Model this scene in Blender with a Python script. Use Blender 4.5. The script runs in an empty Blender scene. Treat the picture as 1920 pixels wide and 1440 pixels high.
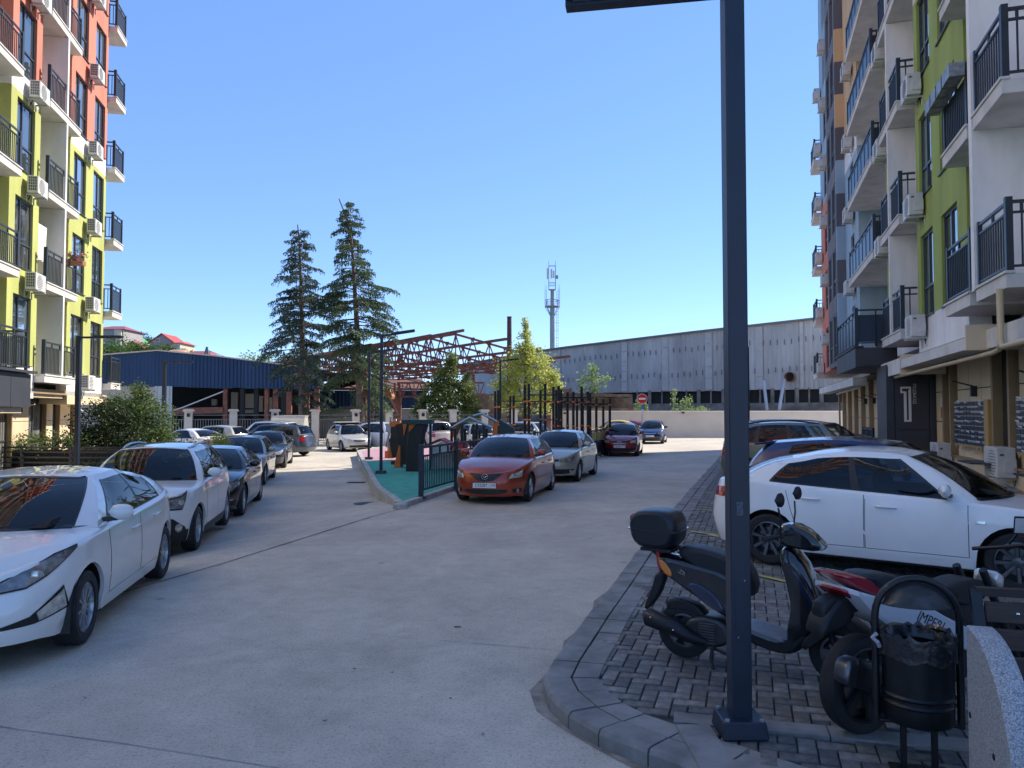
import bpy, bmesh, math, random
from mathutils import Vector, Matrix
R = math.radians
rnd = random.Random(7)
sc = bpy.context.scene
COL = sc.collection
# ---------------------------------------------------------------- camera
F, HC, PIT = 1442.0, 2.0, R(2.105)
cd = bpy.data.cameras.new('camera'); cam = bpy.data.objects.new('camera', cd); COL.objects.link(cam)
cd.sensor_width = 36; cd.lens = 36 * F / 1920; cd.clip_start = 0.05; cd.clip_end = 6000
cam.location = (0, 0, HC); cam.rotation_euler = (R(90) + PIT, 0, 0); sc.camera = cam
# ---------------------------------------------------------------- sky and sun
SUN_AZ, SUN_EL = R(58), R(42)            # azimuth measured from +Y towards +X
w = bpy.data.worlds.new('World'); sc.world = w; w.use_nodes = True
wn = w.node_tree.nodes; wl = w.node_tree.links
sky = wn.new('ShaderNodeTexSky'); sky.sky_type = 'NISHITA'; sky.sun_disc = False
sky.sun_elevation = SUN_EL; sky.sun_rotation = SUN_AZ
sky.air_density = 0.85; sky.dust_density = 0.0; sky.ozone_density = 2.2; sky.altitude = 2500
hsv = wn.new('ShaderNodeHueSaturation'); hsv.inputs['Saturation'].default_value = 1.05; wl.new(sky.outputs[0], hsv.inputs['Color']); smx = wn.new('ShaderNodeMix'); smx.data_type = 'RGBA'; smx.inputs[0].default_value = 0.6; wl.new(hsv.outputs[0], smx.inputs[6]); smx.inputs[7].default_value = (0.44, 0.90, 2.1, 1); wl.new(smx.outputs[2], wn['Background'].inputs[0]); wn['Background'].inputs[1].default_value = 0.14
sl = bpy.data.lights.new('sun', 'SUN'); so = bpy.data.objects.new('sun', sl); COL.objects.link(so)
sl.energy = 2.6; sl.angle = R(0.5); sl.color = (1.0, 0.91, 0.77)
sdir = Vector((math.sin(SUN_AZ) * math.cos(SUN_EL), math.cos(SUN_AZ) * math.cos(SUN_EL), math.sin(SUN_EL)))
so.rotation_euler = sdir.to_track_quat('Z', 'Y').to_euler(); so.location = sdir * 50
sc.view_settings.view_transform = 'Standard'; sc.view_settings.look = 'None'
sc.view_settings.exposure = 1.55; sc.view_settings.gamma = 1.0; sc.view_settings.use_curve_mapping = False
# ---------------------------------------------------------------- helpers
def gz(x, y):                              # the street left of the black joint lies a little lower
    d = (x + 4.3) * -0.964 + (y - 8.56) * 0.266
    t = max(0.0, min(1.0, d / 2.4)); t = t * t * (3 - 2 * t)
    return -0.22 * t
def ray(px, py):
    u = (px - 960) / F; v = (720 - py) / F
    return u, math.cos(PIT) - v * math.sin(PIT), math.sin(PIT) + v * math.cos(PIT)
def P(px, py, Y):                          # point at depth Y
    a, b, c = ray(px, py); s = Y / b
    return Vector((a * s, Y, HC + c * s))
def G(px, py, z=None):                     # point on the ground (or on height z)
    a, b, c = ray(px, py)
    zz = 0.0 if z is None else z
    for _ in range(12):
        s = (zz - HC) / c
        if z is not None: break
        zz = gz(a * s, b * s)
    return Vector((a * s, b * s, zz))
def tag(o, label=None, cat=None, group=None, kind=None):
    if label: o['label'] = label
    if cat: o['category'] = cat
    if group: o['group'] = group
    if kind: o['kind'] = kind
    return o
def empty(name, loc=(0, 0, 0), rz=0, **k):
    o = bpy.data.objects.new(name, None); COL.objects.link(o); o.empty_display_size = 0.2
    o.location = loc; o.rotation_euler = (0, 0, rz)
    return tag(o, **k)
def place(name, me, parent=None, loc=(0, 0, 0), rot=(0, 0, 0), **k):
    o = bpy.data.objects.new(name, me); COL.objects.link(o); o.location = loc; o.rotation_euler = rot
    if parent: o.parent = parent
    return tag(o, **k)
def copy_tree(o, parent=None):
    c = o.copy(); COL.objects.link(c)
    if parent: c.parent = parent
    for ch in list(o.children): copy_tree(ch, c)
    return c
class MB:
    def __init__(s): s.v = []; s.f = []; s.m = []; s.mats = []; s.cur = 0
    def mat(s, m):
        if m not in s.mats: s.mats.append(m)
        s.cur = s.mats.index(m); return s
    def face(s, idx): s.f.append(tuple(idx)); s.m.append(s.cur)
    def poly(s, pts):
        n = len(s.v); s.v += [tuple(p) for p in pts]; s.face(range(n, n + len(pts)))
    def box(s, a, b, M=None):
        x0, y0, z0 = a; x1, y1, z1 = b
        c = [(x0,y0,z0),(x1,y0,z0),(x1,y1,z0),(x0,y1,z0),(x0,y0,z1),(x1,y0,z1),(x1,y1,z1),(x0,y1,z1)]
        s.hexa(c, M)
    def hexa(s, c, M=None):
        if M is not None: c = [tuple(M @ Vector(p)) for p in c]
        n = len(s.v); s.v += [tuple(p) for p in c]
        for q in ((0,3,2,1),(4,5,6,7),(0,1,5,4),(1,2,6,5),(2,3,7,6),(3,0,4,7)): s.face([n + i for i in q])
    def grid(s, rows, flip=False, closed=False):
        n = len(s.v); nc = len(rows[0])
        for r in rows: s.v += [tuple(p) for p in r]
        for i in range(len(rows) - 1):
            for j in range(nc - (0 if closed else 1)):
                k = (j + 1) % nc
                q = [n+i*nc+j, n+i*nc+k, n+(i+1)*nc+k, n+(i+1)*nc+j]
                s.face(q[::-1] if flip else q)
    def bar(s, a, b, w, h=None, up=(0, 0, 1)):       # rectangular bar from a to b
        a = Vector(a); b = Vector(b); h = h or w; d = (b - a).normalized(); u = Vector(up)
        if abs(d.dot(u)) > 0.98: u = Vector((1, 0, 0))
        r = d.cross(u).normalized() * w / 2; u = r.cross(d).normalized() * h / 2
        s.hexa([a-r-u, a+r-u, b+r-u, b-r-u, a-r+u, a+r+u, b+r+u, b-r+u])
    def tube(s, path, r, n=8, cap=True, r2=None):
        path = [Vector(p) for p in path]; rows = []; L = len(path)
        d0 = (path[1] - path[0]).normalized(); ref = Vector((1, 0, 0)) if abs(d0.z) > 0.9 else Vector((0, 0, 1)); b = (ref - d0 * ref.dot(d0)).normalized()
        for i, p in enumerate(path):
            d = (path[min(i+1, L-1)] - path[max(i-1, 0)]).normalized()
            b = (b - d * b.dot(d)).normalized(); a = d.cross(b)
            rr = r[i] if isinstance(r, (list, tuple)) else (r if r2 is None else r + (r2 - r) * i / (L - 1))
            rows.append([p + a * rr * math.cos(t) + b * rr * math.sin(t) for t in [2*math.pi*k/n for k in range(n)]])
        n0 = len(s.v); s.grid(rows, closed=True)
        if cap: s.face([n0 + k for k in range(n)][::-1]); s.face([n0 + (L-1)*n + k for k in range(n)])
    def lathe(s, prof, n=24, M=None, a0=0, a1=2*math.pi):   # profile (r, h) about Z
        full = abs(a1 - a0 - 2*math.pi) < 1e-6; m = n if full else n + 1
        rows = [[(r*math.cos(a0+(a1-a0)*k/n), r*math.sin(a0+(a1-a0)*k/n), h) for k in range(m)] for r, h in prof]
        if M is not None: rows = [[tuple(M @ Vector(p)) for p in q] for q in rows]
        s.grid(rows, closed=full)
    def prism(s, pts, d, M=None):          # outline pts (3d, planar), extruded by vector d
        pts = [Vector(p) for p in pts]; d = Vector(d); n = len(s.v); k = len(pts)
        allp = pts + [p + d for p in pts]
        if M is not None: allp = [M @ p for p in allp]
        s.v += [tuple(p) for p in allp]
        s.face(list(range(n, n+k))[::-1]); s.face(range(n+k, n+2*k))
        for i in range(k): j = (i+1) % k; s.face([n+i, n+j, n+k+j, n+k+i])
    def mesh(s, name, smooth=None):
        me = bpy.data.meshes.new(name); me.from_pydata(s.v, [], s.f)
        for m in s.mats: me.materials.append(m)
        if len(s.mats) > 1: me.polygons.foreach_set('material_index', s.m)
        if smooth is not None:
            me.polygons.foreach_set('use_smooth', [True] * len(me.polygons))
            me.set_sharp_from_angle(angle=R(smooth))
        me.update(); return me
    def build(s, name, parent=None, smooth=None, loc=(0, 0, 0), rot=(0, 0, 0), fix=False, bevel=0, **k):
        me = s.mesh(name, smooth)
        if fix:
            bm = bmesh.new(); bm.from_mesh(me); bmesh.ops.remove_doubles(bm, verts=bm.verts, dist=1e-5)
            bmesh.ops.recalc_face_normals(bm, faces=bm.faces); bm.to_mesh(me); bm.free()
        if bevel:
            bm = bmesh.new(); bm.from_mesh(me)
            bmesh.ops.bevel(bm, geom=bm.edges[:], offset=bevel, segments=1, affect='EDGES', clamp_overlap=True)
            bm.to_mesh(me); bm.free()
        return place(name, me, parent, loc, rot, **k)
def crv(pts, x):                           # smooth interpolation through (x, y) points
    if x <= pts[0][0]: return pts[0][1]
    if x >= pts[-1][0]: return pts[-1][1]
    for i in range(len(pts) - 1):
        if x <= pts[i+1][0]: break
    x0, y0 = pts[i]; x1, y1 = pts[i+1]; h = x1 - x0; t = (x - x0) / h
    def sl(k):
        if k <= 0 or k >= len(pts) - 1: 
            a = pts[max(k-1,0)]; b = pts[min(k+1,len(pts)-1)]; return (b[1]-a[1])/(b[0]-a[0])
        d0 = (pts[k][1]-pts[k-1][1])/(pts[k][0]-pts[k-1][0]); d1 = (pts[k+1][1]-pts[k][1])/(pts[k+1][0]-pts[k][0])
        return 0 if d0*d1 <= 0 else 2*d0*d1/(d0+d1)
    m0, m1 = sl(i), sl(i+1)
    return (2*t**3-3*t**2+1)*y0 + (t**3-2*t**2+t)*h*m0 + (-2*t**3+3*t**2)*y1 + (t**3-t**2)*h*m1
def lin(pts, x):
    if x <= pts[0][0]: return pts[0][1]
    for (a, b), (c, d) in zip(pts, pts[1:]):
        if x <= c: return b + (d - b) * (x - a) / (c - a)
    return pts[-1][1]
# ---------------------------------------------------------------- materials
MC = {}
def mat(name, col, rough=0.6, metal=0.0, var=0.0, vscale=3.0, bump=0.0, bscale=60.0, coat=0.0, spec=0.5,
        col2=None, stretch=None, emit=None, detail=5.0, vlo=0.35, vhi=0.65, trans=0.0):
    if name in MC: return MC[name]
    m = bpy.data.materials.new(name); m.use_nodes = True; MC[name] = m
    nt = m.node_tree; n = nt.nodes; l = nt.links; b = n['Principled BSDF']
    b.inputs['Base Color'].default_value = (*col, 1); b.inputs['Roughness'].default_value = rough
    b.inputs['Metallic'].default_value = metal; b.inputs['Coat Weight'].default_value = coat
    b.inputs['Coat Roughness'].default_value = 0.04; b.inputs['Specular IOR Level'].default_value = spec
    if trans:
        b.inputs['Transmission Weight'].default_value = trans
    if emit: b.inputs['Emission Color'].default_value = (*col, 1); b.inputs['Emission Strength'].default_value = emit
    tc = n.new('ShaderNodeTexCoord'); src = tc.outputs['Object']
    if stretch:
        mp = n.new('ShaderNodeMapping'); mp.inputs['Scale'].default_value = stretch; l.new(src, mp.inputs[0]); src = mp.outputs[0]
    if var or col2:
        nz = n.new('ShaderNodeTexNoise'); nz.inputs['Scale'].default_value = vscale; nz.inputs['Detail'].default_value = detail
        nz.inputs['Roughness'].default_value = 0.6; l.new(src, nz.inputs['Vector'])
        rp = n.new('ShaderNodeValToRGB'); l.new(nz.outputs[0], rp.inputs[0])
        c2 = col2 or tuple(c * (1 - var) for c in col); c1 = col if col2 else tuple(min(1, c * (1 + var * 0.6)) for c in col)
        rp.color_ramp.elements[0].position = vlo; rp.color_ramp.elements[0].color = (*c2, 1)
        rp.color_ramp.elements[1].position = vhi; rp.color_ramp.elements[1].color = (*c1, 1)
        l.new(rp.outputs[0], b.inputs['Base Color'])
    if bump:
        nb = n.new('ShaderNodeTexNoise'); nb.inputs['Scale'].default_value = bscale; nb.inputs['Detail'].default_value = 4
        l.new(tc.outputs['Object'], nb.inputs['Vector'])
        bp = n.new('ShaderNodeBump'); bp.inputs['Strength'].default_value = bump; bp.inputs['Distance'].default_value = 0.01
        l.new(nb.outputs[0], bp.inputs['Height']); l.new(bp.outputs[0], b.inputs['Normal'])
    return m
def text_obj(name, body, size, material, parent, M, extrude=0.002, align='CENTER', **k):
    c = bpy.data.curves.new(name, 'FONT'); c.body = body; c.size = size; c.extrude = extrude
    c.align_x = align; c.align_y = 'CENTER'; c.resolution_u = 3
    t = bpy.data.objects.new(name, c); COL.objects.link(t)
    me = bpy.data.meshes.new_from_object(t.evaluated_get(bpy.context.evaluated_depsgraph_get()))
    bpy.data.objects.remove(t); bpy.data.curves.remove(c)
    me.materials.clear(); me.materials.append(material); me.transform(M)
    return place(name, me, parent, **k)
black = mat('black_plastic', (0.012, 0.013, 0.015), 0.45, var=0.2, vscale=8)
rubber = mat('rubber', (0.018, 0.018, 0.02), 0.75, var=0.3, vscale=12, bump=0.2, bscale=90)
pole_m = mat('anthracite_steel', (0.010, 0.020, 0.040), 0.42, var=0.15, vscale=5, bump=0.04, bscale=150)
rail_m = mat('railing_steel', (0.028, 0.035, 0.045), 0.45, var=0.15, vscale=4)
chrome = mat('chrome', (0.75, 0.76, 0.78), 0.12, 1.0)
alu = mat('wheel_alloy', (0.42, 0.43, 0.45), 0.3, 0.9, var=0.15, vscale=20)
alud = mat('dark_wheel_alloy', (0.16, 0.165, 0.18), 0.35, 0.85, var=0.15, vscale=20)
def clear_glass(name, tint):
    m = bpy.data.materials.new(name); m.use_nodes = True; n = m.node_tree.nodes; l = m.node_tree.links; n.remove(n['Principled BSDF'])
    t = n.new('ShaderNodeBsdfTransparent'); t.inputs[0].default_value = (*tint, 1); g = n.new('ShaderNodeBsdfGlossy'); g.inputs['Roughness'].default_value = 0.015
    f = n.new('ShaderNodeFresnel'); f.inputs[0].default_value = 1.55; x = n.new('ShaderNodeMixShader'); l.new(f.outputs[0], x.inputs[0]); l.new(t.outputs[0], x.inputs[1]); l.new(g.outputs[0], x.inputs[2]); l.new(x.outputs[0], n['Material Output'].inputs[0]); return m
wsglass = clear_glass('windscreen_glass', (.62, .68, .66)); tglass = clear_glass('tinted_glass', (.26, .29, .30))
cglass = mat('car_glass', (0.008, 0.012, 0.016), 0.02, spec=0.4, coat=0.0)
lens = mat('headlight_lens', (0.16, 0.17, 0.18), 0.05, spec=0.8, coat=1.0, var=0.6, vscale=9)
lensb = mat('bright_lens', (0.62, 0.63, 0.62), 0.08, 0.6, coat=1.0, var=0.4, vscale=14)
amber = mat('amber_lens', (0.75, 0.22, 0.02), 0.12, coat=1.0)
redl = mat('red_lens', (0.42, 0.01, 0.015), 0.1, coat=1.0, var=0.3, vscale=10)
platem = mat('plate_white', (0.75, 0.75, 0.74), 0.4)
inkm = mat('plate_ink', (0.01, 0.01, 0.012), 0.5)
# ================================================================ ground
def concrete_mat():
    m = mat('road_concrete', (0.36, 0.35, 0.33), 0.85)
    nt = m.node_tree; n = nt.nodes; l = nt.links; b = n['Principled BSDF']
    tc = n.new('ShaderNodeTexCoord')
    def noise(sc_, det, rough=0.6, st=None, dist=0.0):
        z = n.new('ShaderNodeTexNoise'); z.inputs['Scale'].default_value = sc_; z.inputs['Detail'].default_value = det
        z.inputs['Roughness'].default_value = rough; z.inputs['Distortion'].default_value = dist
        if st:
            mp = n.new('ShaderNodeMapping'); mp.inputs['Scale'].default_value = st; mp.inputs['Rotation'].default_value = (0, 0, R(-8))
            l.new(tc.outputs['Object'], mp.inputs[0]); l.new(mp.outputs[0], z.inputs['Vector'])
        else: l.new(tc.outputs['Object'], z.inputs['Vector'])
        return z.outputs[0]
    def ramp(src, p0, c0, p1, c1):
        r = n.new('ShaderNodeValToRGB'); r.color_ramp.elements[0].position = p0; r.color_ramp.elements[1].position = p1
        r.color_ramp.elements[0].color = (c0, c0, c0, 1); r.color_ramp.elements[1].color = (c1, c1, c1, 1); l.new(src, r.inputs[0]); return r.outputs[0]
    def mul(a, bb, f=1.0):
        x = n.new('ShaderNodeMix'); x.data_type = 'RGBA'; x.blend_type = 'MULTIPLY'; x.inputs[0].default_value = f
        l.new(a, x.inputs[6]); l.new(bb, x.inputs[7]); return x.outputs[2]
    base = n.new('ShaderNodeValToRGB'); l.new(noise(0.35, 6, 0.65), base.inputs[0])
    e = base.color_ramp.elements; e[0].position = 0.34; e[0].color = (0.52, 0.465, 0.385, 1); e[1].position = 0.66; e[1].color = (0.70, 0.625, 0.52, 1)
    c = mul(base.outputs[0], ramp(noise(1.3, 5, 0.7, st=(1.2, 1.0, 1), dist=0.8), 0.38, 0.86, 0.6, 1.0))
    c = mul(c, ramp(noise(5.0, 6, 0.75), 0.30, 0.86, 0.60, 1.0))
    c = mul(c, ramp(noise(42, 4, 0.75), 0.34, 0.62, 0.49, 1.0))
    c = mul(c, ramp(noise(130, 2, 0.7), 0.36, 0.68, 0.5, 1.0))
    # dark oil spots
    vo = n.new('ShaderNodeTexVoronoi'); vo.inputs['Scale'].default_value = 0.9; vo.inputs['Randomness'].default_value = 1.0
    l.new(tc.outputs['Object'], vo.inputs['Vector'])
    c = mul(c, ramp(vo.outputs['Distance'], 0.02, 0.6, 0.06, 1.0))
    l.new(c, b.inputs['Base Color'])
    bp = n.new('ShaderNodeBump'); bp.inputs['Strength'].default_value = 0.55; bp.inputs['Distance'].default_value = 0.006
    l.new(noise(85, 4, 0.7), bp.inputs['Height'])
    bp2 = n.new('ShaderNodeBump'); bp2.inputs['Strength'].default_value = 0.4; bp2.inputs['Distance'].default_value = 0.02
    l.new(noise(9, 5, 0.6), bp2.inputs['Height']); l.new(bp.outputs[0], bp2.inputs['Normal'])
    l.new(bp2.outputs[0], b.inputs['Normal'])
    return m
road_m = concrete_mat()
b = MB().mat(mat('earth', (0.16, 0.13, 0.09), 0.9, var=0.5, vscale=0.4, col2=(0.07, 0.09, 0.035), bump=0.3, bscale=4))
b.poly([(-3000, -600, -0.4), (3000, -600, -0.4), (3000, 5000, -0.4), (-3000, 5000, -0.4)])
b.build('ground', kind='structure')
b = MB().mat(road_m)
xs = [-60, -45, -34, -28] + [-24 + 0.6 * i for i in range(81)] + [28, 34, 45]
ys = [-60, -30, -12, -4] + [0.6 * i for i in range(105)] + [65]
b.grid([[(x, y, gz(x, y)) for x in xs] for y in ys], flip=False)
road = b.build('road', smooth=40, kind='structure')
jm = mat('joint_tar', (0.03, 0.03, 0.032), 0.9, var=0.3, vscale=20)
def strip(mb, pts, wd, dz=0.004):
    for a, c in zip(pts, pts[1:]):
        a = Vector(a); c = Vector(c); n = max(1, int((c - a).length / 0.3)); d = (c - a).normalized()
        s = Vector((-d.y, d.x, 0)) * wd / 2
        rows = []
        for i in range(n + 1):
            p = a.lerp(c, i / n); q = s * (1 + 0.35 * rnd.uniform(-1, 1))
            rows.append([(p.x+q.x, p.y+q.y, gz(p.x+q.x, p.y+q.y) + dz), (p.x-q.x, p.y-q.y, gz(p.x-q.x, p.y-q.y) + dz)])
        mb.grid(rows, flip=True)
def joint(pts, wd, m=jm):
    b = MB().mat(m); strip(b, [G(*p) for p in pts], wd); b.build('road_joint', road)
joint([(150, 1134), (420, 1056), (700, 968), (750, 955)], 0.022)
lj = mat('joint_light', (0.55, 0.54, 0.52), 0.8, col2=(0.22, 0.22, 0.22), vscale=2.5)
joint([(190, 1148), (420, 1165), (640, 1185), (1075, 1222)], 0.007, lj)
joint([(0, 1363), (230, 1394), (530, 1441)], 0.010, lj)
joint([(600, 873), (690, 884)], 0.02); joint([(880, 968), (1185, 1010)], 0.01, lj)
def disc_cover(name, px, py, r):
    c = G(px, py); b = MB().mat(mat('cast_iron', (0.05, 0.05, 0.05), 0.6, 0.4, bump=0.6, bscale=40))
    b.lathe([(0.001, 0.006), (r, 0.006), (r + 0.03, 0.004), (r + 0.05, 0.0)], 24)
    b.build(name, road, loc=c)
disc_cover('manhole_cover', 690, 944, 0.30)
b = MB().mat(mat('cast_iron', (0, 0, 0)))
for i in range(8): b.box((-0.28, -0.2 + i * 0.05, 0), (0.28, -0.175 + i * 0.05, 0.01))
b.build('drain_grate', road, loc=G(668, 905) + Vector((0, 0, 0.004)))
b = MB().mat(mat('dry_leaf', (0.16, 0.09, 0.04), 0.8))
for px, py in ((858, 1176), (665, 1255), (735, 1262), (790, 1308), (845, 1310), (905, 1378), (610, 1352), (160, 1310)):
    c = G(px, py); a = rnd.uniform(0, 6)
    s = rnd.uniform(0.008, 0.016) if px != 858 else 0.04
    b.poly([c + Vector((math.cos(a + t) * s, math.sin(a + t) * s * 0.5, 0.006 + 0.008 * math.sin(3 * t))) for t in (0, 1, 2.2, 3.2, 4.3, 5.4)])
b.build('leaf_litter', kind='stuff', label='few dry fallen leaves scattered over the shaded concrete in the foreground', cat='leaves')
# ---------------------------------------------------------------- right hand pavement
UR = Vector((0.2952, 0.9554, 0)); NR = Vector((-0.9554, 0.2952, 0)); OR = Vector((4.4, 0, 0))
kerb_px = [(1345, 866), (1290, 928), (1200, 1040), (1150, 1108), (1095, 1180), (1035, 1264), (1017, 1297), (1030, 1332), (1066, 1368), (1122, 1402), (1215, 1440)]
kp = [G(a, c, 0) for a, c in kerb_px]
far = kp[0] + (kp[0] - kp[2]).normalized() * 24
kp = [far] + kp
tail = kp[-1] + Vector((0.9, -0.85, 0)); kp += [tail, tail + Vector((2.5, -1.2, 0))]
def resample(pts, step):
    out = [pts[0].copy()]; acc = 0
    for a, c in zip(pts, pts[1:]):
        L = (c - a).length; n = max(1, round(L / step))
        for i in range(1, n + 1): out.append(a.lerp(c, i / n))
    return out
def offset_pts(pts, d):
    out = []
    for i, p in enumerate(pts):
        t = (pts[min(i+1, len(pts)-1)] - pts[max(i-1, 0)]).normalized(); out.append(p + Vector((-t.y, t.x, 0)) * d)
    return out
KH = 0.11
kerb_m = mat('kerb_concrete', (0.23, 0.225, 0.215), 0.85, var=0.35, vscale=3, bump=0.5, bscale=70)
kr = resample(kp, 0.48)
kerb = empty('kerb', (0, 0, 0), kind='structure')
rings = [offset_pts(kr, d) for d in (0.0, 0.03, 0.20, 0.215, 0.40)]
for i in range(len(kr) - 1):
    if kr[i].y > 34: step_ok = (i % 3 == 0)
    def q(k, j, z): p = rings[k][j]; return Vector((p.x, p.y, z))
    for (ka, kb, zt, bev) in ((0, 2, KH, 1), (3, 4, KH - 0.004, 0)):
        jz = rnd.uniform(-0.004, 0.004)
        a0, b0 = q(ka, i, 0), q(kb, i, 0); a1, b1 = q(ka, i+1, 0), q(kb, i+1, 0)
        g = 0.006
        t = (a1 - a0).normalized() * g; a0 = a0 + t; a1 = a1 - t; t = (b1 - b0).normalized() * g; b0 = b0 + t; b1 = b1 - t
        up = Vector((0, 0, zt + jz)); mb = MB().mat(kerb_m)
        if bev:
            s0 = (b0 - a0) * 0.12; s1 = (b1 - a1) * 0.12
            pts0 = [a0 - Vector((0,0,.05)), a0 + up * 0.72, a0 + s0 * 0.6 + up * 0.95, a0 + s0 * 1.4 + up, b0 + up, b0 - Vector((0,0,.05))]
            pts1 = [a1 - Vector((0,0,.05)), a1 + up * 0.72, a1 + s1 * 0.6 + up * 0.95, a1 + s1 * 1.4 + up, b1 + up, b1 - Vector((0,0,.05))]
            mb.grid([pts0, pts1], closed=True, flip=True); n = len(mb.v) - 12
            mb.face(range(n, n + 6)); mb.face([n + 11 - k for k in range(6)])
        else: mb.hexa([a0, a1, b1, b0, a0+up, a1+up, b1+up, b0+up])
        mb.build('kerb_stone', kerb, fix=True)
inner = rings[4]
pave_m = mat('paving_bed', (0.055, 0.055, 0.055), 0.95, var=0.3, vscale=30)
poly = [Vector((p.x, p.y, 0)) for p in inner]
b = MB().mat(pave_m)
b.poly([(p.x, p.y, KH-0.025) for p in offset_pts(kr, 0.3)][::-1] + [(36, 52, KH-0.025), (26, -3, KH-0.025)][::1] if False else [(p.x, p.y, KH-0.025) for p in offset_pts(kr, 0.3)] + [(16, -3, KH-0.025), (36, 50, KH-0.025)])
pavement = b.build('pavement', kind='structure')
def inside(x, y):
    # right of the inner kerb line, in front of the building
    pts = poly; best = None
    for a, c in zip(pts, pts[1:]):
        if min(a.y, c.y) - 1e-6 <= y <= max(a.y, c.y) + 1e-6 and abs(a.y - c.y) > 1e-6:
            xx = a.x + (c.x - a.x) * (y - a.y) / (c.y - a.y)
            best = xx if best is None or xx > best else best
    return best is not None and x > best
pm = [mat('paver_%s' % nm, c, 0.85, var=0.35, vscale=14, bump=0.6, bscale=160) for nm, c in
      (('grey', (0.19, 0.185, 0.175)), ('brown', (0.17, 0.155, 0.14)), ('dark', (0.125, 0.125, 0.125)), ('light', (0.25, 0.24, 0.225)))]
pmesh = []
for m in pm:
    for a, c in ((0.2, 0.1), (0.1, 0.2)):
        mb = MB().mat(m); g = 0.005; e = 0.004; z = KH
        mb.hexa([(g, g, z-0.05), (a-g, g, z-0.05), (a-g, c-g, z-0.05), (g, c-g, z-0.05), (g+0, g+0, z-e), (a-g, g, z-e), (a-g, c-g, z-e), (g, c-g, z-e)])
        mb.f.pop(1); mb.m.pop(1)
        mb.f.pop(0); mb.m.pop(0)
        n = len(mb.v); mb.v += [(g+e, g+e, z), (a-g-e, g+e, z), (a-g-e, c-g-e, z), (g+e, c-g-e, z)]
        mb.face([n, n+1, n+2, n+3])
        for i in range(4): j = (i+1) % 4; mb.face([4+i, 4+j, n+j, n+i])
        pmesh.append(mb.mesh('paver'))
AX = UR.to_2d(); AY = Vector((-AX.y, AX.x)); PA = math.atan2(AX.y, AX.x)
S = 1.06                                    # the blocks are about 21 x 10.5 cm
cands = []
for i in range(0, 260):
    for j in range(-60, 110):
        k = (i - j) % 4
        if k in (1, 2): continue
        a, c = (2, 1) if k == 0 else (1, 2)
        # local cell -> world (origin on the kerb side)
        cx = (i + a / 2) * 0.1 * S - 2; cy = (j + c / 2) * 0.1 * S
        wx = 2.0 + AX.x * cx + AY.x * cy; wy = 1.0 + AX.y * cx + AY.y * cy
        if wy < 2.6 or wy > 17: continue
        if not (inside(wx + 0.10, wy + 0.03) and inside(wx + 0.07, wy - 0.02)): continue
        u = (wx / wy)
        if u > 0.72 and wy > 3: continue
        if wx > 6.2 + 0.31 * wy: continue
        cands.append((wy, wx, i, j, k))
# concrete strips that cross the pavement
st0, st1 = G(1262, 1345, KH), G(1830, 1398, KH)
sd = (st1 - st0).normalized(); sn = Vector((-sd.y, sd.x, 0))
s20, s21 = G(1292, 1350, KH), G(1292, 1350, KH) + Vector((0.02, -1.6, 0))
def on_strip(x, y):
    p = Vector((x, y, KH)); d = (p - st0)
    if abs(d.dot(sn)) < 0.075 and -0.2 < d.dot(sd) < 4: return True
    return abs(x - s20.x) < 0.11 and y < s20.y + 0.05
cands = [c for c in cands if not on_strip(c[1], c[0])]
cands.sort(key=lambda c: (c[0] ** 2 + c[1] ** 2) if (c[0] > 3.9 and abs(c[1] / c[0]) < 0.66) else 1e6 + c[0])
rest = MB()
for q_, (wy, wx, i, j, k) in enumerate(cands):
    mi = rnd.choices((0, 1, 2, 3), (5, 4, 4, 2))[0] * 2 + (0 if k == 0 else 1)
    lx = i * 0.1 * S - 2; ly = j * 0.1 * S
    ox = 2.0 + AX.x * lx + AY.x * ly; oy = 1.0 + AX.y * lx + AY.y * ly
    tilt = rnd.uniform(-0.006, 0.006); dz = rnd.uniform(-0.010, -0.005)
    if q_ < 300:
        o = place('paver', pmesh[mi], pavement, (ox, oy, dz), (tilt, rnd.uniform(-0.006, 0.006), PA)); o.scale = (S, S, 1)
    else:
        me = pmesh[mi]; rest.mat(pm[mi // 2]); n = len(rest.v); ca, sa = AX.x * S, AX.y * S
        for v in me.vertices: x, y, z = v.co; rest.v.append((ox + ca*x - sa*y, oy + sa*x + ca*y, z + dz))
        for p in me.polygons: rest.face([n + t for t in p.vertices])
rest.build('paving', pavement, kind='stuff')
# the farther pavement, blocks carried by material
fm = mat('far_paving', (0.16, 0.155, 0.15), 0.9)
nt = fm.node_tree; bt = nt.nodes.new('ShaderNodeTexBrick'); tcx = nt.nodes.new('ShaderNodeTexCoord'); mp = nt.nodes.new('ShaderNodeMapping')
mp.inputs['Rotation'].default_value = (0, 0, -PA); nt.links.new(tcx.outputs['Object'], mp.inputs[0]); nt.links.new(mp.outputs[0], bt.inputs['Vector'])
bt.inputs['Scale'].default_value = 1; bt.inputs['Brick Width'].default_value = 0.2; bt.inputs['Row Height'].default_value = 0.1; bt.inputs['Mortar Size'].default_value = 0.006
bt.inputs['Color1'].default_value = (0.12, 0.12, 0.118, 1); bt.inputs['Color2'].default_value = (0.2, 0.19, 0.175, 1); bt.inputs['Mortar'].default_value = (0.04, 0.04, 0.04, 1)
nt.links.new(bt.outputs[0], nt.nodes['Principled BSDF'].inputs['Base Color'])
b = MB().mat(fm)
pf = [p for p in poly if p.y >= 16.0]; 
ka = Vector((poly[0].x + (poly[1].x-poly[0].x)*(16.6-poly[0].y)/(poly[1].y-poly[0].y), 16.6, 0)) if poly[1].y < 16.6 else None
pts = [p for p in poly if p.y > 16.6]
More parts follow.
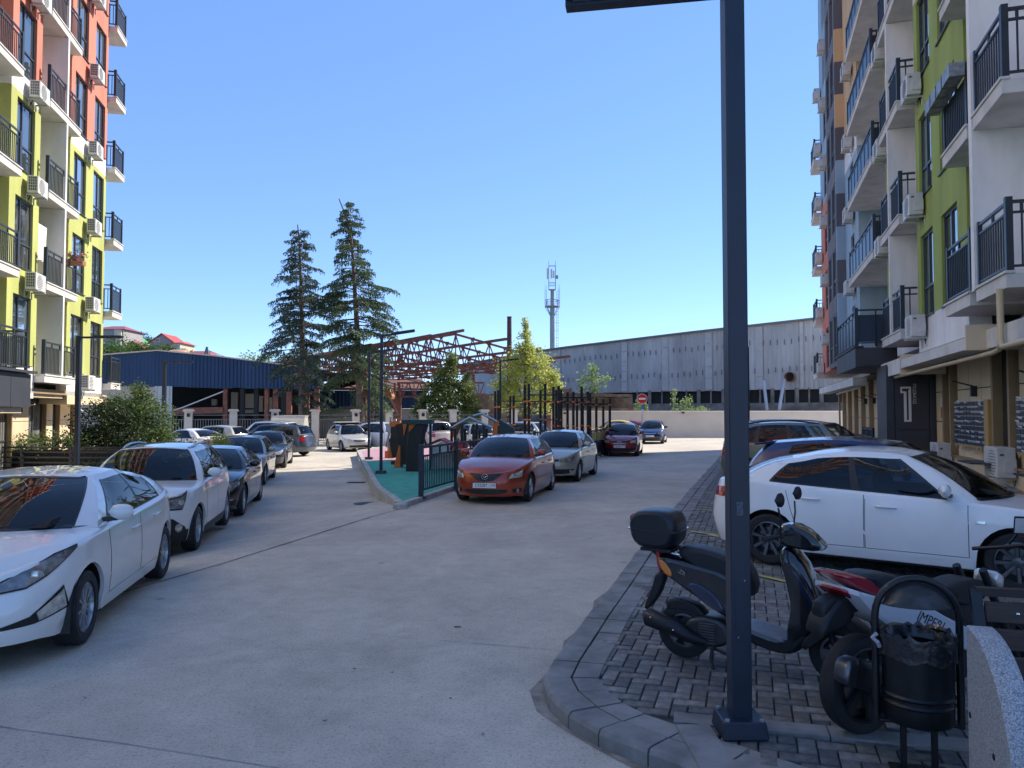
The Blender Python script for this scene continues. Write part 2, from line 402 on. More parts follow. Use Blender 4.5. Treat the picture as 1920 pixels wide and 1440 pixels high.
b.poly([(pts[0].x, pts[0].y, KH-0.006), (pts[-1].x, pts[-1].y, KH-0.006), (pts[-1].x + 14, pts[-1].y - 4, KH-0.006), (pts[0].x + 14, pts[0].y - 4, KH-0.006)][::-1])
b.build('paving_far', pavement)
b = MB().mat(kerb_m)
for a, c, wd, zq in ((st0 - sd * 0.0, st0 + sd * 3.6, 0.16, .006), (s20 + Vector((0, -0.085, 0)), s21, 0.2, .010)):
    L = (c - a).length; d = (c - a).normalized(); n = Vector((-d.y, d.x, 0)) * wd / 2; k = max(1, round(L / 0.9))
    for i in range(k):
        p = a + d * (L * i / k + 0.005); q = a + d * (L * (i + 1) / k - 0.005); z = Vector((0, 0, zq)); dn = Vector((0, 0, -0.06))
        mb = MB().mat(kerb_m); mb.hexa([p-n+dn, p+n+dn, q+n+dn, q-n+dn, p-n+z, p+n+z, q+n+z, q-n+z]); mb.build('edging_stone', pavement, fix=True)
ym = mat('yellow_paint', (0.55, 0.45, 0.10), 0.7, col2=(0.30, 0.27, 0.13), vscale=12)
for a, c in (((1400, 1074), (1478, 1092)), ((1292, 996), (1362, 1006)), ((1330, 1003), (1352, 1008)), ((1300, 955), (1345, 958)), ((1318, 923), (1336, 925)), ((1232, 1050), (1245, 1052))):
    p, q = G(*a, KH), G(*c, KH); d = (q - p).normalized(); n = Vector((-d.y, d.x, 0)) * 0.04; z = Vector((0, 0, 0.007))
    MB_ = MB().mat(ym); MB_.poly([p-n+z, q-n+z, q+n+z, p+n+z]); MB_.build('parking_line', pavement)
# ---------------------------------------------------------------- playground island
isl = [Vector((*G(750, 955, 0).xy, 0)), Vector((-1.62, 19.3, 0)), Vector((0.1, 27.5, 0)), Vector((3.4, 43.5, 0)), Vector((-7.2, 43.5, 0)),
       Vector((-7.75, 38.5, 0)), Vector((-4.15, 22.6, 0)), Vector((-3.5, 19.8, 0))]
IZ = 0.05
gm = mat('green_rubber_surface', (0.06, 0.36, 0.27), 0.9, var=0.22, vscale=3, bump=0.4, bscale=120)
pk = mat('pink_rubber_surface', (0.42, 0.24, 0.29), 0.9, var=0.12, vscale=3, bump=0.4, bscale=120)
b = MB().mat(gm)
island = empty('playground_island', (0, 0, 0), kind='structure')
gi = [isl[0] + Vector((0.02, 0.3, 0)), isl[1], isl[2], Vector((2.2, 37.5, 0)), Vector((-1.2, 34.5, 0)), Vector((-4.5, 31.2, 0)), Vector((-6.2, 31.3, 0)), isl[6], isl[7]]
b.poly([(p.x, p.y, IZ) for p in gi]); b.build('green_surface', island)
b = MB().mat(pk); b.poly([(p.x, p.y, IZ) for p in (Vector((-1.2, 34.5, 0)), Vector((2.2, 37.5, 0)), isl[3], isl[4], isl[5], Vector((-6.2, 31.3, 0)), Vector((-4.5, 31.2, 0)))]); b.build('pink_surface', island)
km = mat('granite_kerb', (0.42, 0.42, 0.40), 0.8, var=0.3, vscale=6, bump=0.4, bscale=90)
for a, c in zip(isl, isl[1:] + isl[:1]):
    L = (c - a).length; k = max(1, round(L / 1.0)); d = (c - a).normalized(); n = Vector((-d.y, d.x, 0)) * 0.16
    for i in range(k):
        p = a + d * (L * i / k + 0.006); q = a + d * (L * (i+1) / k - 0.006); lo = Vector((0, 0, -0.32)); hi = Vector((0, 0, IZ + 0.05 + rnd.uniform(-.004, .004)))
        mb = MB().mat(km); mb.hexa([p+lo, q+lo, q+n+lo, p+n+lo, p+hi, q+hi, q+n+hi, p+n+hi]); mb.build('kerb_stone', island, fix=True)
# ================================================================ apartment buildings
def plaster(name, c): return mat(name, c, 0.9, var=0.13, vscale=1.3, bump=0.9, bscale=45, stretch=(1, 1, 0.22))
lime = plaster('lime_plaster', (0.47, 0.50, 0.16)); coral = plaster('coral_plaster', (0.62, 0.215, 0.15)); whitep = plaster('white_plaster', (0.82, 0.81, 0.79))
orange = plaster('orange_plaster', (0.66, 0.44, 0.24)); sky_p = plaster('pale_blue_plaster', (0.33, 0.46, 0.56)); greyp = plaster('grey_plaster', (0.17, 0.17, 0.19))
dgrey = plaster('dark_grey_plaster', (0.13, 0.125, 0.14)); limer = plaster('olive_lime_plaster', (0.34, 0.42, 0.11))
slabm = mat('balcony_concrete', (0.66, 0.64, 0.60), 0.85, var=0.16, vscale=1.6, bump=0.3, bscale=40)
beige = mat('beige_cladding', (0.72, 0.58, 0.39), 0.6, var=0.10, vscale=0.9, bump=0.1, bscale=60)
brown = mat('brown_trim', (0.34, 0.24, 0.13), 0.6, var=0.12, vscale=2)
darkc = mat('dark_cladding', (0.045, 0.048, 0.06), 0.5, var=0.12, vscale=1)
framem = mat('window_frame_dark', (0.045, 0.05, 0.055), 0.4)
wglass = mat('window_glass', (0.05, 0.065, 0.075), 0.03, 0.0, spec=1.0, coat=1.0)
wg2 = mat('window_curtained', (0.30, 0.30, 0.29), 0.05, 0.0, coat=1.0, spec=1.0, col2=(0.08, 0.085, 0.09), vscale=1.6, stretch=(6, 6, 0.25), vlo=0.45, vhi=0.55)
wg3 = mat('window_half_dark', (0.16, 0.165, 0.16), 0.04, 0.0, coat=1.0, spec=1.0, col2=(0.03, 0.035, 0.04), vscale=2.2, stretch=(4, 4, 0.4), vlo=0.42, vhi=0.6)
wg4 = mat('window_sky_reflecting', (0.36, 0.45, 0.56), 0.03, 0.7, spec=1.0, coat=1.0)
wgl = mat('mirror_window_glass', (0.75, 0.78, 0.8), 0.05, 1.0)  # mirror-bright panes out of view, put in for the sun they reflect
panglass = mat('balcony_glass_panel', (0.03, 0.05, 0.08), 0.35, spec=0.3)
acm = mat('ac_white', (0.62, 0.62, 0.60), 0.5, var=0.1, vscale=4); acd = mat('ac_grille', (0.10, 0.10, 0.10), 0.6)
ORD = ['ground', 'second', 'third', 'fourth', 'fifth', 'sixth', 'seventh', 'eighth', 'ninth', 'tenth', 'eleventh']
class Fac:
    def __init__(s, o, u, n): s.o = Vector(o); s.u = Vector(u).normalized(); s.n = Vector(n).normalized()
    def __call__(s, t, p, z): q = s.o + s.u * t + s.n * p; return Vector((q.x, q.y, z))
    def box(s, mb, t0, t1, p0, p1, z0, z1):
        c = [s(t0,p0,z0), s(t1,p0,z0), s(t1,p1,z0), s(t0,p1,z0), s(t0,p0,z1), s(t1,p0,z1), s(t1,p1,z1), s(t0,p1,z1)]
        if s.u.cross(s.n).z < 0: c = [c[0], c[3], c[2], c[1], c[4], c[7], c[6], c[5]]
        mb.hexa(c)
def window(fac, bld, t0, t1, z0, z1, p=-0.13, glass=None, transom=0.36, split=0.42, name='window', third=False):
    g = glass or rnd.choice((wglass, wg2, wg3, wg4)); fr = MB().mat(framem); w_ = 0.06
    fac.box(fr, t0, t0 + w_, p, p + 0.07, z0, z1); fac.box(fr, t1 - w_, t1, p, p + 0.07, z0, z1)
    fac.box(fr, t0 + w_, t1 - w_, p, p + 0.07, z0, z0 + w_); fac.box(fr, t0 + w_, t1 - w_, p, p + 0.07, z1 - w_, z1)
    ts = t0 + (t1 - t0) * split; zt = z0 + (z1 - z0) * transom
    fac.box(fr, ts - 0.035, ts + 0.035, p, p + 0.068, z0 + w_, z1 - w_)
    if transom > 0:
        fac.box(fr, t0 + w_, ts - 0.035, p, p + 0.066, zt - 0.03, zt + 0.03); fac.box(fr, ts + 0.035, t1 - w_, p, p + 0.066, zt - 0.03, zt + 0.03)
    o = fr.build(name, bld)
    for a, c in ((t0 + w_, ts - 0.035), (ts + 0.035, t1 - w_)):
        m = MB().mat(g if rnd.random() < 0.6 else rnd.choice((wglass, wg3, wg4))); fac.box(m, a, c, p + 0.02, p + 0.034, z0 + w_, z1 - w_); m.build('pane', o)
    s_ = MB().mat(framem); fac.box(s_, t0 - 0.04, t1 + 0.04, p + 0.075, 0.05, z0 - 0.03, z0 - 0.002); s_.build('sill', o)
    return o
def wall_bay(mbs, fac, t0, t1, z0, z1, m, wins=(), p0=-0.35, p1=0.0):
    """solid wall with window holes; wins = [(ta, tb, za, zb)] sorted by t, one storey"""
    mb = mbs.setdefault(m.name, MB().mat(m)); t = t0
    for ta, tb, za, zb in wins:
        if ta > t: fac.box(mb, t, ta, p0, p1, z0, z1)
        fac.box(mb, ta, tb, p0, p1, z0, za); fac.box(mb, ta, tb, p0, p1, zb, z1); t = tb
    if t1 > t: fac.box(mb, t, t1, p0, p1, z0, z1)
def railing(fac, bal, t0, t1, pa, pb, z, solid=False, h=1.12, near=True, farside=False, step=0.125, big=True):
    """rail along the front (t0..t1 at pb) and the near side (p from pa to pb at t0)"""
    r = MB().mat(rail_m); w_ = 0.05
    def run(A, Bp, n):
        d = (Bp - A)
        for zz, hh in ((z + h - 0.025, 0.05), (z + h - 0.19, 0.035), (z + 0.10, 0.035)):
            r.bar(Vector((A.x, A.y, zz)), Vector((Bp.x, Bp.y, zz)), 0.045, hh)
        for k in range(1, n):
            q = A.lerp(Bp, k / n); r.bar((q.x, q.y, z + h - 0.19), (q.x, q.y, z + h - 0.02), 0.035)
        bars = MB().mat(rail_m)
        if not solid:
            n2 = max(2, int(d.length / step))
            for k in range(1, n2):
                q = A.lerp(Bp, k / n2); bars.bar((q.x, q.y, z + 0.10), (q.x, q.y, z + h - 0.19), 0.022, 0.022)
            bars.build('balusters', bal, kind='stuff')
        else:
            bars.mat(panglass); bars.bar((A.x, A.y, z + 0.52), (Bp.x, Bp.y, z + 0.52), 0.014, h - 0.34); bars.build('glass_panel', bal)
            for k in range(1, n): q = A.lerp(Bp, k / n); r.bar((q.x, q.y, z), (q.x, q.y, z + h - 0.19), 0.045)
    A = fac(t0, pb, z); B_ = fac(t1, pb, z); C_ = fac(t0, pa, z)
    n = max(2, int((t1 - t0) / 0.9) + 1)
    run(A, B_, n)
    if near: 
        s0 = solid; solid_ = False
        if (pb - pa) > 0.3: run(A, C_, 2)
    if farside and (pb - pa) > 0.3: run(B_, fac(t1, pa, z), 2)
    r.bar(A, A + Vector((0, 0, h + 0.05)), 0.1, 0.1, up=tuple(fac.u)); r.bar(B_, B_ + Vector((0, 0, h + 0.03)), 0.07, 0.07, up=tuple(fac.u))
    r.build('railing', bal)
def balcony(fac, bld, t0, t1, pb, z, th=0.22, pin=-0.35, solid=False, near=True, farside=False, fin=None, railp=-0.06, pa=None, lipm=None):
    m = MB().mat(slabm); fac.box(m, t0, t1, pin, pb, z - th, z); fac.box(m, t0 - 0.02, t1 + 0.02, pb - 0.12, pb + 0.03, z, z + 0.045)
    o = m.build('balcony', bld, bevel=0.004)
    railing(fac, o, t0 + 0.05, t1 - 0.05, (0.0 if pa is None else pa), pb + railp, z + 0.02, solid=solid, near=near, farside=farside)
    return o
acn = [0]
def ac_unit(fac, t, p, z, label, group, w_=0.82, d=0.32, h=0.56, pipes=True):
    left = fac is FL
    o = empty('air_conditioner', fac(t, p, z), label=label, cat='air conditioner', group=group)
    o.rotation_euler = (0, 0, math.atan2(fac.u.y, fac.u.x)); sgn = 1 if fac.u.cross(fac.n).z > 0 else -1
    m = MB().mat(acm); y0, y1 = 0.06 * sgn, (0.06 + d) * sgn
    m.box((0, min(y0, y1), 0.02), (w_, max(y0, y1), h)); 
    bx = 'casing'; m.build(bx, o, bevel=0.012)
    g = MB().mat(acd)
    yf = y1 + 0.004 * sgn; cx, cz = w_ * 0.38, h * 0.5; rr = h * 0.42
    for k in range(9):                      # front fan guard, horizontal rings of bars
        zz = cz + rr * (k / 4.5 - 0.89); hw = math.sqrt(max(0.0, rr * rr - (zz - cz) ** 2))
        if hw > 0.03: g.box((cx - hw, min(yf, yf + 0.006 * sgn), zz - 0.006), (cx + hw, max(yf, yf + 0.006 * sgn), zz + 0.006))
    g.build('fan_guard', o)
    dk = MB().mat(acd)
    for k in range(5):
        for j in range(4):                  # side grille openings
            yy = y0 + sgn * (0.05 + j * 0.06); zz = 0.1 + k * 0.09
            dk.box((-0.005, min(yy, yy + 0.045 * sgn), zz), (-0.002, max(yy, yy + 0.045 * sgn), zz + 0.07))
            dk.box((w_ + 0.002, min(yy, yy + 0.045 * sgn), zz), (w_ + 0.005, max(yy, yy + 0.045 * sgn), zz + 0.07))
    if left: dk.build('side_grille', o)
    else:
        cv = MB().mat(acm); cv.box((-0.03, min(y0, y0 + .2 * sgn) , .12), (-0.001, max(y0, y0 + .2 * sgn), .38)); cv.mat(acd); cv.box((-0.004, min(y0 + .2*sgn, y0 + .27*sgn), .44), (-0.001, max(y0 + .2*sgn, y0 + .27*sgn), .48)); cv.build('valve_cover', o)
    for x in (0.12, w_ - 0.15):
        br = MB().mat(acm); br.box((x, min(0, 0.42 * sgn), -0.03), (x + 0.04, max(0, 0.42 * sgn), 0.015)); br.box((x, min(0, 0.03 * sgn), -0.22), (x + 0.04, max(0, 0.03 * sgn), -0.03)); br.build('bracket', o)
    if pipes:
        pp = MB().mat(black); pp.tube([(w_ * 0.2, 0.1 * sgn, 0.1), (w_ * 0.15, 0.03 * sgn, -0.06), (w_ * 0.3, 0.015 * sgn, -0.16), (w_ * 0.6, 0.01 * sgn, 0.12)], 0.014, 5); pp.build('hose', o, smooth=60)
    return o
# ---------------------------------------------------------------- LEFT building
nL = Vector((0.9767, 0.2146, 0)); uL = Vector((-0.2146, 0.9767, 0))
FL = Fac((-15.59, 25.04, 0), uL, nL)
LB = empty('apartment_building', FL(7.3, 0, 0), label='sunlit lime, white and coral apartment building with balconies on the left edge', cat='building')
LB.location = (0, 0, 0)
walls = {}
FH = 3.05; Z0 = 3.2; TOPL = 31.0
fac = FL
nfl = 9
for k in range(nfl):
    z = Z0 + k * FH; zt = z + FH
    m = lime if k < 3 else coral
    band = (k == 2)                         # white band under the coral storeys
    wz = (z + 0.28, z + 2.45)
    lowz = z
    if k == 0: wall_bay(walls, fac, -2.2, 0.0, z - 0.75, z + 0.26, whitep); wall_bay(walls, fac, 3.05, 7.3, z - 0.75, z + 0.26, whitep); lowz = z + 0.26
    topz = zt - 0.42 if band else zt
    if k == 2:
        wall_bay(walls, fac, -2.2, 0.0, topz, zt + 0.26, whitep); wall_bay(walls, fac, 3.05, 7.3, topz, zt + 0.26, whitep)
    if k == 3: lowz = z + 0.26
    wall_bay(walls, fac, -2.2, 0.0, lowz, topz, m, [(-1.75, -0.35, wz[0], wz[1])])
    wall_bay(walls, fac, 3.05, 7.3, lowz, topz, m, [(3.35, 4.75, wz[0], wz[1]), (5.65, 7.0, wz[0], wz[1])])
    if k <= 5:
        for a, c in ((-1.75, -0.35), (3.35, 4.75), (5.65, 7.0)): window(fac, LB, a, c, wz[0], wz[1], split=0.4 if a != 5.65 else 0.55)
    # recess with side walls and back
    for (a, c, mm) in ((0.0, 0.12, m), (2.93, 3.05, m)): wall_bay(walls, fac, a + 0.001, c, z, zt, mm, p0=-1.5, p1=-0.001)
    wall_bay(walls, fac, 0.0, 3.05, z, zt, whitep, p0=-1.7, p1=-1.5)
    # the far corner beyond the wall end is recessed
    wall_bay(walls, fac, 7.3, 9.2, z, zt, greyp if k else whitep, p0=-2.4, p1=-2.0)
    wall_bay(walls, fac, 7.1, 7.3, z, zt, m, p0=-2.4, p1=-0.351)
    wall_bay(walls, fac, -4.6, -2.2, z, zt, whitep, p0=-1.7, p1=-1.5)
    # balconies
    if k <= 5:
        o = balcony(fac, LB, 0.0, 3.0, 0.32, z, pin=-1.49)
        if k < 7:
            fn = MB().mat(whitep); fac.box(fn, 1.52, 1.66, -1.49, 0.33, z + 0.05, zt - 0.23); fn.build('divider_wall', o)
        balcony(fac, LB, 7.32, 8.75, 0.33, z, pin=-1.9, pa=-0.4, near=True)
        balcony(fac, LB, -4.4, -2.25, 0.35, z, pin=-1.49, farside=True)
    # behind the camera side: plain storeys continue
wallp = MB()
for k in range(nfl):
    z = Z0 + k * FH; m = lime if k < 3 else coral
    walls.setdefault(m.name, MB().mat(m))
    fac.box(walls[m.name], -24, -4.6, -0.35, 0.0, z + 0.001, z + FH - 0.25); fac.box(walls['white_plaster'], -24, -4.6, -0.35, 0.6 , z + FH - 0.25, z + FH)
    for i in range(6): t = -23 + 3.1 * i; fac.box(walls.setdefault('wgl', MB().mat(wgl)), t, t + 1.7, 0.001, 0.03, z + 0.2, z + 2.4)
fac.box(walls['white_plaster'], -24, 9.2, -12, -2.41, -0.5, Z0 + nfl * FH); fac.box(walls['white_plaster'], -34, 9.2, -2.4, 0.05, Z0 + nfl * FH + 0.001, Z0 + nfl * FH + 0.9)
for nme, mb in walls.items(): mb.build('wall', LB)
# ground floor left
gf = MB().mat(beige)
for i, (a, c) in enumerate(((-4.4, -2.1), (-2.08, -0.6), (0.55, 1.95), (3.6, 4.2), (4.9, 6.1), (6.5, 7.2))):
    for z0_, z1_ in ((-0.1, 0.78), (0.80, 1.68), (1.70, 2.6)):
        q = MB().mat(beige); fac.box(q, a, c, -0.9, -0.82, z0_, z1_); q.build('cladding_panel', LB)
for a, c in ((-0.55, 0.5), (2.0, 3.5), (4.22, 4.88), (6.12, 6.48)):
    window(fac, LB, a + 0.05, c - 0.05, 0.0, 2.5, p=-1.0, glass=wg2, transom=0.42)
    q = MB().mat(brown); fac.box(q, c - 0.05, c + 0.02, -0.95, -0.78, -0.1, 2.6); q.build('pilaster', LB)
gf = MB().mat(whitep); fac.box(gf, -34, 7.3, -1.4, -1.02, -0.4, 3.2); gf.build('wall', LB)
gf = MB().mat(brown); fac.box(gf, -4.4, 7.3, -1.0, 0.0, 2.62, 2.78); gf.mat(beige); fac.box(gf, 3.05, 7.35, -0.9, 0.03, 2.30, 2.619); fac.box(gf, -1.6, 3.0, -0.8, -0.1, 2.50, 2.615); gf.build('soffit', LB)
lampm = mat('lamp_strip', (0.5, 0.45, 0.35), 0.5)
# entrance canopy, dark, at the picture's left edge
q = MB().mat(darkc)
for i in range(4): fac.box(q, -9.3 + i * 1.32 + 0.01, -9.3 + (i + 1) * 1.32 - 0.01, 1.32, 1.36, 2.15, 3.05)
fac.box(q, -9.3, -4.03, -0.3, 1.315, 2.16, 3.06); fac.box(q, -9.3, -3.95, 1.0, 1.5, 3.07, 3.14); q.build('entrance_canopy', LB)
q = MB().mat(darkc); fac.box(q, -6.3, -4.15, -0.4, -0.2, 0, 2.15); fac.box(q, -4.45, -4.15, -0.2, 0.35, 0, 2.15); q.build('entrance_pillar', LB)
railing(fac, LB, -9.2, -4.1, 0.0, 1.25, 3.15, near=False, farside=True)
q = MB().mat(beige); fac.box(q, -5.6, -4.2, -0.05, 1.2, 1.98, 2.14); q.build('soffit', LB)
for t in (-1.7, 1.0):
    e = empty('wall_lamp', fac(t, -0.8, 2.15), label='small black wall lamp on the beige ground floor, %s' % ('beside the dark entrance pillar' if t < 0 else 'between the two tall windows'), cat='wall lamp', group='wall lamps of the left building')
    e.rotation_euler = (0, 0, math.atan2(uL.y, uL.x)); q = MB().mat(black); q.box((-0.06, -0.12, -0.14), (0.06, 0.0, 0.0)); q.build('base', e)
    q = MB().mat(acm); q.bar((0, -0.08, 0), (0, -0.5, 0.12), 0.07, 0.03); q.build('lamp_head', e)
    for c in e.children: c.location = (0, 0, 0)
for k in range(1, 6):
    z = Z0 + k * FH
    ac_unit(fac, -1.2, 0.05, z - 0.42, 'white air conditioner box by the near balconies at far left, %s floor' % ORD[k], 'air conditioners on the left building')
    ac_unit(fac, 4.55, 0.05, z - 0.35, 'small white air conditioner right of divided balconies, %s floor at left' % ORD[k], 'air conditioners on the left building')
ac_unit(fac, 4.1, 0.05, Z0 - 0.35, 'white air conditioner behind the lamp post, just above the beige ground floor', 'air conditioners on the left building')
pipe = MB().mat(mat('gas_pipe', (0.55, 0.43, 0.25), 0.5)); pipe.tube([fac(7.6, 0.1, 1.2), fac(7.6, 0.1, 2.55), fac(7.5, 0.1, 2.66), fac(6.9, 0.1, 2.68)], 0.045, 8); pipe.build('gas_pipe', LB, smooth=60)
# flowers and laundry on the fourth-level balcony
fl = empty('flower_box', fac(2.3, 0.42, Z0 + FH + 1.0), label='pink flowers in a pot on the railing of the second floor balcony', cat='flowers')
q = MB().mat(mat('terracotta', (0.35, 0.16, 0.09), 0.8)); q.box((-0.35, -0.1, 0), (0.35, 0.1, 0.16)); q.build('pot', fl)
q = MB().mat(mat('flower_leaf', (0.06, 0.13, 0.03), 0.6)).mat(mat('petal_pink', (0.75, 0.12, 0.22), 0.6))
for i in range(260):
    q.cur = 0 if i % 3 else 1; c = Vector((rnd.gauss(0, .2), rnd.gauss(0, .09), 0.18 + abs(rnd.gauss(0, .16)))); s_ = 0.035
    a = Vector((rnd.uniform(-1, 1), rnd.uniform(-1, 1), rnd.uniform(-1, 1))).normalized() * s_; d = a.orthogonal().normalized() * s_
    q.poly([c - a, c - d, c + a, c + d])
q.build('blossoms', fl, kind='stuff')
tw = MB().mat(mat('patterned_cloth', (0.75, 0.72, 0.70), 0.9, col2=(0.55, 0.18, 0.2), vscale=7, vlo=0.3, vhi=0.36))
tw.grid([[fac(0.25 + 0.07 * i, -0.1 + 0.04 * math.sin(i * 1.3) * (j + 1) / 6, Z0 + FH + 2.05 - 0.2 * j) for i in range(14)] for j in range(7)])
tag(tw.build('laundry', smooth=60), 'white patterned cloth drying behind the second floor balcony railing', 'laundry')
# ---------------------------------------------------------------- RIGHT building
FRt = Fac(OR, UR, NR)
fac = FRt
RB = empty('apartment_building', (0, 0, 0), label='shaded green, blue and coral apartment building with entrance number 1 on the right', cat='building')
walls = {}
Z1 = 4.13; FH2 = 3.02; nf2 = 9; VIS = 8
def addw(m, *a):
    fac.box(walls.setdefault(m.name, MB().mat(m)), *a)
for k in range(nf2):
    z = Z1 + k * FH2; zt = z + FH2; det = k < 4
    m = limer if k < 3 else coral
    top = zt - 0.001
    cut = zt - 0.55 if k == 2 else top
    wz = (z + 0.25, z + 2.32)
    def bay(t0, t1, mm, wins, p0=-0.4, p1=0.0):
        lo = z
        if k == 0: wall_bay(walls, fac, t0, t1, z - 0.6, z + 0.24, whitep, p0=p0, p1=p1); lo = z + 0.24
        if k == 3: lo = z + 0.24
        if k == 2: wall_bay(walls, fac, t0, t1, cut, zt + 0.24, whitep, p0=p0, p1=p1)
        wall_bay(walls, fac, t0, t1, lo, cut, mm, wins, p0=p0, p1=p1)
    ww = [(16.75, 18.15, *wz), (19.0, 20.35, *wz)]
    bay(16.0, 20.75, m, ww)
    bay(14.1, 16.0, m, [], p0=-1.3, p1=-0.9) 
    wall_bay(walls, fac, 15.99, 16.2, z, zt, whitep if k != 1 else whitep, p0=-1.3, p1=-0.401)
    # piers and recess by the first pair of balconies
    addw(whitep, 13.86, 14.06, -1.3, 0.42, z, zt)
    addw(whitep, 9.0, 13.855, -1.3, -0.9, z, zt); 
    bay(6.0, 9.0, m, [(6.6, 8.0, *wz)])
    # second group
    addw(whitep, 20.751, 24.2, -1.5, -1.1, z, zt)
    addw(m if k < 3 else coral, 23.8, 25.3, -0.4, 0.0, z, zt)
    addw(whitep, 20.755, 20.9, -1.5, -0.401, z, zt)
    # long glazed balconies: white back, orange / blue return wall
    cc = sky_p if k < 3 else orange
    addw(whitep, 25.3, 31.9, -1.6, -1.2, z, zt)
    wall_bay(walls, fac, 31.9, 35.9, z + (0.24 if k == 3 else 0), cut, cc, [(33.0, 34.1, z + 0.9, z + 2.3)])
    if k == 2: addw(whitep, 31.9, 35.9, -0.4, 0.0, cut, zt + 0.24)
    addw(cc, 31.7, 31.899, -1.6, 0.0, z, cut)
    # grey block with striped return
    wall_bay(walls, fac, 36.1, 40.2, z, zt - 0.001, greyp, [(36.5, 37.9, z + 0.2, z + 2.4), (38.4, 39.8, z + 0.2, z + 2.4)], p0=-0.4, p1=0.36)
    addw(dgrey, 35.9, 36.099, -0.4, 0.37, z + 0.2, z + 1.7); addw(cc, 35.901, 36.099, -0.4, 0.369, z + 1.7, zt + 0.2)
    far_m = sky_p if k >= 3 else coral
    wall_bay(walls, fac, 40.2, 44.6, z, zt - 0.001, far_m, [(41.2, 42.6, z + 0.2, z + 2.3)], p0=-0.4, p1=0.28); addw(whitep, 44.6, 47.2, -2.4, -2.0, z, zt)
    if k < 5:
        window(fac, RB, 33.0, 34.1, z + 0.9, z + 2.3, transom=0, glass=wglass)
        window(fac, RB, 36.5, 37.9, z + 0.2, z + 2.4, p=0.26); window(fac, RB, 38.4, 39.8, z + 0.2, z + 2.4, p=0.26)
        window(fac, RB, 41.2, 42.6, z + 0.2, z + 2.3, p=0.16)
        if k < 4:
            for a, c, zz0, zz1 in ww: window(fac, RB, a, c, zz0, zz1, split=0.55, glass=rnd.choice((wg4, wg4, wglass)))
        o = balcony(fac, RB, 20.8, 23.75, 0.42, z, pin=-1.09); fn = MB().mat(whitep); fac.box(fn, 22.2, 22.34, -1.09, 0.43, z + 0.05, zt - 0.23); fn.build('divider_wall', o)
        if k > 0: balcony(fac, RB, 25.4, 31.6, 0.4, z, pin=-1.19, solid=True)
        balcony(fac, RB, 44.65, 46.9, 0.62, z, pin=-1.9, pa=-0.3)
        if k < 3: balcony(fac, RB, 14.2, 16.0, 0.42, z, pin=-0.89); 
        if k < 2: balcony(fac, RB, 12.15, 13.8, 0.42, z, pin=-0.89)
        ac_unit(fac, 20.2 - 0.55, 0.0, z - 0.28, 'white air conditioner between tall windows and divided balcony, %s floor at right' % ORD[k + 1], 'air conditioners on the right building')
        ac_unit(fac, 24.3, 0.02, z - 0.32, 'white air conditioner at the near end of the glazed balcony, %s floor' % ORD[k + 1], 'air conditioners on the right building')
        ac_unit(fac, 32.6, 0.02, z - 0.3, 'white air conditioner at the far end of the glazed balcony, %s floor' % ORD[k + 1], 'air conditioners on the right building')
    for j, t in enumerate((40.3, 43.4)):
        if k < 6: ac_unit(fac, t, 0.28, z + (0.0 if j else 1.3), 'far white air conditioner %s the far corner windows, %s floor' % ('beyond' if j else 'on the near side of', ORD[k + 1]), 'air conditioners on the right building')
# building mass and near bay; unseen, lengthened at the far end for its shadow
TOPR = Z1 + nf2 * FH2
addw(whitep, 4.5, 49.6, -14, -1.601, -0.2, TOPR); 
addw(whitep, 4.5, 49.6, -1.6, 0.0, TOPR + 0.001, TOPR + 0.9)
for k in range(nf2):
    z = Z1 + k * FH2; m = limer if k < 3 else coral
    addw(m if k < 3 else whitep, 4.5, 6.0, -0.4, 0, z, z + FH2 - 0.3); addw(whitep, 4.5, 6.0, -0.4, 0.5, z + FH2 - 0.3, z + FH2)
for nme, mb in walls.items(): mb.build('wall', RB)
# ground floor, cladding panels between pilasters and tall windows
GP = -0.8
def panels(t0, t1, cols, rows, p=GP, m=beige):
    for i in range(cols):
        for z0_, z1_ in rows:
            a = t0 + (t1 - t0) * i / cols + 0.012; c = t0 + (t1 - t0) * (i + 1) / cols - 0.012
            q = MB().mat(m); fac.box(q, a, c, p, p + 0.05, z0_ + 0.012, z1_ - 0.012); q.build('cladding_panel', RB)
q = MB().mat(mat('joint_backing', (0.03, 0.028, 0.025), 0.9)); fac.box(q, 6, 44.45, GP - 0.3, GP - 0.002, 0, 3.6); q.build('wall', RB)  # dark backing wall that shows in the gaps between cladding panels
rowsz = ((0.92, 1.75), (1.75, 2.55), (2.55, 3.35))
q = MB().mat(beige)
for a, c in ((8.0, 11.3), (11.32, 14.3), (14.32, 17.3), (17.32, 20.2), (20.22, 23.1)):
    q = MB().mat(beige); fac.box(q, a, c, GP, GP + 0.12, 0.1, 0.90); q.build('plinth_panel', RB)
q = MB().mat(brown); fac.box(q, 8.0, 23.1, GP - 0.02, GP + 0.2, 0.905, 0.93); q.build('plinth_ledge', RB)
wins_g = ((9.0, 10.1), (12.4, 13.3), (16.0, 16.9), (20.6, 21.2))
segs = ((8.0, 8.9), (10.3, 12.2), (13.6, 15.7), (17.2, 20.3), (21.45, 22.6))
for (a, c), n in zip(segs, (1, 2, 2, 3, 1)): panels(a, c, n, rowsz)
for a, c in wins_g:
    window(fac, RB, a, c, 1.0, 3.3, p=GP - 0.12, glass=wg3, transom=0.3, split=0.5)
    for tt in (a - 0.14, c + 0.02):
        q = MB().mat(brown); fac.box(q, tt, tt + 0.12, GP - 0.001, GP + 0.18, 0.931, 3.35); q.build('pilaster', RB)
for a, c in ((30, 34), (34.02, 38), (38.02, 42), (42.02, 44.4)):
    q = MB().mat(beige); fac.box(q, a, c, GP, GP + 0.12, 0.1, 0.90); q.build('plinth_panel', RB)
